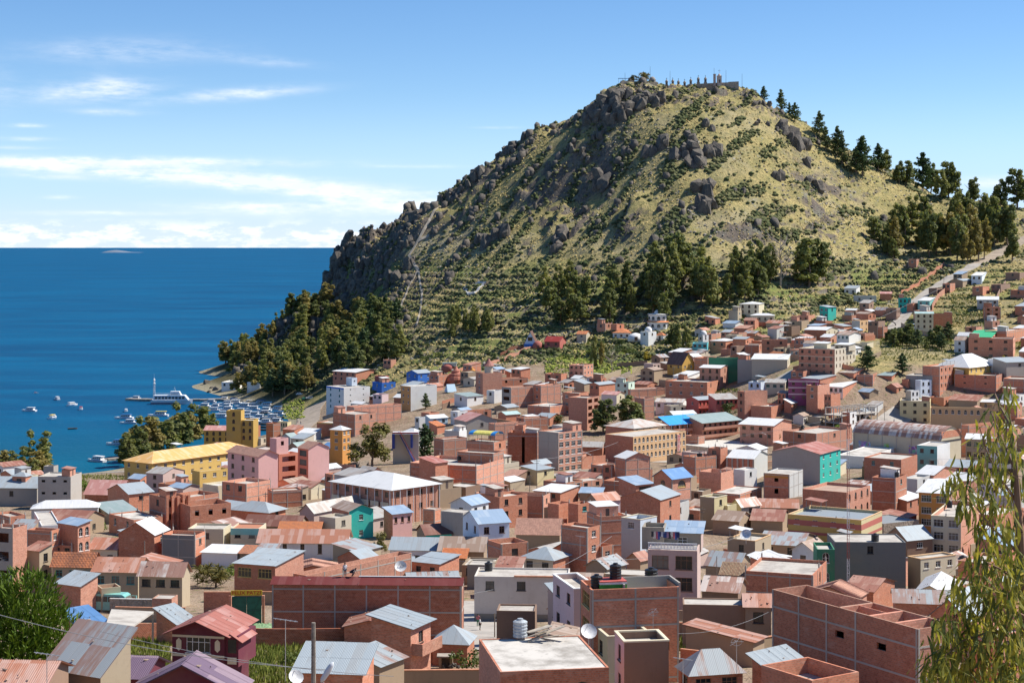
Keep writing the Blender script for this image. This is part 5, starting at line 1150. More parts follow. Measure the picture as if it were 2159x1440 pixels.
H(1968,2008,2012,662,842,80,5.4,BR,FS,'',ph=1.3,lab='dark roofless brick house right of the cream four-storey house')
H(2035,2058,2070,690,812,56,4.6,PB_,FS,'L1x1',lab='small brick house left of the flat white roof')
H(2075,2092,2109,677,822,30,5.4,PB_,FS,'',lab='plain brick house with an orange digger arm')
H(1910,1925,1941,640,890,50,5.4,BR,FS,'R1x1w',lab='brick house right behind the vivid teal house')
H(1935,1960,1972,634,896,60,4.6,'teal2','sL:white','L1x2w',lab='little pale teal house with white roof on the steep street')
H(1868,1890,1898,650,880,60,5.6,'brown',FS,'L1x1 R2x3',lab='brown house with four windows at the foot of the steep street')
H(1856,1880,1885,619,920,80,3.4,BR,'gR:rose','',rh=1.0,lab='low house with rose roof left of the vivid teal house')
H(1780,1805,1813,608,930,60,4.4,'white','sL:zinc','L1x2',lab='pale house with zinc roof high on the terraces')
H(1800,1848,1854,624,915,80,3.8,'greyplaster',FS,'L1x2',lab='long low grey wall house below the pale terrace house')
H(1812,1832,1842,639,900,60,5.0,'brown','sL:zincgrey','',lab='brown house with sloping roof left of the vivid teal house')
H(1783,1804,1811,654,876,60,4.4,'brown','gR:white','L1x1',rh=.8,lab='brown hut with white roof right of the teal three-storey house')
H(2120,2150,2180,575,985,60,4.5,'brown','flat:rustbrown','',lab='low brown houses by the track at the right edge')
H(2130,2165,2185,612,930,60,4.6,BR,FS,'L1x1',lab='brick house near the right edge above the rusty one')
H(2010,2028,2040,578,985,55,4.2,'adobe','sL:zincblue','',lab='mud house with blue sheets near the top of the steep street')
H(1958,1975,1988,608,930,60,4,'brown',FS,'',lab='brown wall house left of the bend in the steep street')
H(1850,1862,1872,690,800,50,5.5,BR,FS,'',lab='plain brick house below the tall plain brown house')
H(1764,1790,1815,706,800,55,4.2,'white','gR:rustbrown','L1x3t',rh=1.0,lab='low white house with green windows below the apricot house')
H(1770,1800,1840,786,715,58,4.0,BR,'gR:zincgrey','',rh=1.2,lab='brick shed with grey roof in front of the broad brick hotel')
H(1806,1840,1850,790,705,70,5.2,BR,FS,'R1x1w',lab='square brick house below the big pine')
H(1850,1880,1900,792,705,60,3.6,BR,'gR:zincgreen','',rh=1.0,lab='low house with green-grey roof right of the big pine')
H(1905,1915,1935,800,708,45,5,BR,FS,'',lab='small brick house left of the grey concrete one')
H(2000,2060,2088,845,640,60,4,'adobe','gR:rust','',rh=1.6,lab='long rusty roof above the apricot building')
H(1960,1990,2010,838,665,55,5,BR,FS,'',lab='lit brick house behind the apricot building')
H(1775,1792,1806,870,628,50,6.5,'white',FS,'R2x1n',wl=BR,lab='narrow white and brick house left of the barrel hall')
H(1672,1694,1706,877,640,60,4.2,'oldwhite','gL:rustbrown','R1x3',rh=1.0,lab='white house with brown roof right of the broad dazzling roof')
H(1800,1824,1838,868,640,55,4,'white','gL:zinc','L1x2',rh=1.0,lab='white cottage with zinc roof behind the barrel hall')
H(1823,1845,1862,857,655,55,3.8,'paleconcrete','sL:zincgrey','',lab='low pale house with grey roof above the barrel hall')
# ------------------------------------------------------------------ streets, then the smaller houses and yard walls between the surveyed ones
ROADS=[]
def road(name,pts,width,mat,lift=.05,kerb=False,world=False):
 P3=[Vector(p) if world else at(*p) for p in pts]; P3=[p for p in P3 if p is not None]
 dense=[]
 for a,b_ in zip(P3[:-1],P3[1:]):
  n=max(2,int((b_-a).length/2.5))
  dense += [a.lerp(b_,i/n) for i in range(n)]
 dense.append(P3[-1]); mb=MB(); L_=[]
 for i,p in enumerate(dense):
  t_=(dense[min(i+1,len(dense)-1)]-dense[max(i-1,0)]); t_.z=0; t_.normalize(); s_=Vector((t_.y,-t_.x,0))*width/2
  row=[]
  for k in range(7):
   q=p+s_*(k/3-1); row.append(Vector((q.x,q.y,max(ground(q.x,q.y),ground(q.x+.8,q.y),ground(q.x,q.y+.8),ground(q.x,q.y-.8))+lift)))
  L_.append(row)
 for r0,r1 in zip(L_[:-1],L_[1:]):
  for k in range(6): mb.face([r0[k],r0[k+1],r1[k+1],r1[k]][::-1])
 for row0,row1 in zip(L_[:-1],L_[1:]):
  for k in (0,6):
   dn=Vector((0,0,-.6)); mb.face([row0[k],row1[k],row1[k]+dn,row0[k]+dn])
 ROADS.append((dense,width)); o=mb.build(name,mat); tag(o,kind='structure'); return o
pave=plain('street_paving',(.40,.36,.31),.9,var=.2,scale=.4); dirtroad=plain('dirt_road',(.36,.29,.22),.95,var=.25,scale=.3)
road('street',[(1630,812),(1690,777),(1726,756)],9.0,pave)
road('street',[(1850,712),(1885,690),(1912,658),(1960,612),(2000,588),(2035,570),(2062,556)],7.0,pave)
road('dirt_road',[(625,912),(642,896),(652,872),(668,852)],12.0,dirtroad)
road('street',[(992,1372),(1006,1335),(985,1296),(975,1268)],8.0,pave)
road('street',[(1006,1333),(1060,1340)],6.0,pave)
road('street',[(1858,900),(1880,888),(1905,872)],9.0,pave)
road('street',[(1890,900),(1980,908),(2060,925)],9.0,pave)
road('street',[(1140,1010),(1205,1000),(1275,985)],9.0,pave)
road('dirt_road',[(2062,556),(2110,530),(2159,505),(2200,490)],9.0,dirtroad)
road('street',[(1390,975),(1450,968),(1530,985)],8.0,pave)
road('lakeside_path',[(150,1001),(210,997),(270,994)],3.0,pave)
fpath=plain('foot_path',(.40,.34,.26),.95)
for pts_,w_ in [([(930,436),(905,470),(880,512),(862,540),(882,572),(862,606)],1.5),([(862,606),(848,640),(835,668)],1.2),([(882,572),(890,620),(886,660),(878,690)],1.2),([(880,512),(905,500)],1.6)]: road('foot_path',pts_,w_,fpath,.22)
markm=plain('white_stones',(.52,.50,.47),.9)
road('stone_letter',[(982,612),(988,621),(1000,619),(1010,609),(1019,601)],1.7,markm,.4); road('stone_outline',[(976,612),(990,603),(1008,598),(1024,600)],1.0,markm,.4)
court=at(1500,940,0)
cm_=MB()
cor_=[at(1440,952),at(1560,958),at(1612,934),at(1500,928)]; zc_=max(c.z for c in cor_)+.12
cm_.face([(c.x,c.y,zc_) for c in cor_]);
for c0,c1 in zip(cor_,cor_[1:]+cor_[:1]): cm_.face([(c0.x,c0.y,zc_),(c1.x,c1.y,zc_),(c1.x,c1.y,zc_-5),(c0.x,c0.y,zc_-5)])
tag(cm_.build('sports_court',plain('court_concrete',(.58,.55,.49),.9)),kind='structure')
ROADS.append(([cor_[0].lerp(cor_[1],.5),cor_[2].lerp(cor_[3],.5)],24))
CLEAR=[(490,1330,660,1450),(150,1325,362,1450),(1040,700,1352,768),(1845,705,2010,792),(1990,605,2120,692),(930,1270,1045,1380),(1425,905,1640,950),(150,985,262,1040),(560,800,690,900),(1130,720,1340,790),(930,1355,1012,1440),(1425,1272,1600,1352),
  (395,1175,500,1240),(-20,1225,160,1440),(230,1255,360,1300),(1900,1400,2200,1500),(1545,1435,1700,1500),(820,960,910,1000),(730,900,835,985),(860,900,940,975),(1240,830,1360,915)]
def sat(A,B_,m=0.6):
 for P_,Q_ in ((A,B_),(B_,A)):
  for i in range(4):
   x0,y0=P_[i]; x1,y1=P_[(i+1) % 4]; n=(y1-y0,x0-x1); ln=math.hypot(*n) or 1
   a=[(p[0]*n[0]+p[1]*n[1])/ln for p in P_]; b_=[(p[0]*n[0]+p[1]*n[1])/ln for p in Q_]
   if max(a)+m < min(b_) or max(b_)+m < min(a): return False
 return True
def free(c,m=.6):
 cx_,cy_=sum(p[0] for p in c)/4,sum(p[1] for p in c)/4
 for f in FOOT:
  if abs(f[0][0]-cx_) < 45 and abs(f[0][1]-cy_) < 45 and sat(c,f,m): return False
 for line,wd in ROADS:
  for p in line:
   if any(math.hypot(p.x-q[0],p.y-q[1]) < wd/2+.8 for q in c+[(cx_,cy_)]): return False
 return True
import re
CUT=re.compile(r'\b(with|beside|behind|in|under|right|left|below|above|between|before|at|on|near|of|facing|jutting|tucked|topped|edged|among|against|half|around|next|without|from|all|seen|standing|high|hidden|for|by|over|through|cut|and|alone|that|streaked|striped|banded|half-hidden|closest|around)\b')
def short(lab):
 s=CUT.split(lab)[0].strip(); return s
_shorts=[short(h['lab']) for h in HOUSES]
for h,s in zip(HOUSES,_shorts): h['short']=s if _shorts.count(s) == 1 and 2 <= len(s.split()) <= 6 else None
USED={h['lab'] for h in HOUSES}
def place_words(px,py,head,pool=None,maxw=16):
 """name a thing by a neighbour that can be found in the picture"""
 c=sorted([h for h in HOUSES if h.get('short')],key=lambda h: (h['px']-px)**2+1.6*(h['py']-py)**2)
 for h in c[:14]:
  dx_,dy_=px-h['px'],py-h['py']
  rel=('just right of' if dx_ > 0 else 'just left of') if abs(dx_) > abs(dy_)*1.0 else ('just in front of' if dy_ > 0 else 'just behind')
  s=f"{head} {rel} the {h['short']}"
  if s not in USED and len(s.split()) <= maxw: USED.add(s); return s
 for h in c[14:60]:
  s=f"{head} some way from the {h['short']}"
  if s not in USED and len(s.split()) <= maxw: USED.add(s); return s
 return head
N_SURV=len(HOUSES)
def fillers(n,box=(-40,0,2200,1450),seed=77):
 made=0; tries=0; R_=random.Random(seed)
 while made < n and tries < 26000:
  tries += 1
  yy=125+(R_.random()**.85)*(900-125); hw=0.31*yy
  xx=R_.uniform(-hw,hw)
  if yy > town_limit(xx)-(8 if seed != 6 else -25): continue
  g0=ground(xx,yy)
  if g0 < 3.2: continue
  px,py=CX+F*xx/yy,HY+(CAMZ-g0)*F/yy
  if not (box[0] < px < box[2]) or not (box[1] < py < box[3]): continue
  if any(x0 < px < x1 and y0 < py < y1 for x0,y0,x1,y1 in CLEAR): continue
  a=(R_.choice([84,80,10]) if (yy < 330 and px < 1350) else R_.choice([44,55,60,50]))+R_.uniform(-4,4)
  big=R_.random() < .45 if yy > 330 else R_.random() < .12
  w_,l_=R_.uniform(5,10),R_.uniform(4.5,8); h_=R_.uniform(4.6,6.2) if big else R_.uniform(2.5,3.6)
  ar=math.radians(a); r=(math.cos(ar),math.sin(ar)); l=(-r[1],r[0])
  c=[(xx,yy),(xx+r[0]*w_,yy+r[1]*w_),(xx+r[0]*w_+l[0]*l_,yy+r[1]*w_+l[1]*l_),(xx+l[0]*l_,yy+l[1]*l_)]
  pj=[(CX+F*q[0]/q[1],HY+(CAMZ-ground(*q)-h_*t_)*F/q[1]) for q in c for t_ in (0,1)]
  if any(x0 < q[0] < x1 and y0 < q[1] < y1 for x0,y0,x1,y1 in CLEAR for q in pj): continue
  if not free(c,.5): continue
  qx=[CX+F*q[0]/q[1] for q in c]; bx0,bx1=min(qx),max(qx); by0=HY+(CAMZ-ground(xx,yy)-h_-.8)*F/yy; by1=HY+(CAMZ-ground(xx,yy))*F/yy; bad=False
  for h in HOUSES[:N_SURV]:
   if h['d'] < yy-3: continue
   e=h['box']; ye=e[1]+.68*(e[3]-e[1]); ow=min(bx1,e[2])-max(bx0,e[0]); oh_=min(by1,ye)-max(by0,e[1])
   if ow > 0 and oh_ > 0 and ow*oh_ > .10*(e[2]-e[0])*(ye-e[1]): bad=True; break
  if bad: continue
  if min(ground(*q) for q in c) < 2.5: continue
  wk=R_.choice(['brick']*6+['pinkbrick']*4+['adobe']*3+['adobecream','white','cream','adobebrown','greyplaster','pinkplaster','beige'])
  rk=R_.choice(['gL','gR','sL','sR','gL','gR','flat','flat'] if not big else ['flat','flat','flat','gL','gR','sL'])
  rc=R_.choice(['slab','slab','slabwhite']) if rk == 'flat' else R_.choice(['zinc','zinc','zincrust','rust','rustbrown','rustbright','white','white','zincgrey','tilepale','zincblue','rustwhite'])
  pzx,pzy,pzz=xx,yy,ground(xx,yy)+h_
  pxl=CX+F*c[3][0]/c[3][1]; pxr=CX+F*c[1][0]/c[1][1]; pyt=HY+(CAMZ-pzz)*F/yy
  kind='house' if big else R_.choice(['hut','shed','cottage','outhouse'])
  head=f"{'two-storey' if big else 'low'} {WALLS[wk][2]} {kind} with {ROOFS[rc][4]} roof"
  lab=place_words(px,pyt,head)
  win=R_.choice(['L1x1','R1x1','R1x2','','L1x2','']) if not big else R_.choice(['L2x2','R2x2','R2x1w','L2x1 R2x1','L1x2w'])
  rec=H(pxl,px,pxr,pyt,yy,a,h_,wk,f'{rk}:{rc}',win,lab=lab,rh=R_.uniform(.7,1.5),oh=R_.uniform(.2,.45),ph=R_.choice([.3,.5,.9]),rw=w_,lw=l_,fit=False,name=kind if kind != 'house' else None,cat=kind,frame=1 if (big and wk in ('brick','pinkbrick') and R_.random() < .6) else 0)
  made += 1
 return made
N_FILL=fillers(50,(1640,760,2180,900),5)+fillers(60,(1480,590,2180,765),6)+fillers(30,(1040,760,1480,850),7)+fillers(190); print('FILL',N_FILL,len(HOUSES))
# ---- yard walls
def wall_line(p,q,h,t,mat,label,cope=None,name='yard_wall',cat='wall',group='walls around yards'):
 p,q=Vector(p),Vector(q); dirv=(q-p); L=math.hypot(dirv.x,dirv.y); a=math.atan2(dirv.y,dirv.x)
 n=max(1,int(L/3)); root=empty(name,(p.x,p.y,p.z),a); mb=MB(); cb=MB()
 for i in range(n):
  x0,x1=L*i/n,L*(i+1)/n; gx0=p+dirv*(i/n); gx1=p+dirv*((i+1)/n)
  z0,z1=ground(gx0.x,gx0.y)-p.z,ground(gx1.x,gx1.y)-p.z
  zb=min(z0,z1)-.5
  mb.raw([(x0,-t/2,zb),(x1,-t/2,zb),(x1,t/2,zb),(x0,t/2,zb),(x0,-t/2,z0+h),(x1,-t/2,z1+h),(x1,t/2,z1+h),(x0,t/2,z0+h)],[(4,5,6,7),(0,1,5,4),(2,3,7,6)]+([(3,0,4,7)] if i == 0 else [])+([(1,2,6,5)] if i == n-1 else []))
  if cope: cb.raw([(x0,-t/2-.07,z0+h+.004),(x1,-t/2-.07,z1+h+.004),(x1,t/2+.07,z1+h+.004),(x0,t/2+.07,z0+h+.004),(x0,-t/2-.07,z0+h+.09),(x1,-t/2-.07,z1+h+.09),(x1,t/2+.07,z1+h+.09),(x0,t/2+.07,z0+h+.09)],[(4,5,6,7),(0,1,5,4),(2,3,7,6),(3,2,1,0),(3,0,4,7),(1,2,6,5)])
 mb.build('wall_body',mat,root)
 if cope: cb.build('coping',cope,root)
 tag(root,label,cat,group,'thing'); return root
tilem=plain('coping_tile',(.55,.25,.14),.85)
def WP(p,q,h,key,label,cope=None,t=.25,**kw):
 a,b_=at(*p),at(*q); return wall_line(a,b_,h,t,wallmat(key),label,cope,**kw)
WP((522,1363),(800,1360),2.3,'brickdark','long dark brick fence wall in front of the windowless brick hall')
WP((232,1292),(345,1294),2.2,'stone','grey block wall with white capping behind the weedy yard',plain('cap_white',(.7,.66,.6)))
WP((225,1352),(362,1348),2.2,'brickdark','dark brick yard wall behind the slab on posts')
WP((590,1203),(722,1205),1.9,'stone','dry stone wall below the long rust-red roof')
WP((905,1398),(985,1398),2.4,'brick','brick yard wall behind the rubble heap and clay oven',tilem)
WP((842,1445),(1012,1443),1.5,'adobe','low yard wall capped with tiles at the bottom centre',tilem)
WP((1430,1335),(1575,1330),3.0,'adobebrown','high dark mud wall enclosing the weedy yard')
WP((1222,1018),(1278,1014),4.0,'beige','tall ribbed concrete wall lit by the sun below the arched hotel')
WP((1200,1052),(1262,1046),3.0,'adobebrown','dark brown wall behind the low blue-roofed shed')
WP((1227,992),(1276,988),4.5,'brick','brick street wall left of the arched hotel')
WP((1862,668),(1905,655),2.0,'brown','brown wall beside the steep street')
WP((1900,620),(1990,560),2.2,'brick','brick wall climbing along the left side of the steep street')
WP((1965,655),(2000,612),3.0,'pinkbrick','lit brick retaining wall right of the steep street')
WP((2080,700),(2120,600),2.2,'brown','brown wall running uphill right of the green field')
WP((1900,690),(2030,718),2.4,'stone','long stone retaining wall above the dry grass bank')
WP((1730,690),(1790,690),2.0,'brown','brown garden wall below the teal three-storey house')
WP((1580,688),(1660,690),2.4,'brick','brick retaining wall below the low cream house')
WP((1300,775),(1365,770),2.2,'brown','grey-brown garden wall left of the chalet')
WP((1055,752),(1110,735),2.0,'brick','brick wall below the red-roofed lodge')
WP((890,820),(1000,770),1.8,'brick','long brick wall climbing past the snail-shaped houses')
WP((1035,770),(1130,728),2.0,'pinkbrick','long brick stair wall leading up to the red-roofed lodge')
WP((1672,783),(1800,783),2.0,'brick','brick street wall below the broad brick hotel')
WP((430,1292),(488,1292),3.2,'brick','brick boundary wall with stepped top left of the green gate',tilem)
WP((1000,1350),(1052,1300),2.2,'pinkbrick','pink wall at the street corner with a green door') if False else None
def yard_walls(n):
 R_=random.Random(31); made=0; tries=0
 while made < n and tries < 4000:
  tries += 1
  yy=150+(R_.random()**.8)*(860-150); xx=R_.uniform(-.30*yy,.30*yy)
  if yy > town_limit(xx)-4 or ground(xx,yy) < 3.5: continue
  px,py=CX+F*xx/yy,HY+(CAMZ-ground(xx,yy))*F/yy
  if any(x0 < px < x1 and y0 < py < y1 for x0,y0,x1,y1 in CLEAR): continue
  a=math.radians((R_.choice([0,90]) if (yy < 330 and px < 1350) else R_.choice([45,135,55,140]))+R_.uniform(-5,5)); L=R_.uniform(5,13)
  q=(xx+math.cos(a)*L,yy+math.sin(a)*L); s_=(-math.sin(a)*.15,math.cos(a)*.15)
  c=[(xx-s_[0],yy-s_[1]),(q[0]-s_[0],q[1]-s_[1]),(q[0]+s_[0],q[1]+s_[1]),(xx+s_[0],yy+s_[1])]
  if not free(c,.1) or ground(*q) < 3: continue
  k=R_.choice(['adobe','brick','brick','adobebrown','pinkbrick','stone','adobecream'])
  lab=place_words(px,py-10,f"{R_.choice(['plain', 'low', 'rough', 'short'])} {WALLS[k][2]} yard wall")
  wall_line((xx,yy,ground(xx,yy)),(q[0],q[1],ground(*q)),R_.uniform(1.7,2.5),.22,wallmat(k),lab,tilem if R_.random() < .3 else None); made += 1
yard_walls(120)
# ------------------------------------------------------------------ trees
def leaf_cloud(R_,centres,per,size,up=0.0,droop=0.0,long=1.0):
 """leaf-sized faces spread through a set of ellipsoidal clumps"""
 v=[]; f=[]
 for (c,r,rz) in centres:
  n=int(per*(r*r*rz)**.6)
  for _ in range(n):
   u=Vector((R_.gauss(0,1),R_.gauss(0,1),R_.gauss(0,1))).normalized(); k=R_.random()**.38
   p=Vector((c[0]+u.x*r*k,c[1]+u.y*r*k,c[2]+u.z*rz*k))
   nrm=(u*.9+Vector((R_.gauss(0,.5),R_.gauss(0,.5),R_.gauss(0,.5)+.35))).normalized()
   t_=nrm.orthogonal().normalized(); t_.rotate(Matrix.Rotation(R_.random()*6.283,3,nrm)) if False else None
   ax=Vector((R_.gauss(0,1),R_.gauss(0,1),R_.gauss(0,.6)+up-droop)).normalized(); ax=(ax-nrm*ax.dot(nrm)).normalized(); bx=nrm.cross(ax)
   s=size*(.6+.8*R_.random()); i=len(v)
   v += [p-ax*s*long*.5,p+bx*s*.42,p+ax*s*long*.5,p-bx*s*.42]; f.append((i,i+1,i+2,i+3))
 return v,f
def trunk_mesh(name,R_,h,r,limbs,mat,lean=.06):
 mb=MB(); n=5; pts=[Vector((0,0,-.6))]
 for i in range(1,n+1): pts.append(Vector((lean*h*math.sin(i*.8)*R_.uniform(-1,1)*.5,lean*h*R_.uniform(-.5,.5),h*i/n)))
 for i in range(n): mb.tube(pts[i],pts[i+1],r*(1-.85*i/n),r*(1-.85*(i+1)/n),6,cap=False)
 for (z,l,az) in limbs:
  k=min(n-1,max(0,int(z/h*n))); b0=pts[k].lerp(pts[k+1],z/h*n-k)
  mid=b0+Vector((math.cos(az)*l*.55,math.sin(az)*l*.55,l*.35)); mb.tube(b0,mid,r*.38,r*.22,5,cap=False)
  mb.tube(mid,mid+Vector((math.cos(az+.3)*l*.4,math.sin(az+.3)*l*.4,l*.45)),r*.22,r*.07,5,cap=False)
 return mb.mesh(name,[mat])
BARK=plain('bark',(.20,.145,.10),.9); BARKP=plain('pale_bark',(.36,.30,.24),.9)
TREES={}
def crown_mesh(v,f,mat):
 me=bpy.data.meshes.new('crown'); me.from_pydata([tuple(p) for p in v],[],f); me.materials.append(mat); me.update(); return me
def make_templates():
 R_=random.Random(3)
 EUC=[leafmat('gum',(.18,.21,.065),(.38,.36,.12),.45),leafmat('gum_gold',(.24,.21,.07),(.46,.36,.12),.45),leafmat('gum_dark',(.14,.18,.065),(.31,.31,.11),.45)]
 for k in range(6):      # eucalyptus, 16 m
  cs=[]; h=16.0; limbs=[]
  for j in range(4+k % 3):
   az_=R_.random()*6.28; rr=R_.uniform(.6,3.6); z0=R_.uniform(2.2,6.5); z1=R_.uniform(9.5,15.6); steps=4
   for i in range(steps):
    t_=i/(steps-1); z=z0+(z1-z0)*t_; q=rr*(1-.35*t_)
    cs.append(((math.cos(az_+t_*.9)*q+R_.gauss(0,.5),math.sin(az_+t_*.9)*q+R_.gauss(0,.5),z),R_.uniform(1.2,2.3)*(1-.3*t_),R_.uniform(1.1,1.9)))
   limbs.append((R_.uniform(3.0,9),3.8,az_))
  v,f=leaf_cloud(R_,cs,50,.80,droop=.4,long=1.25)
  TREES['gum%d' % k]=(16.0,trunk_mesh('trunk',R_,13.5,.33,limbs,BARK),crown_mesh(v,f,EUC[k % 3]))
 PINE=[leafmat('pine',(.065,.115,.048),(.15,.20,.075),.25),leafmat('pine_pale',(.10,.14,.06),(.19,.225,.095),.25)]
 for k in range(4):      # conifers, 12 m
  cs=[]; v=[]; f=[]; h=12.0; lm=[]
  for i in range(13):
   t_=i/12; z=2.0+t_*9.2; rad=((1-t_)**.65*(3.0 if k < 2 else 2.4)+.3)*R_.uniform(.75,1.2); nb=6 if t_ < .8 else 4
   for j in range(nb):
    az_=R_.random()*6.28; L_=rad*R_.uniform(.55,1.2); zj=R_.uniform(-.55,.55)
    for s_ in range(4):
     q=L_*(s_+1)/4; cs.append(((math.cos(az_)*q,math.sin(az_)*q,z+q*.3+zj),.42,.34))
   if i % 3 == 0: lm.append((max(1.2,z-.6),rad*.9,R_.random()*6.28))
  v,f=leaf_cloud(R_,cs,40,.50,up=.5,long=1.5)
  TREES['pine%d' % k]=(12.0,trunk_mesh('trunk',R_,11.5,.24,lm,BARK,.02),crown_mesh(v,f,PINE[k % 2]))
 BUSH=[leafmat('leafy',(.075,.115,.026),(.165,.19,.045)),leafmat('olive_leaf',(.095,.105,.045),(.17,.17,.075)),leafmat('yellow_flower',(.36,.27,.02),(.5,.38,.04)),leafmat('dark_leaf',(.055,.09,.03),(.13,.165,.05)),leafmat('lime_leaf',(.16,.25,.035),(.26,.34,.06))]
 for k,mm in enumerate(BUSH):   # rounded bushes, 3 m
  cs=[((R_.gauss(0,.75),R_.gauss(0,.75),R_.uniform(.6,2.3)),R_.uniform(.5,.95),R_.uniform(.5,.85)) for _ in range(9)]
  v,f=leaf_cloud(R_,cs,95,.30)
  TREES['bush%d' % k]=(3.0,trunk_mesh('trunk',R_,1.6,.07,[(.3,.9,1.0),(.5,.9,3.4)],BARK),crown_mesh(v,f,mm))
 cs=[((R_.gauss(0,2.0),R_.gauss(0,2.0),R_.uniform(3.4,10.6)),R_.uniform(1.1,1.9),R_.uniform(1.2,2.0)) for _ in range(17)]
 v,f=leaf_cloud(R_,cs,60,.55,droop=.2,long=1.3)
 TREES['round0']=(12.0,trunk_mesh('trunk',R_,9,.3,[(2.5,4,.5),(3.5,4,2.7),(4,3.5,4.6)],BARK),crown_mesh(v,f,leafmat('gold_green',(.13,.13,.03),(.26,.22,.06))))
 lm=[(R_.uniform(1.2,7),R_.uniform(2.2,3.6),R_.random()*6.28) for _ in range(26)]
 cs=[((R_.gauss(0,1.4),R_.gauss(0,1.4),R_.uniform(3,8.6)),.8,.8) for _ in range(8)]
 v,f=leaf_cloud(R_,cs,14,.3)
 TREES['bare0']=(9.0,trunk_mesh('trunk',R_,8.5,.2,lm,BARKP),crown_mesh(v,f,leafmat('dead_leaf',(.17,.14,.09),(.24,.2,.13))))
 mb_v=[]; mb_f=[]
 for hd in range(20):
  c=Vector((R_.gauss(0,1.7),R_.gauss(0,1.3),R_.uniform(.7,3.4)))
  for j in range(46):
   dv=Vector((R_.gauss(0,1),R_.gauss(0,1),R_.gauss(.35,.7))).normalized(); L_=R_.uniform(.8,1.35); sd_=dv.orthogonal().normalized()*.055; tip=c+dv*L_+Vector((0,0,-.22*L_)); mid=c+dv*L_*.55; i=len(mb_v)
   mb_v += [c-sd_*.6,c+sd_*.6,mid+sd_,mid-sd_,tip]; mb_f += [(i,i+1,i+2,i+3),(i+3,i+2,i+4)]
 TREES['spiky0']=(4.4,trunk_mesh('trunk',R_,3,.16,[(.4,1.8,.2),(.6,1.8,2.2),(.8,1.8,4.2)],BARK),crown_mesh(mb_v,mb_f,leafmat('spiky',(.10,.105,.03),(.26,.20,.05))))
make_templates()
_tr=random.Random(19)
def tree(kind,pos,h,label,group,cat='tree',name=None,wide=1.0):
 th,tm,cm=TREES[kind]; s=h/th
 nm=name or {'g': 'eucalyptus_tree','p': 'pine_tree','b': 'bush','r': 'leafy_tree','s': 'spiky_palm'}[kind[0]]
 if kind == 'bare0': nm=name or 'bare_tree'
 o=empty(nm,(pos[0],pos[1],pos[2]-.1),_tr.random()*6.28); o.scale=(s*wide,s*wide,s)
 add('trunk',tm,o); add('crown',cm,o)
 tag(o,label,'bush' if kind[0] == 'b' and kind != 'bare0' and cat == 'tree' else cat,group); return o
def T(kind,px,py,hpx,label,group,wide=1.0,**kw):
 """a tree whose foot is seen at (px, py) and which stands hpx picture rows tall"""
 p=at(px,py)
 if p is None: p=Vector((unproj(px,py,1160)[0],1160,ground(unproj(px,py,1160)[0],1160)))
 return tree(kind,p,hpx*p.y/F,label,group,wide=wide,**kw)
def grove(n,poly,hrange,kinds,label,group,seed,gap=4.0,wide=1.0):
 """trees scattered inside a plan polygon given by (column, distance) corners"""
 R_=random.Random(seed); pts=[((p-CX)*d/F,d) for p,d in poly]; done=[]
 xs=[p[0] for p in pts]; ys_=[p[1] for p in pts]; tries=0
 while len(done) < n and tries < n*60:
  tries += 1; x,y=R_.uniform(min(xs),max(xs)),R_.uniform(min(ys_),max(ys_)); ins=False; j=len(pts)-1
  for i in range(len(pts)):
   if (pts[i][1] > y) != (pts[j][1] > y) and x < (pts[j][0]-pts[i][0])*(y-pts[i][1])/(pts[j][1]-pts[i][1])+pts[i][0]: ins=not ins
   j=i
  if not ins or ground(x,y) < .8 or any((x-q[0])**2+(y-q[1])**2 < gap*gap for q in done): continue
  done.append((x,y)); kd_=R_.choice(kinds); hh_=R_.uniform(*hrange); mx_,my_=(x-min(xs))/(max(xs)-min(xs)),(y-min(ys_))/(max(ys_)-min(ys_))
  w0=('short ' if hh_ < hrange[0]+.3*(hrange[1]-hrange[0]) else 'lofty ' if hh_ > hrange[0]+.72*(hrange[1]-hrange[0]) else '')+({'gum1': 'golden ','gum4': 'golden ','gum2': 'dusky ','gum5': 'dusky ','bush1': 'olive ','bush3': 'dark '}.get(kd_,'green '))
  lb=w0+label+', '+('left' if mx_ < .33 else 'right' if mx_ > .67 else 'middle')+' '+('front' if my_ < .4 else 'back')
  tree(kd_,(x,y,ground(x,y)),hh_,lb,group,wide=wide*R_.uniform(.9,1.15))
GUM=['gum%d' % i for i in range(6)]; PIN=['pine%d' % i for i in range(4)]
grove(95,[(466,1265),(470,1130),(492,1060),(545,1010),(600,985),(650,965),(690,1000),(730,1040),(760,1120),(720,1190),(640,1235),(560,1275)],(12,19),GUM,'eucalyptus in the headland wood above the harbour','trees of the wood on the point',1,5.0,1.25)
grove(34,[(690,965),(760,935),(835,935),(848,985),(835,1050),(780,1105),(730,1050)],(12,20),['gum2','gum5','pine2','gum2','gum0'],'tree on the town side of the headland wood','town-side trees of the wood on the point',2,5.5,1.3)
for k,(px,py,hp) in enumerate([(600,832,66),(575,836,60),(625,830,52)]): T('pine3',px,py,hp,['tall pale green feathery tree at the foot of the wood','left-hand feathery tree beside the white boathouse','short feathery tree at the head of the beach road'][k],'feathery trees by the harbour',1.5)
T('bush0',512,832,20,'small dark tree in front of the white boathouse','small shore trees')
grove(10,[(1130,925),(1245,918),(1250,972),(1140,980)],(10,19),GUM,'eucalyptus in the slope grove above the red-roofed lodge','trees on the middle slope',3,6)
grove(7,[(1262,915),(1345,910),(1350,960),(1265,968)],(14,26),['gum2','gum5','gum0'],'eucalyptus above the orange-roofed cottages','trees on the middle slope',4,6)
grove(14,[(1355,902),(1500,905),(1500,958),(1365,968)],(17,30),['gum2','gum5','gum0','gum3'],'eucalyptus in the big stand behind the round white house','trees of the big stand',5,6,.95)
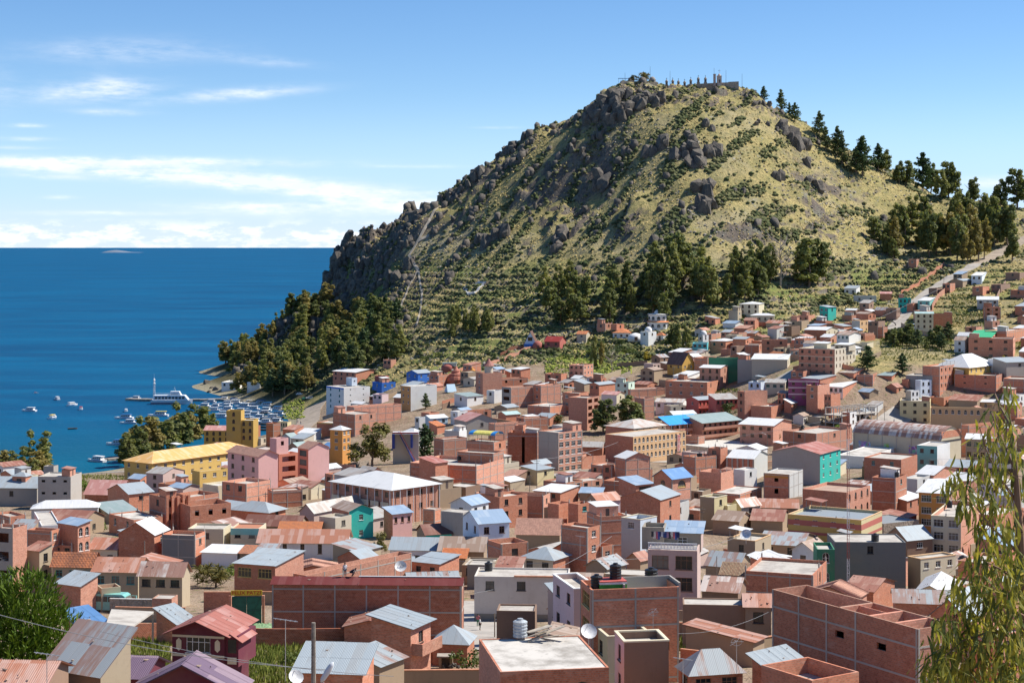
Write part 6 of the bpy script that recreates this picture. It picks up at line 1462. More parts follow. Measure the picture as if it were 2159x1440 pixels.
grove(7,[(1520,920),(1600,930),(1605,965),(1530,965)],(13,22),['gum2','gum3','gum5'],'eucalyptus in the stand left of the brownish tall one','trees of the right-hand stand',6,6)
T('gum2',1612,598,88,'tall dark eucalyptus just left of the brownish one','trees of the right-hand stand'); T('gum0',1625,592,80,'slim eucalyptus touching the brownish tall tree','trees of the right-hand stand')
T('bare0',1646,606,118,'tall brownish half-bare eucalyptus on the lower slope','trees of the right-hand stand',.9,name='eucalyptus_tree')
T('gum5',1705,606,108,'broad dark eucalyptus standing apart on the golden terraces','trees of the right-hand stand',1.3); T('gum2',1725,600,100,'right half of the dark pair on the golden terraces','trees of the right-hand stand',1.2)
grove(9,[(945,950),(1045,935),(1045,955),(950,972)],(8,15),['gum0','gum2','pine1'],'thin eucalyptus at the foot of the hill left of the lodge','trees at the foot of the hill',7,5)
grove(30,[(1885,1035),(2010,1010),(2140,1010),(2150,1085),(2040,1110),(1930,1115),(1880,1080)],(19,31),['gum0','gum1','gum3','gum4','gum5','gum2'],'eucalyptus in the grove on the right shoulder','trees of the shoulder grove',8,7.5,.9)
grove(6,[(1840,1040),(1885,1030),(1885,1070),(1845,1075)],(10,17),['gum2','gum5'],'small eucalyptus at the left edge of the shoulder grove','trees of the shoulder grove',9,5)
RID=[(1590,196,14,'bush3'),(1610,206,34,'pine0'),(1646,236,48,'pine3'),(1664,246,30,'pine2'),(1676,256,40,'pine0'),(1727,288,54,'pine1'),(1740,318,52,'pine3'),(1765,330,64,'pine1'),(1775,350,66,'pine3'),(1805,368,58,'pine1'),(1818,372,86,'pine0'),(1852,362,60,'pine2'),(1866,366,52,'gum2'),(1896,388,50,'gum2'),(1912,392,56,'gum5'),(1945,405,84,'pine0'),(1962,408,66,'gum2'),(2000,412,84,'gum5'),(1985,418,60,'gum0'),(2050,432,60,'gum2'),(2110,440,64,'gum2'),(2145,440,88,'gum5')]
RL=['low bush beside the summit terrace','small slanting tree just below the summit terrace','lone feathery tree against the sky below the summit','left of two close pines on the ridge','right of two close pines on the ridge','grey-green pine in the middle of the ridge line','yellowish young pine below the grey-green one','dark pine leaning over the ridge','broad olive pine with low branches on the ridge','small dark pine left of the tallest ridge pine','tallest pyramid-shaped pine on the ridge','flat-topped pine right of the pyramid one','small round tree right of the flat-topped pine','low tree pair at the saddle, left one','low tree pair at the saddle, right one','big dark pine above the shoulder grove','round dark tree right behind the big pine','bushy dark tree against the sky above the shoulder grove','small tree between the big dark pine and the bushy tree','thin tree in the gap where white cloud shows','small eucalyptus on the skyline near the right edge','big dark tree on the skyline at the right edge']
for (px,py,hp,kd),lb in zip(RID,RL): T(kd,px,py,hp,lb,'trees along the ridge',1.15)
TT=[('pine0',1830,782,54,1.7,'large dark pine beside the broad brick hotel'),('pine2',1902,788,44,1.7,'brownish cone-shaped conifer right of the large dark pine'),('gum5',1272,912,74,1.5,'left of the two big eucalyptus beside the slim brick block'),('gum2',1328,908,76,1.6,'right of the two big eucalyptus behind the arched hotel'),
 ('round0',785,985,92,1.25,'large round golden-green tree in front of the toboggan ramp'),('pine0',895,972,80,1.3,'large dark green pine right of the toboggan ramp'),('pine1',868,972,40,1.4,'small dark conifer at the foot of the large pine'),('pine3',897,862,34,1.5,'pale young conifer against the blank white side wall'),
 ('bush3',1022,826,18,1.3,'dark round tree left of the white cube house'),('bush3',1172,893,22,1.6,'dark bushes behind the tall hotel'),('bush1',1168,1018,26,1.5,'olive bush beside the small yellow house'),('round0',802,1168,46,.9,'grey-green tree leaning behind the zinc cottage'),('bush1',845,1182,40,1.3,'dense olive bush in front of the long white house'),
 ('bush4',210,1120,30,.8,'narrow green bush beside the low cream house'),('bush4',178,1036,26,1.6,'round lime-green bush on the lakeside lawn'),('bush3',210,1032,18,2.0,'dark hedge on the lakeside lawn'),('bush1',365,990,36,1.4,'small tree in front of the yellow hotel'),('spiky0',455,1238,58,1.4,'spiky palm-like bush with golden fronds'),
 ('bush4',492,1215,34,1.0,'bright lime bush behind the brick house with barred windows'),('bush0',996,1412,56,1.1,'yellow-green shrub in the corner of the rubble yard'),('bush0',610,1402,38,1.1,'round green bush beside the tall wooden pole'),('bush2',1352,1012,0,1,''),('bush4',1400,968,22,1.6,'yellow-green bushes at the foot of the arched hotel'),
 ('bush4',1768,918,26,1.5,'bright green bush left of the barrel hall'),('round0',1640,930,44,.9,'dark tree beside the blank brick house'),('bush3',1536,872,26,1.2,'small dark tree below the red wing'),('bush2',1365,757,18,1.1,'golden flowering bush left of the chalet'),('bush2',1470,757,14,2.0,'yellow flower bed right of the chalet'),('bush3',1345,757,20,2.0,'dark hedge above the golden bush'),
 ('bush3',1310,742,16,2.4,'long dark hedge below the garden lawn, left part'),('bush3',1410,728,22,1.6,'dark hedge below the white domes'),('gum2',1418,738,56,.8,'tall thin tree between the white domes'),('gum5',1430,742,62,.8,'dark thin tree right of the first white dome'),('gum3',1447,742,58,.9,'bushy thin tree left of the second white dome'),('bare0',1290,786,50,1.2,'bare branching tree on the dry slope'),
 ('gum0',1253,778,72,.5,'left of two slim bare-stemmed trees on the dry slope'),('gum1',1268,776,60,.5,'right of two slim bare-stemmed trees on the dry slope'),('bush1',1755,655,22,1.2,'yellow-green tree beside the teal three-storey house'),('bush3',1738,640,20,1.4,'dark shrub behind the teal three-storey house'),('bush1',1790,640,16,1.2,'reddish shrub below the pale terrace house'),
 ('bush2',2115,760,12,1,'small yellow bush at the right edge beside the grey house'),('gum3',85,1000,90,1.3,'tall tree at the lake edge behind the grey block'),('bush1',590,1000,0,1,''),('bush0',735,988,16,1.0,'small cypress beside the tall orange tower house'),('bush3',2118,572,12,1.2,'round bush beside the pale house near the top street'),
 ('bush2',1540,1300,0,1,''),('bush2',1617,1362,16,1.0,'yellow flowering bush against the big brick shell'),('bush1',1530,1345,20,1.6,'dry straw-coloured weeds in the walled yard'),('bush4',1285,1180,18,1,'small green tree beside the three-storey brick house'),('bush0',955,1190,20,1.3,'green shrub beside the orange lean-to'),('bush1',1010,1188,24,1.2,'olive shrub beside the grey-brown shed')]
for kd,px,py,hp,wd,lb in TT:
 if hp: T(kd,px,py,hp,lb,'trees and bushes among the houses',wd)
for k in range(9): T('gum%d' % (k % 6),6+k*11-(k % 2)*6,1008-(k % 3)*6,40+(k*17) % 34,['outermost','second','third','fourth','fifth','sixth','seventh','eighth','ninth'][k]+' bushy tree from the left edge by the lake','bushy trees at the left lake edge',1.7)
for k in range(13): T(GUM[k % 6],268+k*14,985-k*3.6-(k % 2)*5,74+(k*29) % 24,['first','second','third','fourth','fifth','sixth','seventh','eighth','ninth','tenth','eleventh','twelfth','last'][k]+' eucalyptus from the left in the row behind the yellow hotel','eucalyptus row behind the yellow hotel',1.35)
grove(26,[(1862,742),(1990,738),(2000,775),(1880,790)],(4,9),['gum2','pine0','pine1','gum5'],'tree in the thicket below the dry grass bank','thicket trees below the grass bank',12,3.2,1.5)
grove(24,[(1110,870),(1340,850),(1345,890),(1120,900)],(2,4.5),['bush3','bush0','bush1'],'garden shrub on the dry slope below the orange-roofed cottages','shrubs on the garden slope',13,4,1.3)
grove(30,[(860,880),(1050,872),(1110,900),(1000,940),(870,950)],(2,4),['bush3','bush1','bush0'],'shrub on the terraces above the blue houses','shrubs on the low terraces',14,5,1.4)
R_=random.Random(8); v=[]; f=[]
bp=Vector((unproj(45,1420,146)[0],146.0,0)); bp.z=ground(bp.x,bp.y)
for (cx_,cy_,cz_,r_) in [(-1.2,0,3.4,3.5),(1.6,.4,3.2,2.9),(.2,.3,5.6,2.7),(-3.0,.8,5.2,2.6),(2.6,.0,1.6,2.2),(-2.5,-1.5,1.8,2.4),(.8,-1.6,2.2,2.3),(4.2,.6,.9,1.5)]:
 for _ in range(int(900*r_*r_/9)):
  u=Vector((R_.gauss(0,1),R_.gauss(0,1),R_.gauss(0,1))).normalized(); k=R_.random()**.22
  p=Vector((cx_+u.x*r_*k,cy_+u.y*r_*k,cz_+u.z*r_*k)); dv=(u*.8+Vector((R_.gauss(0,.3),R_.gauss(0,.3),.75))).normalized(); L_=R_.uniform(.35,.75)
  for b_ in range(3):
   d2=(dv+Vector((R_.gauss(0,.4),R_.gauss(0,.4),R_.gauss(0,.3)))).normalized(); sd_=d2.cross(Vector((R_.gauss(0,1),R_.gauss(0,1),R_.gauss(0,1)))).normalized()*.075; i=len(v)
   v += [p-sd_*.5,p+sd_*.5,p+d2*L_*.6+sd_,p+d2*L_]; f += [(i,i+1,i+2,i+3)]
bo=empty('cypress_bush',bp); bo.scale=(1.22,1.2,1.36); tag(bo,'huge dense bright green bush at the lower left edge','bush','trees and bushes among the houses')
add('crown',crown_mesh(v,f,leafmat('cypress',(.085,.155,.012),(.20,.28,.03),.2)),bo)
add('trunk',trunk_mesh('trunk',R_,4.5,.3,[(1,2.5,.4),(1.5,2.5,2.5),(2,2.2,4.4)],BARK),bo)
# ------------------------------------------------------------------ rocks of the hill
def rock_mesh(seed,sx=1.0,sy=1.0,sz=1.0,n=20):
 R_=random.Random(seed); bm=bmesh.new()
 for _ in range(n):
  u=Vector((R_.gauss(0,1),R_.gauss(0,1),R_.gauss(0,1))).normalized(); q=max(abs(u.x),abs(u.y),abs(u.z)); u=u*(.55+.45/q*.75)*R_.uniform(.85,1.1)
  bm.verts.new((u.x*sx,u.y*sy,u.z*sz))
 r=bmesh.ops.convex_hull(bm,input=bm.verts); bmesh.ops.delete(bm,geom=list({e for e in list(r['geom_unused'])+list(r['geom_interior']) if isinstance(e,bmesh.types.BMVert)}),context='VERTS')
 me=bpy.data.meshes.new('rock'); bm.to_mesh(me); bm.free(); return me
m,t,b=newmat('hill_rock')
tc=t.node('ShaderNodeTexCoord'); g_=t.node('ShaderNodeNewGeometry'); n1=t.noise(g_.outputs['Position'],.35,5.0,.65); n2=t.noise(g_.outputs['Position'],1.6,4.0,.7)
col=t.mix(t.ramp(n1,.36,.64),(.165,.135,.11,1),(.075,.068,.062,1)); col=t.mix(t.math('MULTIPLY',t.ramp(n2,.5,.68),.8),col,(.22,.20,.13,1)); col=t.mix(t.math('MULTIPLY',t.ramp(n1,.60,.72),.6),col,(.26,.14,.10,1))
t.put(b.inputs['Base Color'],col); b.inputs['Roughness'].default_value=.92; t.put(b.inputs['Normal'],t.bump(n2,.9,.5)); ROCKM=m
RK=[rock_mesh(100+i,1,R.uniform(.6,1) if False else .8,[1.0,1.35,.7,1.7][i % 4]) for i in range(10)]
for me_ in RK: me_.materials.append(ROCKM)
R_=random.Random(55); rocks=0
def rock(x,y,s,k=None,sink=.25,tilt=.35):
 global rocks
 z=ground(x,y)
 o=add('rock',RK[R_.randrange(10) if k is None else k],hill,mat=Matrix.Translation((x,y,z+s*(.5-sink))) @ Matrix.Rotation(R_.random()*6.28,4,'Z') @ Matrix.Rotation(R_.gauss(0,tilt),4,'X') @ Matrix.Scale(s,4))
 rocks += 1
def crag(px,py,n,spread,smin,smax,tall=True):
 p=at(px,py)
 if p is None:
  d=1190.0; x=unproj(px,py,d)[0]; p=Vector((x,d,ground(x,d)))
 for _ in range(n):
  rock(p.x+R_.gauss(0,spread),p.y+R_.gauss(0,spread*.7),R_.uniform(smin,smax)*.85,R_.choice([1,3,5,7,9]) if tall else None,.42,.28)
for c in [(700,575,9,4,3,7),(715,545,8,4,3,6.5),(735,515,9,5,2.5,6),(752,500,6,4,2,4),(770,560,7,4,3,6),(800,570,7,4,3,6.5),(830,590,6,3.5,3,6),(760,590,6,4,3,6),(715,595,7,4,3,7),(862,560,5,3,2.5,5),(870,470,7,3.5,3,7),(885,458,7,3,3,7),(845,490,4,3,2,4),(855,510,4,3,2,4),(800,490,5,5,1.5,3),
  (950,412,5,4,2,4.5),(985,388,7,4,2.5,5.5),(1012,372,7,4,2.5,6),(1066,322,5,2.5,3,6),(1050,335,3,2,2,3.5),(1125,300,5,4,1.5,3.5),
  (1270,230,9,4,3,7),(1290,215,8,4,3,7),(1312,235,8,4,3,7),(1340,228,8,4,3,7),(1365,220,7,3,3,6),(1385,212,5,3,3,5),(1255,250,6,4,3,6),(1285,255,6,5,3,6),(1325,240,6,4,3,6),
  (1380,315,5,3.5,4,7),(1442,325,7,3.5,4,8),(1490,320,7,4,3.5,7),(1465,300,6,4,3,5.5),(1490,265,3,3,2.5,4),(1210,310,5,5,2,4.5),(1230,330,4,4,2,4),(1465,345,6,3,3.5,7),(1490,405,7,3,3.5,7),(1485,435,8,3.5,3.5,7),(1270,390,5,4,4,7),(1160,380,3,4,2,4),(1030,510,5,4,4,7),(1050,500,4,3,4,6.5),
  (1185,510,5,3,4,7),(1170,530,4,3,4,6),(1220,455,3,3,2,4),(1665,290,6,4,4.5,8),(1685,300,4,3,4,7),(1602,255,4,3,2,4),(1700,345,3,3,2,4),(1640,375,3,2,3,5.5),(1715,385,3,2,4,6),(1560,400,2,3,1.5,3),(1590,210,5,5,1.5,3),(1575,185,4,3,2,3),(1300,440,3,4,1.5,3),(1130,440,3,4,1.5,3),(940,560,2,3,1.5,3)]: crag(*c)
while rocks < 298:
 px,py=R_.uniform(850,1800),R_.uniform(215,560); p=at(px,py)
 if p is None or p.z < 70 or p.x > 0 and px > 1780: continue
 rock(p.x,p.y,R_.uniform(.9,2.4))
def scatter(name,n,gen,tmpl_v,tmpl_f,mats,smin,smax,seed,squash=1.0,label=None,cat=None):
 rs=np.random.RandomState(seed); xs,ys_=gen(n,rs); n=len(xs)
 i=np.clip(np.searchsorted(GX,xs)-1,0,len(GX)-2); j=np.clip(np.searchsorted(GY,ys_)-1,0,len(GY)-2)
 u=(xs-GX[i])/(GX[i+1]-GX[i]); v_=(ys_-GY[j])/(GY[j+1]-GY[j])
 zs=(MZ[j,i]*(1-u)+MZ[j,i+1]*u)*(1-v_)+(MZ[j+1,i]*(1-u)+MZ[j+1,i+1]*u)*v_
 s=smin+(smax-smin)*rs.rand(n)**2.2; a=rs.rand(n)*6.283; tv=np.array(tmpl_v,float); m_=len(tv)
 jit=1+.35*(rs.rand(n,m_,1)-.5)
 V=tv[None]*jit*s[:,None,None]; c,sn=np.cos(a)[:,None],np.sin(a)[:,None]
 X=V[...,0]*c-V[...,1]*sn+xs[:,None]; Y=V[...,0]*sn+V[...,1]*c+ys_[:,None]; Z=V[...,2]*squash+zs[:,None]
 P_=np.stack([X,Y,Z],-1).reshape(-1,3); fs=np.array(tmpl_f,int); Fa=(fs[None]+(np.arange(n)*m_)[:,None,None]).reshape(-1,fs.shape[1])
 me_=fastmesh(name,P_,Fa); me_.materials.append(mats); o=add(name,me_); tag(o,label,cat,None,'stuff'); return o
OCT_V=[(0,0,1.0),(.9,.1,.42),(.25,.85,.45),(-.8,.45,.4),(-.5,-.8,.42),(.55,-.75,.4),(.6,.5,-.1),(-.7,.1,-.1),(.1,-.7,-.1)]
OCT_F=[(0,1,2),(0,2,3),(0,3,4),(0,4,5),(0,5,1),(1,6,2),(2,6,3),(3,7,4),(4,8,5),(5,8,1)]
_rp=np.array([(p_.x,p_.y,w_) for ln_,w_ in ROADS for p_ in ln_])
def hill_gen(dens,low=5.0):
 def gen(n,rs):
  xs=[]; ys_=[]; tot=0
  while tot < n:
   x=rs.uniform(-190,420,n*2); y=rs.uniform(840,1290,n*2)
   z0=np.interp(x,_ex,_ey); k=dens(x,y,rs.rand(n*2))
   ok=(y > z0-low) & k
   xs.append(x[ok]); ys_.append(y[ok]); tot += ok.sum()
  x=np.concatenate(xs)[:n]; y=np.concatenate(ys_)[:n]
  i=np.clip(np.searchsorted(GX,x)-1,0,len(GX)-2); j=np.clip(np.searchsorted(GY,y)-1,0,len(GY)-2)
  ok=(MZ[j,i] > 8) & ((y > np.interp(x,_ex,_ey)-5) | (MZ[j,i] > 40))
  for rx_,ry_,rw_ in _rp: ok &= (x-rx_)**2+(y-ry_)**2 > (rw_/2+.7)**2
  return x[ok],y[ok]
 return gen
def d_shrub(x,y,r):
 c=x*.78-y*.62; t_=x*.62+y*.78; r=np.where(x > 165,r*1.8,r)*np.where(ground0(x,y) < 78,2.2,1)
 return r < np.clip(-.30+2.9*nz(c/9,t_/50,6)+.7*nz(x/33,y/33,77),.03,1)
def d_shrub2(x,y,r):
 z0=ground0(x,y); k_=(z0+1.2*nz(x/40,y/40,61))/3.4; fr_=np.mod(k_,1.0)
 low_=np.clip((86-z0)/14,0,1)*np.clip((z0-30)/10,0,1)
 return r < low_*np.where((fr_ > .80),.95,.015)*np.clip(.6+nz(x/22,y/22,66),.15,1)
def d_grass(x,y,r): return r < np.clip(.5+nz(x/25,y/25,87),.1,1)
m1,t,b=newmat('shrub_leaf'); g_=t.node('ShaderNodeNewGeometry')
t.put(b.inputs['Base Color'],t.mix(g_.outputs['Random Per Island'],(.055,.075,.028,1),(.17,.165,.075,1))); b.inputs['Roughness'].default_value=.9; b.inputs['Specular IOR Level'].default_value=.1
m2,t,b=newmat('dry_tussock'); g_=t.node('ShaderNodeNewGeometry')
t.put(b.inputs['Base Color'],t.mix(g_.outputs['Random Per Island'],(.27,.225,.09,1),(.50,.39,.18,1))); b.inputs['Roughness'].default_value=.9; b.inputs['Specular IOR Level'].default_value=.1
m3,t,b=newmat('loose_stone'); g_=t.node('ShaderNodeNewGeometry')
t.put(b.inputs['Base Color'],t.mix(g_.outputs['Random Per Island'],(.14,.12,.10,1),(.36,.33,.28,1))); b.inputs['Roughness'].default_value=.9
def from_mesh(me_): return [tuple(v_.co) for v_ in me_.vertices],[tuple(p_.vertices) for p_ in me_.polygons]
def d_crag(x,y,r):
 c=x*.78-y*.62; t_=x*.62+y*.78
 top=np.interp(x,[-150,-60,0,60,110,160,230],[1160,1165,1130,1075,1060,1090,1140])
 zone_=np.clip(fbm(c/70,t_/150,3,3)*1.6+.28,0,1)*np.clip((y-970)/70,0,1)
 west_=np.clip((-x-35)/40,0,1)*np.clip((y-1115)/50,0,1)
 cr_=np.clip((y-1140)/25,0,1)*np.clip((170-x)/30,0,1)
 band=np.clip(nz(c/9,t_/50,6)*2.6-.25,0,1)
 return r < np.clip(zone_*band*np.where(x > 170,.25,.95)+.38*west_+.3*cr_*np.clip(nz(x/9,y/9,19)+.3,0,1)*(ground0(x,y) < 190),0,1)
for j_,(kk,n_) in enumerate([(1,950),(3,850),(4,700),(8,600)]):
 tv_,tf_=from_mesh(RK[kk]); scatter('crags',n_,hill_gen(d_crag),tv_,tf_,ROCKM,.9,4.0,40+j_,1.0)
scatter('shrubbery',34000,hill_gen(d_shrub),OCT_V,OCT_F,m1,.45,2.1,4,.95)
scatter('terrace_hedges',15000,hill_gen(d_shrub2,150),OCT_V,OCT_F,m1,.45,1.25,24,.9)
scatter('dry_grass',48000,hill_gen(d_grass,150),[(0,0,1.0),(.7,.1,.0),(-.3,.7,.0),(-.4,-.6,.0),(.4,-.1,.75),(-.35,.2,.8)],[(0,1,2),(0,2,3),(0,3,1),(4,1,2),(5,2,3)],m2,.35,1.25,5,.85)
scatter('stones',9000,hill_gen(lambda x,y,r: r < np.clip(.2+1.3*nz(x/60,y/60,97),0,1)),OCT_V,OCT_F,m3,.3,1.3,6,.7)
def px_gen(boxes):
 def gen(n,rs):
  xs=[]; ys_=[]
  wts=np.array([(b_[2]-b_[0])*(b_[3]-b_[1]) for b_ in boxes],float); wts /= wts.sum()
  for b_,w_ in zip(boxes,wts):
   a0,a1,c0,c1=at(b_[0],b_[3]),at(b_[2],b_[3]),at(b_[0],b_[1]),at(b_[2],b_[1])
   u=rs.rand(int(n*w_)+1); w2=rs.rand(int(n*w_)+1)
   q=[np.array(p_) for p_ in (a0,a1,c0,c1)]
   p_=(q[0][None]*(1-u[:,None])+q[1][None]*u[:,None])*(1-w2[:,None])+(q[2][None]*(1-u[:,None])+q[3][None]*u[:,None])*w2[:,None]
   xs.append(p_[:,0]); ys_.append(p_[:,1])
  return np.concatenate(xs),np.concatenate(ys_)
 return gen
m4,t,b=newmat('green_weed'); g_=t.node('ShaderNodeNewGeometry')
t.put(b.inputs['Base Color'],t.mix(g_.outputs['Random Per Island'],(.09,.135,.022,1),(.30,.31,.07,1))); b.inputs['Roughness'].default_value=.9; b.inputs['Specular IOR Level'].default_value=.1
BL_V=[(0,0,1.0),(.12,.05,0),(-.12,.05,0),(.3,.25,.8),(.1,.2,0),(.22,.02,0),(-.32,-.2,.85),(-.2,-.1,0),(-.05,-.22,0),(.1,-.35,.7),(.0,-.15,0),(.2,-.1,0)]
BL_F=[(0,1,2),(3,4,5),(6,7,8),(9,10,11)]
scatter('weeds',9000,px_gen([(500,1362,660,1440),(150,1335,360,1440),(660,1352,780,1372),(1420,1300,1600,1375),(240,1290,340,1305)]),BL_V,BL_F,m4,.35,.95,14)
scatter('bank_grass',9000,px_gen([(1855,712,2010,760),(2005,622,2075,690),(2020,700,2159,745),(150,1003,262,1040),(1225,720,1350,735),(1500,820,1560,830)]),BL_V,BL_F,m4,.45,1.3,15)
scatter('bank_weeds',2500,px_gen([(596,842,642,885),(1690,765,1740,785),(1150,745,1330,790)]),OCT_V,OCT_F,m4,.3,1.1,16)
scatter('cabbage_patch',420,px_gen([(535,1318,574,1330)]),OCT_V,OCT_F,leafmat('cabbage',(.22,.36,.18),(.34,.48,.26),.1),.22,.42,17)
# ------------------------------------------------------------------ boats, piers and beach
WHITEP=plain('boat_white',(.78,.78,.77),.45,var=.1); NAVY=plain('boat_navy',(.02,.05,.13),.4); DARKW=plain('boat_window',(.03,.04,.05),.15); REDP=plain('boat_red',(.5,.05,.04),.5); YELP=plain('boat_yellow',(.66,.5,.1),.6); BLUEP=plain('boat_blue',(.03,.16,.4),.5); WOODP=plain('boat_wood',(.16,.12,.09),.8)
def hull(mb,L,B,Hh,mi=0,mi2=0,n=10):
 """lofted hull, bow at +x"""
 rows=[]
 for i in range(n+1):
  u=i/n; x=-L/2+L*u; w=B/2*(1-max(0,(u-.45)/.55)**2.2); w=max(w,.02); sh=Hh*(1+.38*max(0,u-.4)**1.5)
  rows.append([(x,-w,sh),(x*.97,-w*.72,-.15),(x*.95,0,-.45),(x*.97,w*.72,-.15),(x,w,sh)])
 for a,b_ in zip(rows[:-1],rows[1:]):
  for k in range(4): mb.face([a[k],b_[k],b_[k+1],a[k+1]],mi)
  mb.face([(a[0][0],a[0][1]*.9,a[0][2]-.12),(a[4][0],a[4][1]*.9,a[4][2]-.12),(b_[4][0],b_[4][1]*.9,b_[4][2]-.12),(b_[0][0],b_[0][1]*.9,b_[0][2]-.12)],mi2)
  for k in (0,4):
   q=.9; mb.face([a[k],b_[k],(b_[k][0],b_[k][1]*q,b_[k][2]-.12),(a[k][0],a[k][1]*q,a[k][2]-.12)],mi)
 r=rows[0]; mb.face([r[0],r[1],r[2],r[3],r[4]][::-1],mi)
def cabin(mb,x0,x1,w,z0,z1,slope=.6,mi=0):
 p=[(x0,-w,z0),(x1+slope,-w,z0),(x1+slope,w,z0),(x0,w,z0),(x0+.15,-w*.88,z1),(x1,-w*.88,z1),(x1,w*.88,z1),(x0+.15,w*.88,z1)]
 mb.raw(p,[(4,5,6,7),(0,1,5,4),(1,2,6,5),(2,3,7,6),(3,0,4,7)],mi)
def boat_kind(L,roof):
 a=MB(); hull(a,L,L*.30,L*.085,0,0); h_=a.mesh('hull',[WHITEP])
 st=MB();
 for sgn in (-1,1): st.face([(-L*.48,sgn*(L*.15+.012),L*.05),(L*.05,sgn*(L*.15+.012),L*.05),(L*.05,sgn*(L*.15+.012),L*.078),(-L*.48,sgn*(L*.15+.012),L*.078)])
 s_=st.mesh('stripe',[BLUEP])
 c=MB(); cabin(c,-L*.36,L*.14,L*.115,L*.075,L*.20,L*.08); ca=c.mesh('cabin',[WHITEP])
 w=MB()
 for sgn in (-1,1):
  for k in range(4):
   x0=-L*.33+k*L*.115; y0,y1=L*.115*.965+.015,L*.115*.915+.015
   w.face([(x0,sgn*y0,L*.115),(x0+L*.095,sgn*y0,L*.115),(x0+L*.095,sgn*y1,L*.175),(x0,sgn*y1,L*.175)])
 w.face([(L*.195,-L*.09,L*.11),(L*.195,L*.09,L*.11),(L*.165,L*.085,L*.18),(L*.165,-L*.085,L*.18)])
 wi=w.mesh('cabin_window',[DARKW])
 r=MB(); r.box(-L*.40,L*.10,-L*.11,L*.11,L*.225,L*.245)
 for x in (-L*.38,L*.06):
  for y in (-L*.095,L*.095): r.tube((x,y,L*.195),(x,y,L*.226),.03,n=4)
 ro=r.mesh('canopy',[roof]); return h_,s_,ca,wi,ro
BK=[boat_kind(9.0,WHITEP),boat_kind(8.0,WHITEP),boat_kind(8.5,YELP),boat_kind(7.0,REDP),boat_kind(9.5,BLUEP)]
def on_water(px,py): d=CAMZ*F/(py-HY); return Vector((unproj(px,py,d)[0],d,0))
def boat(px,py,yaw,k,label,group,s=1.0):
 p=on_water(px,py); o=empty('motor_boat',(p.x,p.y,.12),math.radians(yaw)); o.scale=(s,s,s)
 for nm,me_ in zip(('hull','stripe','cabin','cabin_window','canopy'),BK[k]): add(nm,me_,o)
 tag(o,label,'boat',group); return o
for px,py,yaw,k,s,lb in [(61,867,165,0,1.0,'white cabin boat farthest left on the open water'),(120,843,120,1,1.0,'white boat with dark window right of the farthest left one'),(153,855,60,0,.9,'white boat under way trailing a pale wake'),(171,864,100,3,1.0,'white boat with red roof just right of the wake'),(112,882,80,2,1.0,'white boat with tan canopy in the middle of the open group'),
  (266,868,100,1,.8,'small white boat between the open group and the ferry'),(261,883,175,4,1.1,'blue and white boat above its neighbour near the eucalyptus row'),(270,893,178,0,1.0,'white boat just below the blue and white one'),(246,938,170,4,1.1,'blue-roofed boat half hidden by the eucalyptus row'),(203,973,150,0,1.1,'white cabin boat tied to the small stone pier'),
  (333,878,178,2,1.35,'long boat with yellow canopy left of the moored fleet'),(284,841,175,1,.9,'white boat tied at the head of the long pier'),(76,829,10,3,.4,'tiny boat far out on the water')]:
 boat(px,py,yaw,k,lb,'boats anchored in the bay',s)
k=0
for row,(py0,x0,x1,n) in enumerate([(845,455,520,3),(851,435,560,5),(858,410,575,6),(866,440,590,6),(874,460,590,6),(882,455,585,5),(890,500,590,4)]):
 for i in range(n):
  x=x0+(x1-x0)*(i+.5)/n+rnd.uniform(-6,6); k += 1
  boat(x,py0+rnd.uniform(-2,2),178+rnd.uniform(-9,9),[0,1,4,0,1,0][k % 6],f"white cabin boat in the moored fleet, {['farthest','second','third','fourth','fifth','sixth','nearest'][row]} row, {['leftmost','second','third','fourth','fifth','rightmost'][i if i < n-1 else 5]}",'moored fleet off the beach',rnd.uniform(.85,1.15))
def rowboat(px,py,yaw,label,s=1.0):
 p=at(px,py) if CAMZ*F/(py-HY) > 0 and ground(*on_water(px,py)[:2]) > .05 else on_water(px,py)
 o=empty('rowing_boat',(p.x,p.y,max(p.z,.05)+.25),math.radians(yaw)); o.scale=(s,s,s)
 a=MB(); hull(a,6.0,1.5,.5); a.build('hull',WOODP,o); b_=MB()
 for x in (-1.6,0,1.4): b_.box(x-.14,x+.14,-.6,.6,.34,.40)
 b_.build('thwart',plain('thwart',(.4,.32,.22),.8),o); tag(o,label,'boat','rowing boats'); return o
rowboat(153,905,20,'dark rowing boat alone on the open water',.8); rowboat(255,951,175,'pale rowing boat near the eucalyptus row')
for i in range(14): rowboat(560+(i % 2)*26+rnd.uniform(-6,6),873+i*2.9,176+rnd.uniform(-8,8),['farthest','second','third','fourth','fifth','sixth','seventh','eighth','ninth','tenth','eleventh','twelfth','thirteenth','nearest'][i]+' dark slim boat in the line drawn up on the beach',1.15)
p=on_water(363,852); fo=empty('ferry',(p.x,p.y,.1),math.radians(2)); tag(fo,'large white ferry catamaran with dark window band at the long pier','ferry')
a=MB(); hull(a,24,7.0,2.4); a.build('hull',WHITEP,fo)
a=MB();
for s_ in (-1,1): a.face([(-11.9,s_*3.53,.35),(4,s_*3.53,.35),(4,s_*3.53,1.0),(-11.9,s_*3.53,1.0)])
a.build('stripe',NAVY,fo)
a=MB(); cabin(a,-10.5,7.5,3.0,2.3,5.2,2.4); a.build('cabin',WHITEP,fo)
a=MB()
for s_ in (-1,1):
 for i in range(9): x=-9.6+i*1.95; a.face([(x,s_*2.93,3.1),(x+1.6,s_*2.93,3.1),(x+1.6,s_*2.78,4.5),(x,s_*2.78,4.5)])
a.build('cabin_window',DARKW,fo)
a=MB(); cabin(a,-1.0,4.2,2.2,5.2,7.4,1.2); a.build('bridge',WHITEP,fo)
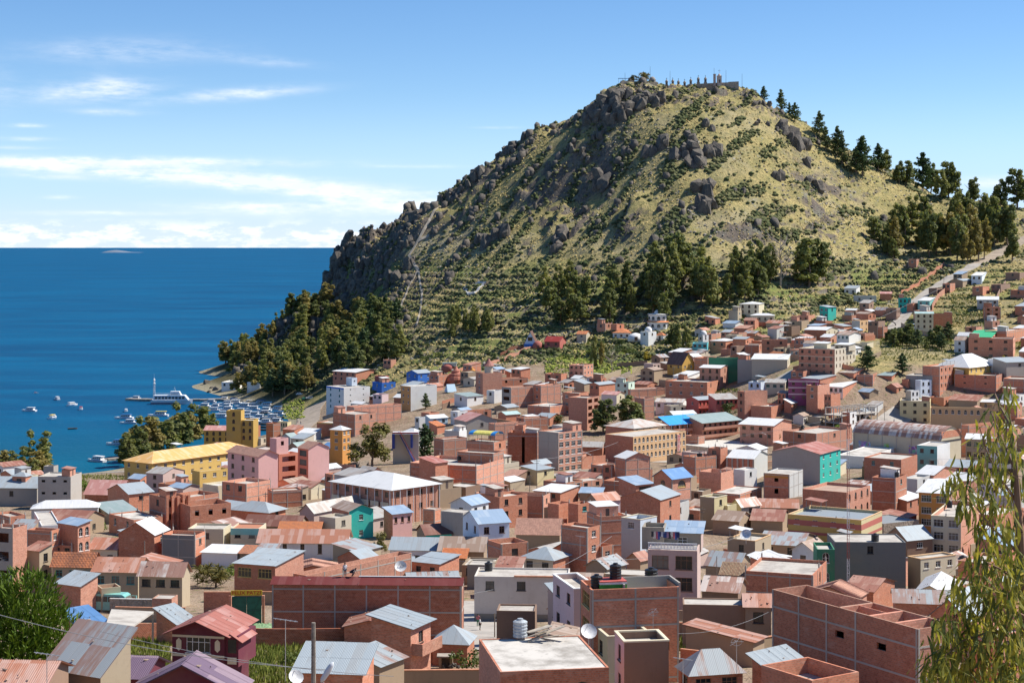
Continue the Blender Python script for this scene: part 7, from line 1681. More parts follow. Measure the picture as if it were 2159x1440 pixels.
a=MB(); a.face([(5.1,-1.7,5.7),(5.1,1.7,5.7),(4.45,1.6,6.9),(4.45,-1.6,6.9)]);
for s_ in (-1,1): a.face([(-.5,s_*2.13,5.8),(3.6,s_*2.13,5.8),(3.6,s_*2.0,6.8),(-.5,s_*2.0,6.8)])
a.build('bridge_window',DARKW,fo)
a=MB()
for i in range(13):
 x=-10+i*.75;
 for s_ in (-1,1): a.tube((x,s_*2.6,5.2),(x,s_*2.6,6.2),.035,n=4)
for s_ in (-1,1): a.tube((-10,s_*2.6,6.2),(-1,s_*2.6,6.2),.04,n=4)
a.build('railing',WHITEP,fo)
a=MB(); a.tube((2,0,7.4),(1.4,0,10.2),.1,.05); a.tube((1.2,-1.2,9),(1.2,1.2,9),.05); a.build('mast',WHITEP,fo)
p=on_water(325,846); o=empty('beacon_tower',(p.x,p.y,1.4)); tag(o,'slim white lattice beacon tower at the ferry pier','tower')
a=MB()
for i in range(4): a.tube((math.cos(i*1.57+.78)*.8,math.sin(i*1.57+.78)*.8,-1.5),(math.cos(i*1.57+.78)*.35,math.sin(i*1.57+.78)*.35,12),.13,n=4)
for j in range(9):
 r0,r1=.8-.05*j,.75-.05*j
 for i in range(4): a.tube((math.cos(i*1.57+.78)*r0,math.sin(i*1.57+.78)*r0,j*1.35),(math.cos((i+1)*1.57+.78)*r1,math.sin((i+1)*1.57+.78)*r1,j*1.35+1.35),.08,n=4)
a.build('lattice',WHITEP,o); a=MB(); a.lathe([(.9,9.0),(.9,9.3),(.5,9.4),(.5,11),(.8,11.2),(0.05,12.4)],8); a.build('lantern',WHITEP,o)
a=MB(); a.tube((0,0,12.2),(0,0,15.0),.07,n=5); a.build('antenna',WHITEP,o)
STONE=plain('pier_stone',(.33,.29,.24),.95,var=.45,scale=.8)
def pier(pts,w,z,label):
 o=empty('stone_pier',(0,0,0)); mb=MB()
 P3=[on_water(*q) for q in pts]
 for a0,b0 in zip(P3[:-1],P3[1:]):
  n=max(1,int((b0-a0).length/4)); s_=(b0-a0).normalized().cross(Vector((0,0,1)))*w/2
  for i in range(n):
   p,q=a0.lerp(b0,i/n),a0.lerp(b0,(i+1)/n); zz=z+rnd.uniform(-.1,.1); e=rnd.uniform(.9,1.15)
   c=[p-s_*e,q-s_*e,q+s_*e,p+s_*e]; mb.raw([(k_.x,k_.y,-3) for k_ in c]+[(k_.x,k_.y,zz) for k_ in c],[(4,5,6,7),(0,1,5,4),(1,2,6,5),(2,3,7,6),(3,0,4,7)])
 mb.build('pier_body',STONE,o); c=sum(P3,Vector())/len(P3); tag(o,label,'pier'); return o
pier([(268,844),(330,846),(405,846),(470,845),(520,848)],4.5,1.3,'long stone pier behind the ferry'); pier([(192,972),(225,971),(262,968)],3.0,.9,'short stone pier running out from the yellow hotel')
pier([(520,846),(580,852),(622,864)],2.5,3.2,'curved stone quay wall behind the moored fleet')
for px,py,s in [(437,816,3.2),(446,822,3.4),(455,826,2.6),(430,815,1.6),(462,818,3.0),(452,814,2.6),(440,828,1.5),(424,845,1.2)]:
 p=on_water(px,py); add('shore_rock',RK[int(px) % 10],hill,mat=Matrix.Translation((p.x,p.y,.3)) @ Matrix.Scale(s,4))
# ------------------------------------------------------------------ summit shrine
SUMSTONE=wallmat('stone'); PALE=plain('pale_render',(.62,.55,.47),.85); DARKP=plain('dark_metal',(.06,.06,.06),.5); CONC=wallmat('concrete')
def crest(px,back=0.0):
 """ground point on the skyline in a given column"""
 best=None
 for d in np.arange(1090,1230,2.0):
  x=(px-CX)*d/F; g=ground(x,d); y=HY+(CAMZ-g)*F/d
  if best is None or y < best[0]: best=(y,x,d,g)
 _,x,d,g=best; return Vector((x,d+back,ground(x,d+back)))
def sumwall(p0,p1,h,label):
 a,b_=crest(p0,-4),crest(p1,-4); z=max(a.z,b_.z,crest((p0+p1)/2,-4).z)+h*.6
 o=empty('stone_terrace_wall',(a.x,a.y,z)); mb=MB(); n=10; dv=b_-a
 for i in range(n):
  p,q=a+dv*(i/n),a+dv*((i+1)/n); zt=rnd.uniform(-.15,.15)
  mb.raw([(p.x-a.x,p.y-a.y,-9),(q.x-a.x,q.y-a.y,-9),(q.x-a.x,q.y-a.y+1.6,-9),(p.x-a.x,p.y-a.y+1.6,-9),(p.x-a.x,p.y-a.y,zt),(q.x-a.x,q.y-a.y,zt),(q.x-a.x,q.y-a.y+1.6,zt),(p.x-a.x,p.y-a.y+1.6,zt)],[(4,5,6,7),(0,1,5,4),(1,2,6,5),(2,3,7,6),(3,0,4,7)])
 mb.build('wall_body',SUMSTONE,o); tag(o,label,'wall',None,'thing'); return z
zA=sumwall(1308,1384,3.0,'rough stone terrace wall at the left end of the summit'); zB=sumwall(1388,1452,1.6,'low stone wall in the middle of the summit'); zC=sumwall(1450,1556,3.4,'long stone terrace wall below the summit chapel')
def station(px,z,label):
 c=crest(px,2); o=empty('shrine_pillar',(c.x,c.y,z-.8)); a=MB()
 a.box(-1.0,1.0,-1.0,1.0,-2,.9); a.box(-.75,.75,-.75,.75,.9,2.8); a.box(-.95,.95,-.95,.95,2.8,3.15); a.lathe([(.95,3.15),(.6,3.9),(.12,4.5)],4)
 a.build('pillar',PALE if False else plain('station_stone',(.30,.25,.21),.9),o); a=MB(); a.box(-.09,.09,-.09,.09,4.4,5.7); a.box(-.42,.42,-.085,.085,5.0,5.2); a.build('cross',DARKP,o)
 a=MB(); a.box(-.4,.4,-.79,-.74,1.2,2.4); a.build('niche_shade',plain('niche_shade',(.12,.1,.1),.8),o)  # dark panel on the face; shade inside a recess put into its colour
 tag(o,label,'shrine','row of shrine pillars on the summit')
nm_=['first','second','third','fourth','fifth','sixth','seventh']
for i,px in enumerate([1406,1419,1431,1444,1457,1473,1488]): station(px,zB if px < 1450 else zC,f'{nm_[i]} stone shrine pillar from the left in the summit row')
c=crest(1516,3); o=empty('summit_chapel',(c.x,c.y,zC-.4)); tag(o,'small pinkish chapel with twin towers and cross on the summit','chapel')
a=MB(); a.box(-3.4,-2.0,-1.4,1.4,-2,5.8); a.box(-3.55,-1.85,-1.55,1.55,5.8,6.1); a.build('tower',plain('chapel_pink',(.52,.36,.29),.85),o)
a=MB(); a.box(-.9,2.0,-1.5,1.8,-2,4.6); a.box(-1.1,2.2,-1.7,2.0,4.6,4.9); a.lathe([(1.0,4.9),(.8,5.8),(.1,6.5)],8,c=(.5,0,0)); a.build('nave',plain('chapel_cream',(.60,.45,.36),.85),o)
a=MB(); a.box(.42,.58,-.08,.08,6.3,9.4); a.box(-.3,1.3,-.075,.075,8.2,8.45); a.build('cross',plain('cross_white',(.7,.7,.7),.6),o)
a=MB(); a.box(.1,.9,-1.56,-1.5,.2,2.2); a.build('door',DARKP,o)
c=crest(1376,2); o=empty('domed_shrine',(c.x,c.y,zA-.3)); tag(o,'small domed shrine with arch at the left of the summit','shrine')
a=MB(); a.lathe([(2.3,-2),(2.3,2.4),(2.5,2.4),(2.5,2.7),(2.2,2.7),(1.9,3.7),(1.2,4.5),(.15,4.9)],12); a.build('dome',plain('shrine_grey',(.34,.30,.26),.9),o); a=MB(); a.box(-.8,.8,-2.36,-2.2,0,2.0); a.build('arch',DARKP,o)  # solid dark block stands in for the shade under the arch
for px,py,hp,lb in [(1413,150,22,'thin mast beside the second shrine pillar'),(1371,140,26,'tall thin mast beside the domed shrine'),(1506,144,26,'mast left of the summit chapel'),(1531,148,24,'mast right of the summit chapel'),(1565,156,22,'lone mast at the right end of the summit'),(1318,156,12,'short mast at the left end of the summit')]:
 c=crest(px,1); o=empty('mast',(c.x,c.y,c.z)); h_=(HY-py)*c.y/F+CAMZ-c.z; a=MB(); a.tube((0,0,-1),(0,0,max(6,h_)),.14,.07,5); a.build('pole',DARKP,o); tag(o,lb,'mast','masts on the summit')
for px,hp,lb in [(1336,14,'small palm at the left end of the summit'),(1358,20,'larger palm left of the domed shrine')]:
 c=crest(px,1); tree('spiky0',(c.x,c.y,zA-.4),hp*c.y/F*1.25,lb,'palms on the summit')
c=crest(1316,1); o=empty('market_awning',(c.x,c.y,zA)); a=MB(); a.box(-4,4,-1,1,1.9,2.1); a.build('awning',plain('awning_blue',(.05,.12,.4),.7),o); a=MB()
for x in (-3.8,-1.2,1.2,3.8): a.tube((x,0,-1),(x,0,1.9),.07,n=5)
a.build('post',DARKP,o); tag(o,'blue stall awning at the left edge of the summit','awning')
# ------------------------------------------------------------------ odd buildings of the garden hotel
WHT=wallmat('white')
def dome_on(rec,r,label_part='dome'):
 p=roof_point(rec,.5,.5,0); a=MB(); a.lathe([(r,-.5),(r,.6),(r*.93,.6+r*.4),(r*.7,.6+r*.75),(r*.35,.6+r*.95),(.06,.6+r)],16)
 o=a.build(label_part,WHT,rec['root'],True); M_=Matrix.Translation(rec['_loc']) @ Matrix.Rotation(rec['a'],4,'Z'); o.matrix_basis=Matrix.Translation(M_.inverted() @ p)
dome_on(r_d1,1.9); dome_on(r_d2,1.75)
d=hit(1387,693); x,y,z=unproj(1387,693,d); o=empty('round_villa',(x,y,z)); tag(o,'round white two-storey villa with small dome on the slope','house')
a=MB(); a.lathe([(5.4,-2),(5.4,3.4),(5.9,3.4),(5.9,3.6)],20); a.build('lower_storey',WHT,o,False)
a=MB(); a.lathe([(6.2,3.6),(5.0,4.3)],20,cap=False); a.build('tile_skirt',roofmat('tileorange'),o)
a=MB(); a.lathe([(4.9,3.6),(4.9,7.4),(5.4,7.5),(5.4,7.8),(1.9,8.2),(1.9,8.7),(1.5,9.4),(.7,9.9),(.05,10.0)],20); a.build('upper_storey',WHT,o)
for k,(r,z0,n) in enumerate([(5.42,.6,5),(4.92,4.6,5)]):
 for i in range(n):
  an=math.radians(200+i*35); t_=Vector((-math.sin(an),math.cos(an),0)); c=Vector((math.cos(an)*r,math.sin(an)*r,z0)); fme,pme=window_meshes(1.8,2.0,True,'w')
  M_=Matrix((t_,Vector((-math.cos(an),-math.sin(an),0)),Vector((0,0,1)))).transposed().to_4x4(); M_.translation=c-t_*.9-Vector((-math.cos(an),-math.sin(an),0))*.06
  w=add('window',fme,o,mat=M_); add('pane',pme,w)
def snail(px,py,hpx,col,label,turns):
 d=hit(px,py); x,y,z=unproj(px,py,d); h_=hpx*d/F; o=empty('snail_house',(x,y,z-.4)); a=MB(); R0=h_*.52; n=14; N_=turns*n; ring=[]
 for i in range(N_+1):
  u=i/N_; an=u*turns*2*math.pi; R1=R0*(1-u)**.8; q=R0*.34*(1-u)+.12; cz=u*h_*.92+q*.5
  c=Vector((math.cos(an)*(R1-q*.5),math.sin(an)*(R1-q*.5),cz)); rr=[]
  for k_ in range(7):
   b_=2*math.pi*k_/7; rr.append(c+Vector((math.cos(an)*math.cos(b_)*q,math.sin(an)*math.cos(b_)*q,math.sin(b_)*q*1.15)))
  ring.append(rr)
 for r0,r1 in zip(ring[:-1],ring[1:]):
  for k_ in range(7): a.face([r0[k_],r1[k_],r1[(k_+1) % 7],r0[(k_+1) % 7]])
 a.lathe([(R0*.95,-2),(R0*.9,h_*.1),(R0*.62,h_*.42),(R0*.3,h_*.72),(.1,h_*.95)],14)
 a.build('spiral_shell',plain('shell_'+col[0],col[1],.8),o,True)
 for an,zz,r in ((-1.9,h_*.2,R0*.86),(-1.2,h_*.24,R0*.84),(-1.6,h_*.5,R0*.52)):
  b_=MB(); b_.lathe([(.5,0),(.42,.22)],10); w=b_.build('round_window',plain('porthole',(.05,.06,.07),.2),o); w.matrix_basis=Matrix.Translation((math.cos(an)*r,math.sin(an)*r,zz)) @ Vector((math.cos(an),math.sin(an),0)).to_track_quat('Z','Y').to_matrix().to_4x4()
 b_=MB(); b_.box(-.5,.5,-R0*1.06,-R0*.8,-.6,1.9); b_.build('door',plain('snail_door',(.22,.12,.07),.8),o)
 tag(o,label,'house')
snail(962,808,40,('red',(.46,.17,.11)),'large red snail-shaped house with spiral shell',4); snail(996,795,24,('orange',(.62,.27,.05)),'smaller orange spiral house right of the red one',3)
d=hit(944,782); x,y,z=unproj(944,782,d); o=empty('round_cottage',(x,y,z)); a=MB(); a.lathe([(3.4,-1.5),(3.4,2.2),(3.1,2.8),(2.0,3.6),(.1,4.0)],14); a.build('wall',wallmat('redplaster'),o,True); a=MB(); a.box(-2.5,4.5,-1.5,3,2.6,4.0); a.build('annex',wallmat('oldwhite'),o); a=MB(); a.box(-2.9,4.9,-1.9,3.4,4.0,4.25); a.build('roof',roofmat('zincgreen'),o); tag(o,'low rounded red cottage with zinc roof left of the snail house','house')
d=hit(950,826); x,y,z=unproj(950,826,d); o=empty('solar_roof_hut',(x,y,z),.5); a=MB(); a.raw([(-2.4,-1.8,0),(2.4,-1.8,0),(2.4,1.8,0),(-2.4,1.8,0),(-2.1,0,3.6),(2.1,0,3.6)],[(0,1,5,4),(2,3,4,5),(1,2,5),(3,0,4)]); a.build('wall',wallmat('paleblue'),o); tag(o,'small pale blue wedge hut at the foot of the red snail house','hut')
d=hit(928,815); x,y,z=unproj(928,815,d); o=empty('shade_sail',(x,y,z+1.5)); a=MB();
for i in range(6): a.face([(-4+i*1.4,-1,1.2+.08*(i-3)**2),(-4+(i+1)*1.4,-1,1.2+.08*(i-2)**2),(-4+(i+1)*1.4,1.4,2.3+.08*(i-2)**2),(-4+i*1.4,1.4,2.3+.08*(i-3)**2)])
a.build('sail',plain('sail_orange',(.60,.36,.10),.8),o); a=MB()
for p_ in ((-4,-1),(4.4,-1),(-4,1.4),(4.4,1.4)): a.tube((p_[0],p_[1],-2.2),(p_[0],p_[1],2.6),.07,n=5)
a.build('post',WOODP,o); tag(o,'orange shade sail right of the blank white side wall','awning')
p=roof_point(r_cone,.45,.4,0); M_=(Matrix.Translation(r_cone['_loc']) @ Matrix.Rotation(r_cone['a'],4,'Z')).inverted()
a=MB(); a.lathe([(1.9,-.6),(1.9,3.2)],12); o=a.build('turret',wallmat('beige'),r_cone['root']); o.matrix_basis=Matrix.Translation(M_ @ p)
a=MB(); a.lathe([(2.7,3.1),(1.6,4.3),(.5,5.9),(.08,6.5)],12); o=a.build('cone_roof',roofmat('redpink'),r_cone['root']); o.matrix_basis=Matrix.Translation(M_ @ p)
d=hit(1120,727); x,y,z=unproj(1120,727,d); o=empty('a_frame_house',(x,y,z),-.2); tag(o,'blue and white A-frame house with dark roof left of the red-roofed lodge','house')
a=MB(); a.raw([(-3.6,-3,0),(3.6,-3,0),(0,-3,7)],[(0,1,2)]); a.box(-3.4,3.4,-2.9,3,-1.5,.05); a.build('gable_wall',wallmat('bluewhite'),o)
a=MB(); a.raw([(-4,-3.4,-.6),(-4,3.4,-.6),(0,3.4,7.4),(0,-3.4,7.4),(4,-3.4,-.6),(4,3.4,-.6)],[(0,1,2,3),(5,4,3,2)]); a.build('roof',roofmat('brownroof'),o)
a=MB(); a.box(-1.2,1.2,-3.06,-2.99,2.2,4.2); a.build('window',glassmat(),o); a=MB(); a.box(-3,3,-4.4,-3,-.6,.5); a.build('deck',wallmat('blue'),o)
d=hit(1134,734); x,y,z=unproj(1134,734,d); o=empty('clay_dome',(x,y,z)); a=MB(); a.lathe([(3.0,-1),(2.9,1.2),(2.2,2.8),(1.1,3.6),(.05,3.9)],14); a.build('shell',wallmat('redplaster'),o,True); a=MB(); a.box(-.5,.5,-3.1,-2.6,-.5,1.6); a.build('door',plain('snail_door',(.22,.12,.07),.8),o); tag(o,'terracotta dome hut between the A-frame and the lodge','hut')
d=hit(1340,716); x,y,z=unproj(1340,716,d); o=empty('shell_house',(x,y,z)); a=MB(); a.lathe([(4.2,-1),(4.1,1.0),(3.2,2.4),(1.6,3.2),(.05,3.5)],16); a.build('shell',WHT,o,True); a=MB(); a.box(-.8,.8,-4.2,-3.6,-.4,1.7); a.build('door',plain('snail_door',(.22,.12,.07),.8),o); tag(o,'low white curved shell house on the garden lawn','house')
d=592.0; x,y,_=unproj(862,985,d); g=ground(x,y); o=empty('slide_ramp',(x,y,g)); tag(o,'steep blue and red slide ramp between round tree and dark pine','slide')
def beam(mb,p,q,w,h_):
 p,q=Vector(p),Vector(q); s_=Vector((0,w/2,0)); u=Vector((0,0,h_)); mb.raw([p-s_,q-s_,q+s_,p+s_,p-s_+u,q-s_+u,q+s_+u,p+s_+u],[(4,5,6,7),(0,1,5,4),(1,2,6,5),(2,3,7,6),(3,0,4,7),(3,2,1,0)])
RB=plain('slide_blue',(.03,.06,.30),.5); RR=plain('slide_red',(.55,.07,.06),.5); RW=plain('slide_white',(.75,.75,.75),.5)
a=MB(); beam(a,(-3.6,0,10.6),(2.2,0,-.5),1.2,.5); a.build('blue_chute',RB,o); a=MB(); beam(a,(-3.0,-.8,10.9),(3.0,-.8,-.3),.5,.45); a.build('red_rail',RR,o); a=MB(); beam(a,(-3.3,.8,10.8),(2.6,.8,-.4),.4,.45); a.build('white_rail',RW,o)
a=MB(); a.box(-5.6,3.4,-.8,2.4,10.2,10.9); a.build('platform',RW,o); a=MB(); a.box(-5.8,-4.9,-.9,2.5,5.2,10.2); a.box(.6,1.4,-.9,.2,5.5,10.2); a.build('blue_column',RB,o); a=MB(); a.box(-5.6,3.4,1.2,2.2,-1,10.2); a.build('back_wall',wallmat('beige'),o); a=MB(); a.box(-5.7,3.5,-.85,-.78,10.55,10.95); a.build('red_edge',RR,o)
p=roof_point(r_can,.5,.5,0); o=empty('terrace_canopy',tuple(p),r_can['a']-math.pi/2+.02); L_=r_can['hy']*1.9; w_=min(3.0,r_can['hx']);
for j in range(6):
 a=MB(); x0,x1=-L_/2+L_*j/6,-L_/2+L_*(j+1)/6
 for k_ in range(6):
  t0,t1=math.pi*(k_/6),math.pi*((k_+1)/6); a.face([(x0,-math.cos(t0)*w_,2.1+math.sin(t0)*1.1),(x1,-math.cos(t0)*w_,2.1+math.sin(t0)*1.1),(x1,-math.cos(t1)*w_,2.1+math.sin(t1)*1.1),(x0,-math.cos(t1)*w_,2.1+math.sin(t1)*1.1)])
 a.build('canopy_panel',plain('canopy_blue',(.03,.22,.55),.4) if j in (0,5) else plain('canopy_yellow',(.68,.60,.14),.4),o)
a=MB()
for x in (-L_/2+.1,0,L_/2-.1):
 for y in (-w_+.1,w_-.1): a.tube((x,y,-.5),(x,y,2.2),.07,n=5)
a.build('post',DARKP,o); tag(o,'rounded blue and yellow canopy over a roof terrace','canopy')
d=655.0; x,y,z=unproj(1775,868,d); o=empty('construction_frame',(x,y,ground(x,y)),math.radians(40)); a=MB(); z1,z2=6.2,9.0
for i in range(7):
 for j in range(3): a.box(i*3.6-.15,i*3.6+.15,j*4-.15,j*4+.15,-3,z2 if (i+j) % 5 else z1+1.8)
a.build('column',CONC,o); a=MB(); a.box(-.5,22.2,-.5,8.5,z1-.12,z1+.12); a.box(-.5,22.2,-.5,8.5,z1-3.1,z1-2.9); a.build('floor_slab',plain('slab_pale',(.52,.47,.40),.9),o)
a=MB()
for j in range(3): a.box(-.3,21.9,j*4-.1,j*4+.1,z2-.2,z2)
for i in range(7): a.box(i*3.6-.1,i*3.6+.1,.12,7.88,z2-.205,z2-.005)
a.build('roof_beam',CONC,o); tag(o,'open concrete frame of a building under construction','building')
d=hit(1880,688); x,y,z=unproj(1880,688,d); o=empty('stone_arch',(x,y,z)); a=MB(); n=8
for k_ in range(n):
 t0,t1=math.pi*k_/n,math.pi*(k_+1)/n; P_=lambda t_,r: Vector((math.cos(t_)*r,0,math.sin(t_)*r*1.1))
 q=[P_(t0,1.9),P_(t1,1.9),P_(t1,2.4),P_(t0,2.4)]; a.raw([v_+Vector((0,-.3,0)) for v_ in q]+[v_+Vector((0,.3,0)) for v_ in q],[(3,2,1,0),(4,5,6,7),(0,1,5,4),(1,2,6,5),(2,3,7,6),(3,0,4,7)])
a.build('arch_ring',SUMSTONE,o); tag(o,'stone arch over the foot of the steep street','arch')
# ------------------------------------------------------------------ things on roofs and in the streets
BLACKT=plain('tank_black',(.015,.015,.017),.35,var=.1); GREYT=plain('tank_grey',(.40,.43,.45),.45)
def top_at(px,py):
 """point where a line of sight meets the top of a building"""
 best=None
 for r in HOUSES:
  zt=r['zb']+r['Ht']-(.4 if r['roof'] == 'flat' else 0)
  if py <= HY+2: continue
  d=(CAMZ-zt)*F/(py-HY)
  if d < 60: continue
  x=(px-CX)*d/F; q=(Matrix.Translation(r['_loc']) @ Matrix.Rotation(r['a'],4,'Z')).inverted() @ Vector((x,d,zt))
  if abs(q.x) < r['hx']-.2 and abs(q.y) < r['hy']-.2 and (best is None or d < best[1]): best=(Vector((x,d,zt)),d,r)
 return best
TANKM={}
def tank(pos,r,h,mat,label,group='water tanks on roofs'):
 key=mat.name
 if key not in TANKM:
  a=MB(); prof=[(1.0,0)]
  for k_ in range(4): prof += [(1.0,.12+k_*.19),(.94,.16+k_*.19),(.94,.2+k_*.19),(1.0,.24+k_*.19)]
  prof += [(1.0,.9),(.75,.96),(.42,1.0)]; a.lathe(prof,14); b_=MB(); b_.lathe([(.40,1.0),(.40,1.08),(.05,1.1)],10); TANKM[key]=(a.mesh('tank_body',[mat],False),b_.mesh('tank_lid',[mat]))
 o=empty('water_tank',tuple(pos)); o.scale=(r,r,h); add('tank_body',TANKM[key][0],o); add('tank_lid',TANKM[key][1],o); tag(o,label,'water tank',group); return o
for px,py,r,h,gx,lb in [(1258,1243,.62,1.5,0,'black water tank at the left corner of the tall brick block'),(1373,1226,.7,1.4,0,'black tank at the back of the tall brick block, right'),(995,1206,.6,1.4,0,'left black tank on the grey-brown shed'),(1030,1205,.6,1.4,0,'right black tank on the grey-brown shed'),(1386,1108,.6,1.2,0,'left of two black tanks on the pink terrace house'),(1398,1106,.6,1.2,0,'right of two black tanks on the pink terrace house'),
  (1845,1143,.7,1.5,0,'black tank on top of the dark grey wall'),(1718,1150,.6,1.4,0,'black tank on the white house with brown roof'),(1656,1085,.6,1.5,0,'black tank between the ribbed rusty roofs'),(2030,1188,.7,1.5,0,'black tank behind the hanging leaves'),(2002,1070,.6,1.5,0,'black tank beside the orange brick house'),(1891,1006,.6,1.3,0,'black tank on the tall brick house with blue window'),(1017,948,.7,1.3,0,'black tank on the huge blank brick building'),(968,970,.6,1.0,0,'low black tank beside the red penthouse roof'),
  (1692,905,.7,1.4,0,'dark tank on the long blank brick house'),(1475,962,.9,1.0,0,'dark round tank on the tall blank brick house'),(1098,893,.6,1.2,0,'tank on top of the dark brick tower'),(970,905,.6,1.2,0,'tank on the pale grey and white block'),(774,853,.7,1.4,0,'tank on the lit brick wall below the harbour hotel'),(706,898,1.0,1.1,0,'dark tank on top of the orange tower house'),(181,1070,.7,1.5,0,'tank at the end of the long grey hall'),(30,1071,.7,1.4,0,'tank at the left end of the long grey hall'),
  (1157,800,.6,1.2,0,'small tank on the brick house with white sheets'),(1640,925,.5,1.2,0,'tank near the red gable roof'),(1745,870,.8,1.4,0,'black tank beside the bright green bush'),(1596,1040,.6,1.3,0,'black tank on the white flat roof with poles'),(1215,1057,.6,1.3,0,'black tank beside the pale pink house'),(1510,770,.8,1.2,0,'tank behind the arched corner tower'),(655,903,.6,1.2,0,'tank on the shed roof beside the yellow-edged brick'),(1290,960,.6,1.1,0,'tank on the brick stair tower below the arched hotel')]:
 t_=top_at(px,py)
 if t_ is None: continue
 tank(t_[0],r,h,BLACKT,lb)
rt=r_block; p=roof_point(rt,.27,.35,-.98); o=empty('roof_box',tuple(p),rt['a']); tag(o,'green box with white and red bands on the tall brick block','box'); a=MB(); a.box(-1.4,1.4,-1.1,1.1,-.1,1.3); a.build('green_base',plain('box_green',(.05,.30,.04),.7),o); a=MB(); a.box(-1.42,1.42,-1.12,1.12,1.3,1.5); a.build('white_band',WHITEP,o); a=MB(); a.box(-1.4,1.4,-1.1,1.1,1.5,1.62); a.build('red_top',plain('box_red',(.5,.1,.08),.7),o)
q=Matrix.Translation(p) @ Matrix.Rotation(rt['a'],4,'Z') @ Vector((.5,.2,1.62)); tank(q,.62,1.5,BLACKT,'black tank standing on the green and red box')
p=roof_point(rt,.70,.45,-1.0); o=empty('roof_enclosure',tuple(p),rt['a']); a=MB(); W1,W2=3.0,2.0
a.box(-W1,W1,W2-.18,W2,-.1,1.35); a.box(-W1,-W1+.18,-W2,W2-.182,-.1,1.35); a.box(W1-.18,W1,-W2,W2-.182,-.1,1.35); a.build('enclosure_wall',CONC,o); tag(o,'grey rendered enclosure on the roof of the tall brick block','enclosure')
p=roof_point(r_slab,.40,.97,.16); tank(p,.62,1.45,GREYT,'ribbed grey tank at the back of the flat pale roof')
p=roof_point(r_slab,.60,.88,.18); R_=random.Random(2); o=empty('plank_heap',tuple(p)); a=MB()
for i in range(9):
 x,y,an,ti=R_.uniform(-1.1,1.1),R_.uniform(-.5,.5),R_.uniform(-.6,.6),R_.uniform(-.25,.35); L_=R_.uniform(1.2,2.6); dv=Vector((math.cos(an)*math.cos(ti),math.sin(an)*math.cos(ti),abs(math.sin(ti)))); b0=Vector((x,y,.05+.09*i)); s_=Vector((-math.sin(an),math.cos(an),0))*R_.uniform(.08,.3)
 q=[b0-dv*L_/2-s_,b0+dv*L_/2-s_,b0+dv*L_/2+s_,b0-dv*L_/2+s_]; m_=MB(); m_.raw(q+[v_+Vector((0,0,.05)) for v_ in q],[(4,5,6,7),(0,1,5,4),(1,2,6,5),(2,3,7,6),(3,0,4,7),(3,2,1,0)]); m_.build('plank',plain('old_plank',(.45,.39,.31),.9),o)
tag(o,'heap of old planks on the flat pale roof','planks')
rt=r_hall; c0=roof_point(rt,0,0,.1); M_=Matrix.Translation(rt['_loc']) @ Matrix.Rotation(rt['a'],4,'Z'); hx,hy,Ht=rt['hx'],rt['hy'],rt['Ht']+.18
a=MB(); a.box(-.2,.2,-hy*.98,hy*.1,rt['Ht']+.58,rt['Ht']+.66); a.build('ridge_cap',roofmat('white'),rt['root'])
SKIN=plain('skin',(.30,.17,.11),.7); HAIR=plain('hair',(.02,.015,.012),.7)
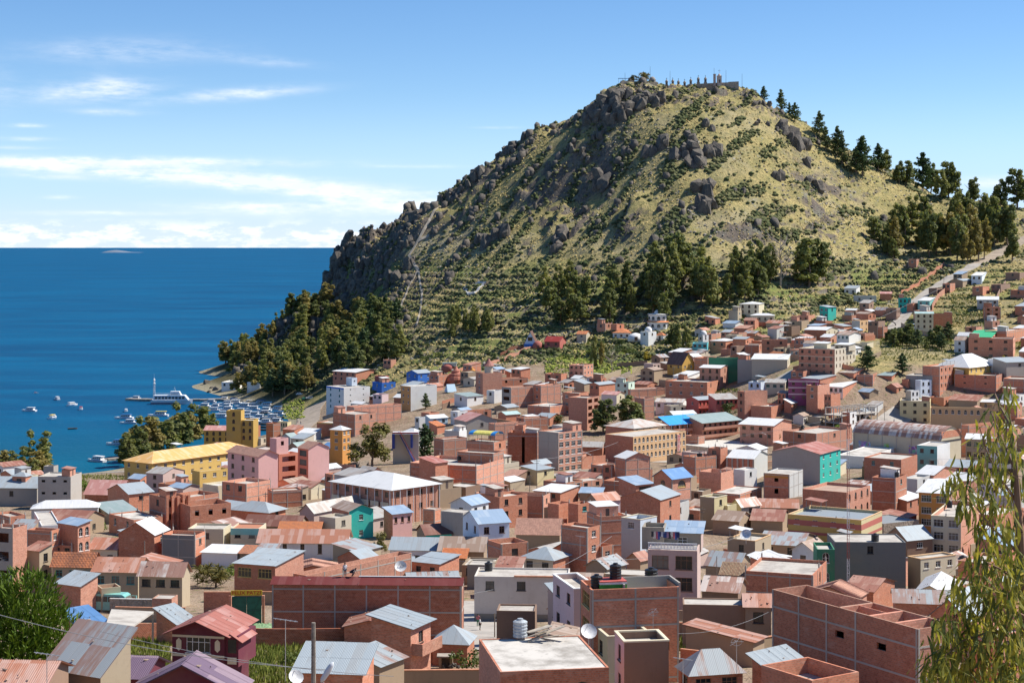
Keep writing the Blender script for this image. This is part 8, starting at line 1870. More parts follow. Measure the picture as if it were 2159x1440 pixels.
def person(loc,yaw,pose,shirt,trousers,label):
 """a person grown over a jointed skeleton; clothes follow the same skeleton"""
 o=empty('person',tuple(loc),yaw)
 if pose == 'stand':
  J=dict(pel=(0,0,.92),ch=(0,.02,1.28),nk=(0,.02,1.48),hd=(0,.0,1.64),ls=(-.19,.02,1.42),le=(-.26,.03,1.14),lw=(-.24,-.10,.92),lh=(-.23,-.16,.84),rs=(.19,.02,1.42),re=(.27,.02,1.14),rw=(.25,-.12,.93),rh=(.24,-.18,.86),lp=(-.1,0,.88),lk=(-.12,-.03,.48),la=(-.12,.03,.08),lf=(-.13,-.14,.03),rp=(.1,0,.88),rk=(.12,-.02,.48),ra=(.12,.04,.08),rf=(.13,-.13,.03))
 else:
  J=dict(pel=(0,.15,.62),ch=(0,-.18,.90),nk=(0,-.36,.98),hd=(0,-.50,1.02),ls=(-.19,-.30,.93),le=(-.24,-.42,.66),lw=(-.20,-.56,.44),lh=(-.19,-.62,.37),rs=(.19,-.30,.93),re=(.25,-.40,.66),rw=(.22,-.58,.46),rh=(.20,-.64,.40),lp=(-.1,.15,.60),lk=(-.15,-.18,.44),la=(-.13,.06,.08),lf=(-.14,-.10,.03),rp=(.1,.15,.60),rk=(.16,-.20,.46),ra=(.14,.08,.08),rf=(.15,-.08,.03))
 R=dict(pel=.15,ch=.165,nk=.06,hd=.105,ls=.065,le=.045,lw=.034,lh=.042,rs=.065,re=.045,rw=.034,rh=.042,lp=.09,lk=.062,la=.045,lf=.04,rp=.09,rk=.062,ra=.045,rf=.04)
 E=[('pel','ch'),('ch','nk'),('nk','hd'),('ch','ls'),('ls','le'),('le','lw'),('lw','lh'),('ch','rs'),('rs','re'),('re','rw'),('rw','rh'),('pel','lp'),('lp','lk'),('lk','la'),('la','lf'),('pel','rp'),('rp','rk'),('rk','ra'),('ra','rf')]
 def grow(name,keys,grow_r,mat,par,extra=None):
  ks=[k_ for k_ in J if k_ in keys]; me_=bpy.data.meshes.new(name); me_.from_pydata([J[k_] for k_ in ks],[(ks.index(x),ks.index(y)) for x,y in E if x in ks and y in ks],[])
  ob=add(name,me_,par); md=ob.modifiers.new('skin','SKIN'); sk=me_.skin_vertices[0].data
  for i,k_ in enumerate(ks): r_=R[k_]*grow_r; sk[i].radius=(r_,r_*(.8 if k_ in ('pel','ch') else 1.0))
  for i in range(len(ks)): sk[i].use_root=(i == 0)
  s_=ob.modifiers.new('smooth','SUBSURF'); s_.levels=1; s_.render_levels=2; me_.materials.append(mat); return ob
 body=grow('body',set(J),1.0,SKIN,o)
 grow('shirt',{'pel','ch','ls','le','rs','re'},1.22,plain('cloth_'+shirt[0],shirt[1],.9),o); grow('trousers',{'pel','lp','lk','la','rp','rk','ra'},1.25,plain('cloth_'+trousers[0],trousers[1],.9),o)
 h_=Vector(J['hd']); a=MB(); a.lathe([(.112,0),(.118,.05),(.09,.10),(.03,.13)],10,c=(h_.x,h_.y+.015,h_.z+.0)); a.build('hair',HAIR,o,True)
 a=MB(); fy=h_.y-.10
 for sx in (-.035,.035): a.box(h_.x+sx-.012,h_.x+sx+.012,fy-.004,fy+.01,h_.z-.005,h_.z+.01)
 a.build('eyes',HAIR,o)
 for sx in (-1,1):       # fingers
  w_=Vector(J['lh' if sx < 0 else 'rh']); e_=(w_-Vector(J['lw' if sx < 0 else 'rw'])).normalized(); side=e_.cross(Vector((0,0,1))).normalized() if abs(e_.z) < .95 else Vector((1,0,0)); f_=MB()
  for k_,L_ in enumerate((.062,.075,.07,.055)):
   b0=w_+side*(.018*(k_-1.5)); f_.tube(b0,b0+e_*L_*.6,.009,.008,5); f_.tube(b0+e_*L_*.6,b0+e_*L_+Vector((0,.012,-.01)),.008,.006,5)
  f_.tube(w_-side*.03,w_-side*.05+e_*.04,.01,.008,5); f_.build('fingers',SKIN,o)
 tag(o,label,'person','workers on the red roof'); return o
pr=lambda u,z: M_ @ Vector((0,-hy+2*hy*(1-u),rt['Ht']+z))
person(pr(.375,.58),.3,'stand',('white',(.7,.7,.7)),('grey',(.12,.13,.16)),'person in a white shirt standing on the red roof'); person(pr(.415,.58),1.2,'crouch',('navy',(.02,.03,.07)),('dark',(.04,.04,.05)),'person in dark clothes bending over the red roof')
pL,pR=at(487,1317),at(553,1317); dv=(pR-pL); dv.z=0; L_=dv.length; an=math.atan2(dv.y,dv.x); zt=L_
o=empty('double_gate',(pL.x,pL.y,pL.z),an); tag(o,'tall green double gate below the yellow lettered sign','gate'); Hg=60*pL.y/F
GR=plain('gate_green',(.008,.11,.075),.55,var=.3)
for i in (0,1):
 a=MB(); a.box(L_*(.03+i*.475),L_*(.03+i*.475)+L_*.465,-.03,.03,.05,Hg); lf=a.build('gate_leaf',GR,o); a=MB(); x0,x1=L_*(.04+i*.475),L_*(.03+i*.475)+L_*.455
 for z in (.15,Hg*.5,Hg-.15): a.box(x0,x1,-.07,-.031,z-.05,z+.05)
 beam(a,(x0,-.052,.2 if i else Hg-.2),(x1,-.052,Hg-.2 if i else .2),.03,.1); a.build('brace',plain('gate_rib',(.006,.08,.06),.5),lf)
a=MB()
for x in (-.15,L_+.15): a.box(x-.18,x+.18,-.18,.18,-.3,Hg+.1)
a.build('gate_post',wallmat('brick'),o)
o2=empty('name_sign',(pL.x,pL.y,pL.z+Hg+.12),an); tag(o2,'yellow board with red lettering above the green gate','sign'); a=MB(); a.box(0,L_,-.05,.05,0,.72); a.build('board',plain('sign_yellow',(.70,.50,.03),.6,var=.1),o2)
def text(body,parent,size,mat,mx,name='lettering',fit=None,extr=.012):
 cu=bpy.data.curves.new(name,'FONT'); cu.body=body; cu.size=size; cu.extrude=extr; cu.align_x='CENTER'; cu.align_y='CENTER'; cu.offset=.012*size
 tmp=bpy.data.objects.new(name,cu); COL.objects.link(tmp); dg=bpy.context.evaluated_depsgraph_get(); me_=bpy.data.meshes.new_from_object(tmp.evaluated_get(dg)); me_.name=name
 w_=max(v_.co.x for v_ in me_.vertices)-min(v_.co.x for v_ in me_.vertices); bpy.data.objects.remove(tmp); me_.materials.clear(); me_.materials.append(mat)
 return add(name,me_,parent,mat=mx @ Matrix.Diagonal((fit/w_ if fit else 1.0,1,1,1)))
UP=Matrix.Rotation(math.pi/2,4,'X')
text('FELIX PATZI',o2,.72,plain('sign_red',(.50,.02,.015),.6),Matrix.Translation((L_/2,-.06,.36)) @ UP,fit=L_*.92)
rt=r_arch; zt=rt['Ht']-.8; x_=rt['hx']*.70
sg=empty('hotel_sign',tuple(Matrix.Translation(rt['_loc']) @ Matrix.Rotation(rt['a'],4,'Z') @ Vector((x_,-rt['hy']-.25,zt-6.2))),rt['a']); tag(sg,'red vertical sign reading HOTEL on the cream arched hotel','sign'); a=MB(); a.box(-.75,.75,-.12,.24,0,6.0); a.build('board',plain('hotel_sign_pink',(.66,.42,.36),.6),sg)
for i,ch in enumerate('HOTEL'): text(ch,sg,1.35,plain('sign_red',(.50,.02,.015),.6),Matrix.Translation((0,-.14,5.4-1.17*i)) @ UP,'letter')
rt=r_yh; bn=MB(); x0=rt['hx']*.30; bn.box(x0,x0+rt['hx']*.42,-rt['hy']-.12,-rt['hy']-.03,rt['Ht']-4.9,rt['Ht']-3.0); bn.build('banner',plain('banner_white',(.74,.76,.80),.7,var=.05),rt['root'])
rt=r_big
for i,(u0,u1,col) in enumerate([(.80,.94,(.22,.28,.42)),(.20,.36,(.12,.13,.26)),(.58,.64,(.45,.30,.06))]):
 a=MB(); y1,y0=rt['hy']*(1-2*(1-u1)),rt['hy']*(1-2*(1-u0)); a.box(-rt['hx']-.05,-rt['hx']-.02,y0,y1,rt['Ht']-5.2,rt['Ht']-2.6); mm,t,b=newmat('mural_%d' % i); tc=t.node('ShaderNodeTexCoord'); vo=t.node('ShaderNodeTexVoronoi'); t.put(vo.inputs['Vector'],tc.outputs['Object']); vo.inputs['Scale'].default_value=1.1; t.put(b.inputs['Base Color'],t.mix(.45,rgb(col),vo.outputs['Color'])); a.build('mural',mm,rt['root'])
a=MB()
for i in range(7):
 y=-rt['hy']+2*rt['hy']*i/6; a.box(-rt['hx']-.14,-rt['hx']-.003,y-.16,y+.16,0,rt['Ht'])
a.build('pilaster',CONC,rt['root'])
a=MB(); a.box(-rt['hx']+.3,rt['hx']-.3,-rt['hy']-.03,-rt['hy']-.004,rt['Ht']+.5,rt['Ht']+2.7); a.build('brick_gable',wallmat('brick'),rt['root'])
a=MB(); a.box(-rt['hx'],rt['hx'],-rt['hy']-.06,-rt['hy']-.004,rt['Ht']-.9,rt['Ht']-.3); a.build('gallery_opening',DARKP,rt['root'])  # flat dark strip on the wall; shade of an open gallery put into colour
for rt,n,off in ((r_col,7,.6),(r_sch,4,1.1)):
 for i in range(n+1):
  a=MB(); x=-rt['hx']+2*rt['hx']*i/n; a.tube((x,-rt['hy']-off,0),(x,-rt['hy']-off,rt['Ht']-.15),.09,n=6); a.build('gallery_post',WHITEP,rt['root'])
 if rt is r_col:
  for i in range(n+2):
   a=MB(); y=-rt['hy']+2*rt['hy']*i/(n+1); a.tube((-rt['hx']-off,y,0),(-rt['hx']-off,y,rt['Ht']-.15),.09,n=6); a.build('gallery_post',WHITEP,rt['root'])
  for i in range(6):
   a=MB(); y=-rt['hy']+2*rt['hy']*(i+.12)/6; a.box(-rt['hx']-off-.05,-rt['hx']-off,y,y+rt['hy']*.27,rt['Ht']-4.6,rt['Ht']-3.3); a.build('cream_panel',wallmat('cream'),rt['root'])
for i in range(6):
 a=MB(); y=-r_wsh['hy']+2*r_wsh['hy']*i/5; a.box(-r_wsh['hx']-.3,-r_wsh['hx']-.003,y-.25,y+.25,0,r_wsh['Ht']-.1); a.build('pillar',wallmat('beige'),r_wsh['root'])
for rt,n in ((r_pil,4),):
 for i in range(n+1):
  a=MB(); x=-rt['hx']+.2+(2*rt['hx']-.4)*i/n; a.box(x-.28,x+.28,-rt['hy']-.4,-rt['hy']-.003,0,rt['Ht']+.3); a.build('pilaster',wallmat('brick'),rt['root'])
rt=r_shell; zf=rt['Ht']-1.5
for i,(x0,x1,y0,y1) in enumerate([(-.96,.96,.02,.05),(-.96,.96,-.38,-.35),(.10,.14,-.35,.02),(-.96,.96,-.70,-.67)]):
 a=MB(); a.box(rt['hx']*x0,rt['hx']*x1,rt['hy']*y0,rt['hy']*y1,zf+.01,zf+1.5-.02*i); a.build('partition_wall',wallmat('pinkbrick'),rt['root'])
rt=r_maroon; hx,hy,Ht=rt['hx'],rt['hy'],rt['Ht']; CR=wallmat('cream')
for z0,z1 in ((Ht-.62,Ht-.40),(Ht-2.45,Ht-2.22)):
 a=MB(); a.box(-hx-.03,-hx-.003,-hy,hy,z0,z1); a.build('trim_band',CR,rt['root'])
for u in (.13,.87):
 yc=-hy+2*hy*u; a=MB(); hw_,hh=.26,.62; zc=Ht-1.32; ring=[(-hw_,-hh*.6),(0,-hh),(hw_,-hh*.6),(hw_,hh*.6),(0,hh),(-hw_,hh*.6)]
 a.raw([(-hx-.05,yc-p_[0],zc+p_[1]) for p_ in ring]+[(-hx-.003,yc-p_[0],zc+p_[1]) for p_ in ring],[(0,1,2,3,4,5)]+[(i,6+i,6+(i+1) % 6,(i+1) % 6) for i in range(6)]); a.build('wall_panel',CR,rt['root'])
a=MB(); a.box(-hx+.3,hx-1.5,-hy-1.3,-hy-.002,Ht-3.3,Ht-.35); a.build('bay',wallmat('maroon'),rt['root']); a=MB(); a.box(-hx+.28,-hx+.299,-hy-1.1,-hy-.25,Ht-2.0,Ht-.7); a.build('bay_window',glassmat(),rt['root'])
a=MB(); a.box(-hx+.25,-hx+.298,-hy-1.12,-hy-.2,Ht-3.05,Ht-2.4); a.build('bay_panel',CR,rt['root'])
roof_slope(rt['root'],(-hx-.2,-hy-1.9,Ht-.85),(hx-2.6,-hy-1.9,Ht-.85),(hx-2.6,-hy-.6,Ht-.05),(-hx-.2,-hy-.6,Ht-.05),'redpink',400,name='bay_roof')
rt=r_bal; hx,hy,Ht=rt['hx'],rt['hy'],rt['Ht']; a=MB(); a.box(-hx+.2,hx+.2,-hy-1.3,-hy-.003,Ht-3.0,Ht-2.8); a.box(-hx+.2,hx+.2,-hy-1.3,-hy-1.15,Ht-2.8,Ht-1.75); a.box(-hx+.2,-hx+.35,-hy-1.148,-hy-.003,Ht-2.8,Ht-1.75); a.build('balcony',wallmat('pinkbrick'),rt['root'])
rt=r_white; a=MB(); a.box(-rt['hx']-.03,-rt['hx']-.003,-rt['hy']-.03,rt['hy'],0,2.6); a.build('dado',wallmat('adobegrey'),rt['root'])
a=MB(); a.box(-rt['hx']-.25,-rt['hx']+.2,-rt['hy'],rt['hy']*.15,rt['Ht']+.005,rt['Ht']+.18); a.build('tile_coping',tilem,rt['root'])
a=MB(); a.box(-rt['hx']-.04,-rt['hx']-.002,rt['hy']*.42,rt['hy']*.58,.1,2.2); a.build('door',DARKP,rt['root'])
rt=r_stairs; a=MB()
for s_ in range(3):
 for i in range(9): a.box(-rt['hx']+.1,-rt['hx']+1.6,-rt['hy']+.8+i*.5,-rt['hy']+1.4+i*.5,.6+s_*2.9+i*.28,.78+s_*2.9+i*.28)
a.build('stair_flight',CONC,rt['root'])
rt=r_tower; hx,hy,Ht=rt['hx'],rt['hy'],rt['Ht']
a=MB(); a.box(-hx-.1,-hx+.06,-hy,hy,Ht+.82,Ht+.95); a.box(-hx-.1,-hx+.06,-hy,hy,Ht+.12,Ht+.22); a.build('rail',WHITEP,rt['root'])
for i in range(34):
 if i % 1 == 0:
  a=MB(); y=-hy+2*hy*(i+.5)/34; a.lathe([(.05,.22),(.08,.45),(.045,.6),(.05,.82)],6,c=(-hx-.02,y,Ht)); a.build('baluster',WHITEP,rt['root'])
LC=[(.02,.03,.10),(.05,.08,.25),(.45,.12,.16),(.6,.55,.5),(.05,.05,.06),(.35,.2,.3),(.03,.06,.2),(.5,.5,.55)]
Mt=Matrix.Translation(rt['_loc']) @ Matrix.Rotation(rt['a'],4,'Z')
lo=empty('clothes_line',tuple(Mt @ Vector((-hx+1.6,0,Ht+.2))),rt['a']); tag(lo,'line of dark and pink washing on the pink house terrace','washing'); R_=random.Random(9)
a=MB(); a.tube((0,-hy*.3,2.0),(0,hy*.95,1.9),.02,n=4); a.build('line',DARKP,lo)
for i in range(13):
 y=-hy*.25+hy*1.15*i/13; w_,l_=R_.uniform(.3,.5),R_.uniform(.6,1.1); a=MB(); n=3
 for k_ in range(n): a.face([(.05*math.sin(k_+i),y+w_*k_/n,1.95),(.05*math.sin(k_+1+i),y+w_*(k_+1)/n,1.95),(.1*math.sin(k_+1.5+i),y+w_*(k_+1)/n,1.95-l_),(.1*math.sin(k_+.5+i),y+w_*k_/n,1.95-l_)])
 a.build('garment',plain('garment_%d' % (i % 8),LC[i % 8],.9),lo)
# ------------------------------------------------------------------ poles, wires, aerials, dishes
WOODG=plain('pole_wood',(.25,.21,.17),.9,var=.4,scale=4); METG=plain('aerial_metal',(.55,.55,.55),.4,.5)
POLES={}; U0=lambda px,py,d: Vector(unproj(px,py,d))
def pole(px,pytop,pybase,label,r=.13,lamp=0,cross=0,d=None,name='utility_pole',mat=None):
 p=at(px,pybase) if d is None else Vector((unproj(px,pytop,d)[0],d,ground(unproj(px,pytop,d)[0],d)))
 zt=unproj(px,pytop,p.y)[2]; o=empty(name,tuple(p)); h_=max(3.0,zt-p.z); a=MB(); a.tube((0,0,-.5),(0,0,h_),r,r*.72,8); a.build('pole',mat or WOODG,o)
 if cross:
  a=MB(); a.box(-.9,.9,-.06,.06,h_-.5,h_-.38); a.box(-.6,.6,-.06,.06,h_-1.1,h_-1.0); a.build('cross_arm',WOODG,o)
 if lamp:
  a=MB(); a.tube((0,0,h_-.9),(lamp*1.7,-.2,h_-.1),.045,n=5); a.build('lamp_arm',METG,o); a=MB(); a.lathe([(.05,.0),(.16,.05),(.2,.16),(.05,.2)],8,c=(0,0,0)); q=a.build('lamp_head',plain('lamp_grey',(.6,.62,.64),.4),o); q.matrix_basis=Matrix.Translation((lamp*1.95,-.2,h_-.12)) @ Matrix.Diagonal((2.0,1,.9,1))
 tag(o,label,'pole','poles'); POLES[label]=o; return o,Vector((p.x,p.y,p.z+h_))
tops={}
for key,args,kw in [('near',(661,1312,1500),dict(d=78.0,r=.13,label='tall bare wooden pole at the lower centre left')),('lamp1',(1043,1292,1345),dict(lamp=1,r=.09,label='street lamp beside the brown mud house')),('c1',(1117,1000,1068),dict(cross=1,r=.1,label='pole with cross-arms beside the white-roofed school') ),('m1',(1132,968,1040),dict(cross=1,r=.11,label='pole with insulators below the tall dark brick building')),('m2',(858,1042,1090),dict(cross=1,r=.1,label='pole in front of the white-roofed school')),
  ('y1',(1763,1088,1170),dict(lamp=1,r=.12,label='street lamp in front of the striped yellow building')),('h1',(1250,955,1000),dict(lamp=-1,r=.1,label='double street lamp left of the arched hotel')),('l1',(305,1140,1200),dict(r=.1,label='pole beside the low cream house')),('r1',(1618,912,960),dict(lamp=-1,r=.1,label='street lamp at the corner of the brick hall')),('s1',(1440,870,945),dict(r=.08,label='thin white post at the school')),('t1',(1165,1062,1110),dict(cross=1,r=.08,label='pole with aerial beside the centre brick house')),('g1',(1511,1172,1250),dict(r=.08,label='lamp pole right of the pink terrace house')),('b1',(152,1275,1355),dict(r=.05,label='thin pipe mast in front of the blue-roofed house'))]:
 lb=kw.pop('label'); tops[key]=pole(*args,lb,**kw)[1]
p_=U0(690,1416,77.6); o=empty('lamp_head',tuple(p_)); a=MB(); a.lathe([(.03,-.55),(.11,-.4),(.14,0),(.12,.35),(.04,.52)],10); q_=a.build('shade',plain('lamp_grey',(.6,.62,.64),.4),o,True); q_.matrix_basis=Matrix.Rotation(.55,4,'Y') @ Matrix.Diagonal((1,.8,1,1)); a=MB(); a.tube((-.15,0,-.5),(-.62,.3,-.75),.03,n=5); a.build('lamp_arm',METG,o); tag(o,'long white street-lamp head right of the tall wooden pole','street lamp')
def wire(a,b_,sag,label,r=.022):
 o=empty('wire',(0,0,0)); mb=MB(); n=14; pts=[Vector(a).lerp(Vector(b_),i/n)-Vector((0,0,sag*4*(i/n)*(1-i/n))) for i in range(n+1)]
 for p_,q_ in zip(pts[:-1],pts[1:]): mb.tube(p_,q_,r,n=4,cap=False)
 mb.build('strand',plain('wire',(.30,.30,.30),.6),o); tag(o,label,'wire','overhead wires')
U=lambda px,py,d: Vector(unproj(px,py,d))
wire(U(-30,1288,88),U(700,1412,96),.5,'pale cable crossing in front of the big bush and maroon house'); wire(U(210,1330,92),U(830,1425,100),.4,'second cable crossing below the maroon house window',.018); wire(tops['m1'],U(1345,912,640),2.0,'cable from the insulator pole up to the arched hotel',.05); wire(tops['m1']+Vector((0,0,-1)),U(700,985,500),2.5,'cable running left across the brick centre',.05)
wire(U(1400,935,600),U(1840,862,640),2,'upper cable above the sports court',.05); wire(U(1640,755,700),U(2068,560,1010),3,'long cable along the steep street',.06); wire(U(1240,1180,250),U(1560,1130,290),1.2,'cable past the pink terrace house',.03); wire(U(1000,1250,240),U(1290,1130,290),1.5,'cable with bunting above the white corner house',.03); wire(U(830,1160,300),U(1180,1185,270),1.0,'cable behind the lit brick wall',.03)
wire(U(1040,1345,190),U(1320,1420,150),1.0,'cable sagging from the street lamp to the brown house',.02); wire(U(1430,1335,170),U(1620,1290,185),.6,'bunting string across the walled yard',.02)
def aerial(px,pytop,pybase,d,label,kind=0):
 x,y,z=unproj(px,pytop,d); zb_=unproj(px,pybase,d)[2]; o=empty('tv_aerial',(x,y,zb_)); h_=z-zb_; a=MB(); a.tube((0,0,0),(0,0,h_),.025,n=5); a.build('mast',METG,o); a=MB()
 if kind == 0:
  a.tube((-.75,0,h_+.1),(.75,0,h_-.12),.03,n=5)
  for i in range(5): a.tube((-.6+.3*i,-.22,h_+.06-.04*i),(-.6+.3*i,.22,h_+.06-.04*i),.012,n=4)
 else:
  for i in range(7): an=i*.9; a.tube((0,0,h_),(math.cos(an)*.55,math.sin(an)*.3,h_+.35*math.sin(an*1.7)),.02,n=4)
  for i in range(10): a.tube((math.cos(i*.628)*.42,-.05,h_+math.sin(i*.628)*.32),(math.cos((i+1)*.628)*.42,-.05,h_+math.sin((i+1)*.628)*.32),.018,n=4)
 a.build('elements',METG,o); tag(o,label,'aerial','aerials')
aerial(602,1306,1435,105,'tilted rod aerial left of the tall wooden pole'); aerial(99,1378,1440,100,'flat white aerial over the rust-red roof, bottom left'); aerial(1377,1290,1345,160,'curly white aerial in front of the tall brick block',1); aerial(1553,1352,1420,135,'bent aerial over the ridged zinc roof',1); aerial(1440,1388,1440,130,'thin aerial beside the brick cottage'); aerial(1223,1130,1175,280,'slanting aerial beside the three-storey brick house'); aerial(848,1190,1222,255,'aerial in front of the lit brick wall',1)
def dish(px,py,d,r,yaw,label,tilt=50):
 x,y,z=unproj(px,py,d); o=empty('satellite_dish',(x,y,z)); a=MB(); prof=[(r*k_/5,.30*r*(k_/5)**2) for k_ in range(6)]; prof[0]=(.01,0); a.lathe(prof,14,cap=False); q=a.build('reflector',plain('dish_white',(.68,.68,.67),.5),o,True); q.matrix_basis=Matrix.Rotation(math.radians(yaw),4,'Z') @ Matrix.Rotation(math.radians(tilt),4,'X')
 a=MB(); a.tube((0,0,-r*1.5),(0,0,0),.04,n=5); a.build('mount',METG,o); a=MB(); v_=Matrix.Rotation(math.radians(yaw),3,'Z') @ Matrix.Rotation(math.radians(tilt),3,'X') @ Vector((0,r*.9,.1)); w_=Matrix.Rotation(math.radians(yaw),3,'Z') @ Matrix.Rotation(math.radians(tilt),3,'X') @ Vector((0,0,r*.9)); a.tube(v_,w_,.02,n=4); a.build('feed_arm',METG,o); tag(o,label,'satellite dish','satellite dishes')
dish(623,1428,92,.42,30,'white dish at the bottom edge left of the tall pole'); dish(1241,1332,165,.8,10,'grey dish beside the cream house with sunken roof'); dish(1573,1128,290,1.0,-30,'white dish on the mud-brick house with tile coping'); dish(1105,1360-12,150,.4,20,'small dish behind the flat pale roof') ; dish(845,1195,255,.9,0,'pale dish on the lit brick wall')
d=252.0; x,y,_=unproj(1788,1270,d); g=ground(x,y); zt=unproj(1788,862,d)[2]; o=empty('radio_mast',(x,y,g)); tag(o,'tall red and white lattice radio mast','mast'); h_=zt-g; n=int(h_/1.0); w_=.23
for sec in range(7):
 a=MB(); z0,z1=h_*sec/7,h_*(sec+1)/7; m_=int((z1-z0)/.9)
 cr=[(w_*math.cos(k_*2.094),w_*math.sin(k_*2.094)) for k_ in range(3)]
 for c in cr: a.tube((c[0],c[1],z0),(c[0],c[1],z1),.024,n=4,cap=False)
 for i in range(m_):
  za,zb_=z0+(z1-z0)*i/m_,z0+(z1-z0)*(i+1)/m_
  for k_ in range(3): c,e_=cr[k_],cr[(k_+1) % 3]; a.tube((c[0],c[1],za),(e_[0],e_[1],zb_),.014,n=3,cap=False); a.tube((c[0],c[1],za),(e_[0],e_[1],za),.014,n=3,cap=False)
 a.build('mast_section',plain('mast_white',(.7,.7,.7),.5) if sec in (1,3,5) else plain('mast_red',(.36,.05,.04),.5),o)
# ------------------------------------------------------------------ vehicles
TYRE=plain('tyre',(.02,.02,.02),.8)
def vehicle(px,py,yaw,L,Wd,Hh,kind,paint,label,cat,d=None,name=None):
 p=at(px,py) if d is None else Vector((unproj(px,py,d)[0],d,ground(unproj(px,py,d)[0],d))); o=empty(name or cat.replace(' ','_'),tuple(p),math.radians(yaw)); a=MB(); h_=Hh
 if kind == 'bus': prof=[(-L/2,.45),(L/2,.45),(L/2+.05,1.3),(L/2-.25,h_-.25),(L/2-.7,h_),(-L/2+.25,h_),(-L/2,h_-.3)]
 elif kind == 'van': prof=[(-L/2,.35),(L/2,.35),(L/2,.95),(L/2-.35,1.1),(L/2-1.1,h_),(-L/2+.15,h_),(-L/2,h_-.3)]
 else: prof=[(-L/2,.3),(L/2,.3),(L/2,.75),(L/2-1.0,.92),(L/2-1.75,h_),(-L/2+1.0,h_),(-L/2+.3,.98),(-L/2,.9)]
 n=len(prof); pts=[(x,-Wd/2*(1 if z < h_*.62 else .9),z) for x,z in prof]+[(x,Wd/2*(1 if z < h_*.62 else .9),z) for x,z in prof]
 a.raw(pts,[tuple(range(n)),tuple(range(2*n-1,n-1,-1))]+[(i,n+i,n+(i+1) % n,(i+1) % n) for i in range(n)]); bd=a.build('body',paint,o)
 a=MB(); zz0,zz1=h_*.60,h_*.88; x0,x1=(-L/2+.5,L/2-1.0) if kind != 'car' else (-L/2+1.05,L/2-1.75); m_=6 if kind == 'bus' else 3
 for i in range(m_):
  xa,xb=x0+(x1-x0)*(i+.06)/m_,x0+(x1-x0)*(i+.94)/m_
  for s_ in (-1,1): a.face([(xa,s_*(Wd/2*.955+.02),zz0),(xb,s_*(Wd/2*.955+.02),zz0),(xb,s_*(Wd/2*.91+.02),zz1),(xa,s_*(Wd/2*.91+.02),zz1)])
 a.build('side_window',glassmat(),o); a=MB()
 fx0,fx1={'bus': (L/2+.06,L/2-.2),'van': (L/2-.37,L/2-.98),'car': (L/2-1.02,L/2-1.66)}[kind]; z0,z1={'bus': (1.35,h_-.35),'van': (1.13,h_-.12),'car': (.95,h_-.06)}[kind]
 a.face([(fx0+.03,-Wd*.42,z0),(fx0+.03,Wd*.42,z0),(fx1+.03,Wd*.38,z1),(fx1+.03,-Wd*.38,z1)]); a.build('windscreen',glassmat(),o)
 for x in (-L*.30,L*.32):
  for s_ in (-1,1):
   a=MB(); rr=.45 if kind == 'bus' else .31; a.tube((0,-.11,0),(0,.11,0),rr,n=14); wlh=a.build('wheel',TYRE,o,loc=(x,s_*(Wd/2-.1),rr)); b_=MB(); b_.tube((0,-.12,0),(0,.12,0),rr*.5,n=10); b_.build('rim',METG,wlh)
 for s_ in (-1,1):
  a=MB(); a.box(L/2-.02,L/2+.07,s_*Wd*.36-.13,s_*Wd*.36+.13,.62,.82); a.build('headlight',plain('headlight',(.8,.8,.75),.2),o)
 if kind == 'bus':
  a=MB()
  for s_ in (-1,1): a.tube((L/2-.1,s_*Wd/2,h_-.5),(L/2+.55,s_*(Wd/2+.22),h_-.6),.05,n=5); a.box(L/2+.45,L/2+.62,s_*(Wd/2+.22)-.1,s_*(Wd/2+.22)+.1,h_-1.35,h_-.55)
  a.build('mirror',paint,o); a=MB(); a.box(-L*.30,-L*.12,-.5,.5,h_+.004,h_+.16); a.build('roof_hatch',paint,o)
 tag(o,label,cat,'vehicles'); return o
PT=plain('paint_teal',(.22,.50,.45),.35,var=.1); PW=plain('paint_white',(.75,.75,.74),.35,var=.05); PG=plain('paint_green',(.03,.12,.07),.35,var=.1); PB=plain('paint_pale_blue',(.5,.6,.7),.35,var=.1)
vehicle(224,1290,-12,7.6,2.4,2.9,'bus',PT,'turquoise bus parked in front of the tan houses','bus',d=265.0)
vehicle(653,841,190,4.4,1.75,1.5,'car',PW,'white car at the top of the beach road','car'); vehicle(642,843,75,4.2,1.75,1.5,'car',PG,'dark green car beside the white one on the beach road','car'); vehicle(1187,818,200,4.8,1.8,2.1,'van',PW,'white van parked by the low brick house','van'); vehicle(1928,694,250,6.0,2.2,2.6,'van',PB,'pale truck below the narrow cream four-storey house','truck'); vehicle(1208,1008,20,4.6,1.8,2.0,'van',PW,'white minibus below the tall hotel','van'); vehicle(632,833,10,4.2,1.7,1.5,'car',PW,'white car under the trees beside the quay','car')
CC=[('white2',(.6,.6,.6)),('rose2',(.45,.12,.16)),('blue2',(.05,.12,.35)),('black2',(.03,.03,.035)),('green2',(.08,.22,.12)),('tan2',(.4,.3,.18))]
for i,(px,py,lb) in enumerate([(1512,936,'person in white on the sports court, left'),(1566,938,'person in rose on the sports court, middle'),(1585,936,'person in blue on the sports court, right'),(1610,946,'person in black in the shade of the brick hall'),(628,893,'person in green on the beach road'),(634,895,'person in tan walking on the beach road'),(1012,1330,'person in white in the street by the white corner house'),(1008,1322,'person in rose in the street by the white corner house'),(1885,893,'person in blue before the pale yellow office'),(1900,664,'person in black on the steep street')]):
 p_=at(px,py); person(Vector((p_.x,p_.y,p_.z+.12)),i*1.3,'stand',CC[i % 6],CC[(i+3) % 6],lb)
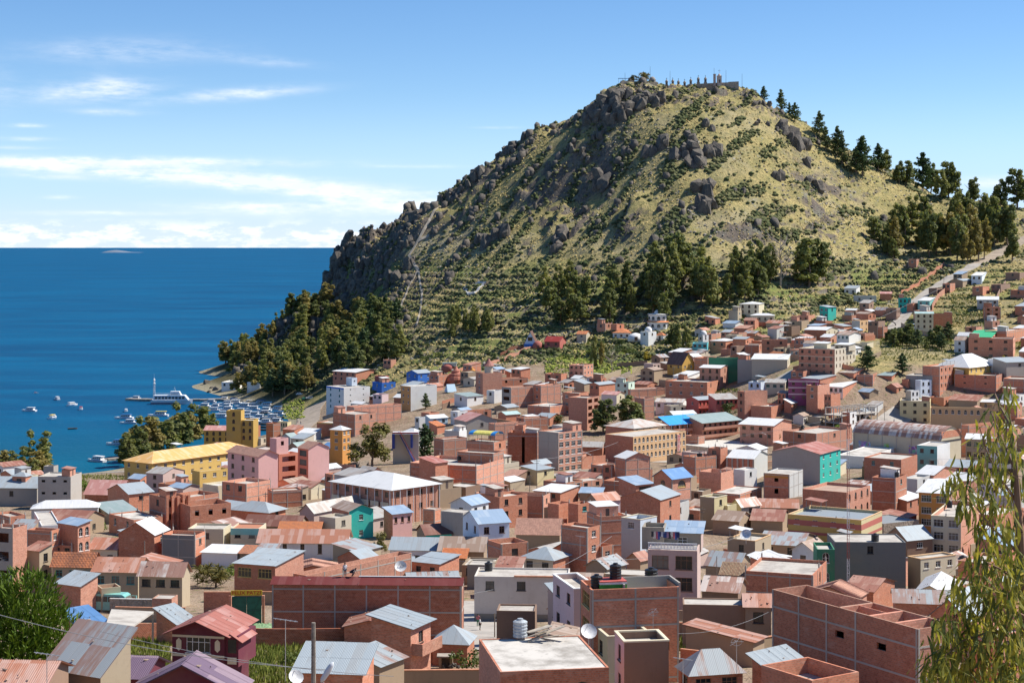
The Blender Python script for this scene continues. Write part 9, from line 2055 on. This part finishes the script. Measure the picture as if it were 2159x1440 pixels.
for i,(px,py,hp) in enumerate([(1090,880,32),(930,1008,38),(1330,960,34),(690,1050,44),(560,1085,48),(1480,1120,50),(1690,1010,42),(1905,930,34),(1960,1010,42),(1235,820,28),(1420,800,26),(1700,745,24),(1545,745,24),(1815,720,24),(1990,605,20),(1745,880,32),(1865,890,34),(300,1085,48)]):
 nb=place_words(px,py,'wooden pole with cross-arms'); tp_=pole(px,py-hp,py,nb,cross=1,r=.11)[1]
 if i % 2 == 0: wire(tp_,tp_+Vector((rnd.uniform(25,45),rnd.uniform(-10,30),rnd.uniform(-1,2))),1.0,place_words(px,py-hp,'cable'),.03)
# ------------------------------------------------------------------ carport, rubble, oven in the foreground yards
p0=at(278,1368); o=empty('carport',(p0.x,p0.y,p0.z),math.radians(12)); tag(o,'pale concrete slab roof on posts above the weedy yard','carport'); a=MB()
zc=unproj(240,1347,178)[2]; q=[U(214,1343,178),U(241,1350,176),U(324,1292,208),U(235,1287,208)]; zs=sum(v_.z for v_ in q)/4; Mi=(Matrix.Translation(p0) @ Matrix.Rotation(math.radians(12),4,'Z')).inverted()
q=[Mi @ v_ for v_ in q]; a.raw([tuple(v_) for v_ in q]+[(v_.x,v_.y,v_.z+.2) for v_ in q],[(4,5,6,7),(0,1,5,4),(1,2,6,5),(2,3,7,6),(3,0,4,7),(3,2,1,0)]); a.build('slab',roofmat('slab'),o)
for v_ in q:
 a=MB(); v2=v_*.96; a.box(v2.x-.12,v2.x+.12,v2.y-.12,v2.y+.12,v2.z-6,v2.z); a.build('post',CONC,o)
p0=at(940,1408); o=empty('clay_oven',tuple(p0)); tag(o,'mud-brick oven in the rubble yard','oven'); a=MB(); a.box(-.75,-.45,-.6,.6,-.2,1.3); a.box(.45,.75,-.6,.6,-.2,1.3); a.box(-.45,.45,.4,.6,-.2,1.3); a.build('oven_wall',wallmat('adobe'),o); a=MB(); a.box(-.95,.95,-.75,.75,1.3,1.45); a.build('oven_roof',STONE,o)
R_=random.Random(4); o=empty('rubble_heap',tuple(at(962,1410))); tag(o,'heap of broken bricks beside the clay oven','rubble')
for i in range(26): add('brick',RK[i % 10],o,mat=Matrix.Translation((R_.gauss(0,.8),R_.gauss(0,.5),R_.uniform(.05,.5))) @ Matrix.Rotation(R_.random()*6,4,'Z') @ Matrix.Scale(R_.uniform(.1,.24),4))
o=empty('rubble_heap',tuple(roof_point(HOUSES[[h['lab'] for h in HOUSES].index('roofless brick room with rubble inside, bottom right')],.4,.5,-1.25))); tag(o,'bricks and a red basin in the roofless brick room','rubble')
for i in range(16): add('brick',RK[i % 10],o,mat=Matrix.Translation((R_.gauss(0,.9),R_.gauss(0,.6),.1)) @ Matrix.Rotation(R_.random()*6,4,'Z') @ Matrix.Scale(R_.uniform(.08,.18),4))
a=MB(); a.lathe([(.05,.06),(.3,.05),(.42,.28),(.44,.28),(.33,.03),(.05,.02)],12,c=(-.9,-.5,.05),cap=False); a.build('basin',plain('basin_red',(.6,.04,.05),.4),o)
# ------------------------------------------------------------------ the gum tree close by on the right
R_=random.Random(21); gx_,gy_,_=unproj(2165,1440,19.0); gz_=ground(gx_,gy_); o=empty('eucalyptus_tree',(gx_,gy_,gz_)); tag(o,'close eucalyptus with long drooping golden-green leaves at the right edge','tree')
SL=lambda px,py,d: U(px,py,d)-Vector((gx_,gy_,gz_))
a=MB(); st=[Vector((0,0,-.3)),SL(2168,1440,19),SL(2160,1290,18.8),SL(2150,1120,18.6),SL(2140,980,18.6),SL(2128,880,18.6),SL(2122,815,18.5)]; rr=[.16,.075,.055,.042,.03,.016,.006]
for i in range(6): a.tube(st[i],st[i+1],rr[i],rr[i+1],7,cap=False)
TW=[]
for (s0,pts) in [((2152,1170),[(2100,1120),(2050,1060),(2010,1020)]),((2155,1230),[(2110,1200),(2070,1180),(2040,1190)]),((2160,1300),[(2100,1270),(2050,1270),(2010,1300)]),((2163,1350),[(2090,1330),(2030,1350),(1985,1390)]),((2146,1060),[(2110,1010),(2080,950),(2065,900)]),((2140,990),[(2115,930),(2090,870)]),((2132,900),[(2110,860),(2098,830)]),((2165,1400),[(2080,1400),(2000,1420),(1960,1440)]),((2150,1120),[(2170,1060),(2185,1000)])]:
 pr_=SL(*s0,18.7); dd=R_.uniform(17.6,19.4); r0=.022
 for k_,q_ in enumerate(pts): nx_=SL(*q_,18.7+(dd-18.7)*(k_+1)/len(pts)); a.tube(pr_,nx_,r0,r0*.6,5,cap=False); r0 *= .6; TW.append((pr_,nx_)); pr_=nx_
a.build('branch',plain('gum_bark',(.22,.13,.08),.85),o)
LM=leafmat('near_gum',(.13,.165,.035),(.52,.42,.07),.45); LMD=leafmat('near_gum_dark',(.07,.105,.03),(.22,.22,.05),.35)
def lance(k_):
 m_=MB(); n=4; L_=.20; cv=[-.25,.15,.35][k_ % 3]; lf,rt_=[],[]
 for i in range(n+1):
  u=i/n; w_=.0155*math.sin(math.pi*min(.97,u*.92+.06))**.8; x=cv*.09*math.sin(u*2.2); lf.append((x-w_,.006*math.sin(u*5+k_),-u*L_)); rt_.append((x+w_,-.004*math.sin(u*4),-u*L_))
 for i in range(n): m_.face([lf[i],rt_[i],rt_[i+1],lf[i+1]])
 return m_
LMES=[lance(i).mesh('leaf',[LM if i % 3 else LMD]) for i in range(6)]; LV=[np.array(lance(i).v) for i in range(6)]; LF=lance(0).f
CL=[(2128,830,16,26),(2115,860,26,40),(2095,895,34,50),(2130,905,28,50),(2075,930,26,40),(2110,960,38,75),(2145,960,26,60),(2065,985,36,70),(2105,1010,44,100),(2010,1012,30,60),(1990,1030,20,26),(2040,1035,34,80),(2145,1040,34,80),(2085,1060,40,95),(2030,1075,20,30),(2120,1100,40,100),(2065,1110,28,55),(2150,1130,30,80),(2095,1155,38,95),(2140,1190,38,110),(2055,1170,24,45),(2100,1215,42,110),(2045,1235,34,80),(2010,1250,18,25),(2145,1255,36,110),(2085,1270,44,130),(2020,1295,36,85),(2060,1315,44,130),(1985,1325,24,45),(2125,1325,46,150),(2010,1355,42,130),(1975,1385,28,75),(2065,1375,48,160),(2130,1390,46,160),(1990,1415,40,130),(2040,1425,48,160),(2110,1440,50,170),(1955,1420,20,40),(2160,1440,36,120)]
LEAV=[]
for (px,py,r,n) in CL:
 dc=R_.uniform(17.8,19.6)
 for _ in range(int(n*(.62 if py > 1180 else .40))):
  x=R_.gauss(0,r*.46); y=R_.gauss(0,r*.50); dd=dc+R_.gauss(0,.28); p=SL(px+x,py+y-10,dd)
  M_=Matrix.Translation(p) @ Matrix.Rotation(R_.random()*6.28,4,'Z') @ Matrix.Rotation(R_.gauss(.2,.62),4,'X') @ Matrix.Scale(R_.uniform(.75,1.35),4); LEAV.append((dd,R_.randrange(6),M_,py))
LEAV.sort(key=lambda q_: q_[0]); vv=[]; ff=[]
for i,(dd,k_,M_,py) in enumerate(LEAV):
 if i < 298: add('leaf',LMES[k_],o,mat=M_)
 else:
  i0=len(vv); A_=np.array(M_); vv += (LV[k_] @ A_[:3,:3].T+A_[:3,3]).tolist(); ff += [tuple(q_+i0 for q_ in f_) for f_ in LF]
me_=bpy.data.meshes.new('foliage'); me_.from_pydata(vv,[],ff); me_.materials.append(LM); me_.materials.append(LMD); me_.polygons.foreach_set('material_index',[1 if (i//4) % 3 == 0 else 0 for i in range(len(ff))]); me_.update(); tag(add('foliage',me_,o),kind='stuff')
TWM=MB()
for p_,q_ in TW:
 for _ in range(7): c_=p_.lerp(q_,R_.random()); TWM.tube(c_,c_+Vector((R_.gauss(0,.1),R_.gauss(0,.1),-abs(R_.gauss(0,.16)))),.005,.003,4,cap=False)
tag(TWM.build('twig',plain('gum_bark',(.22,.13,.08),.85),o),kind='stuff')
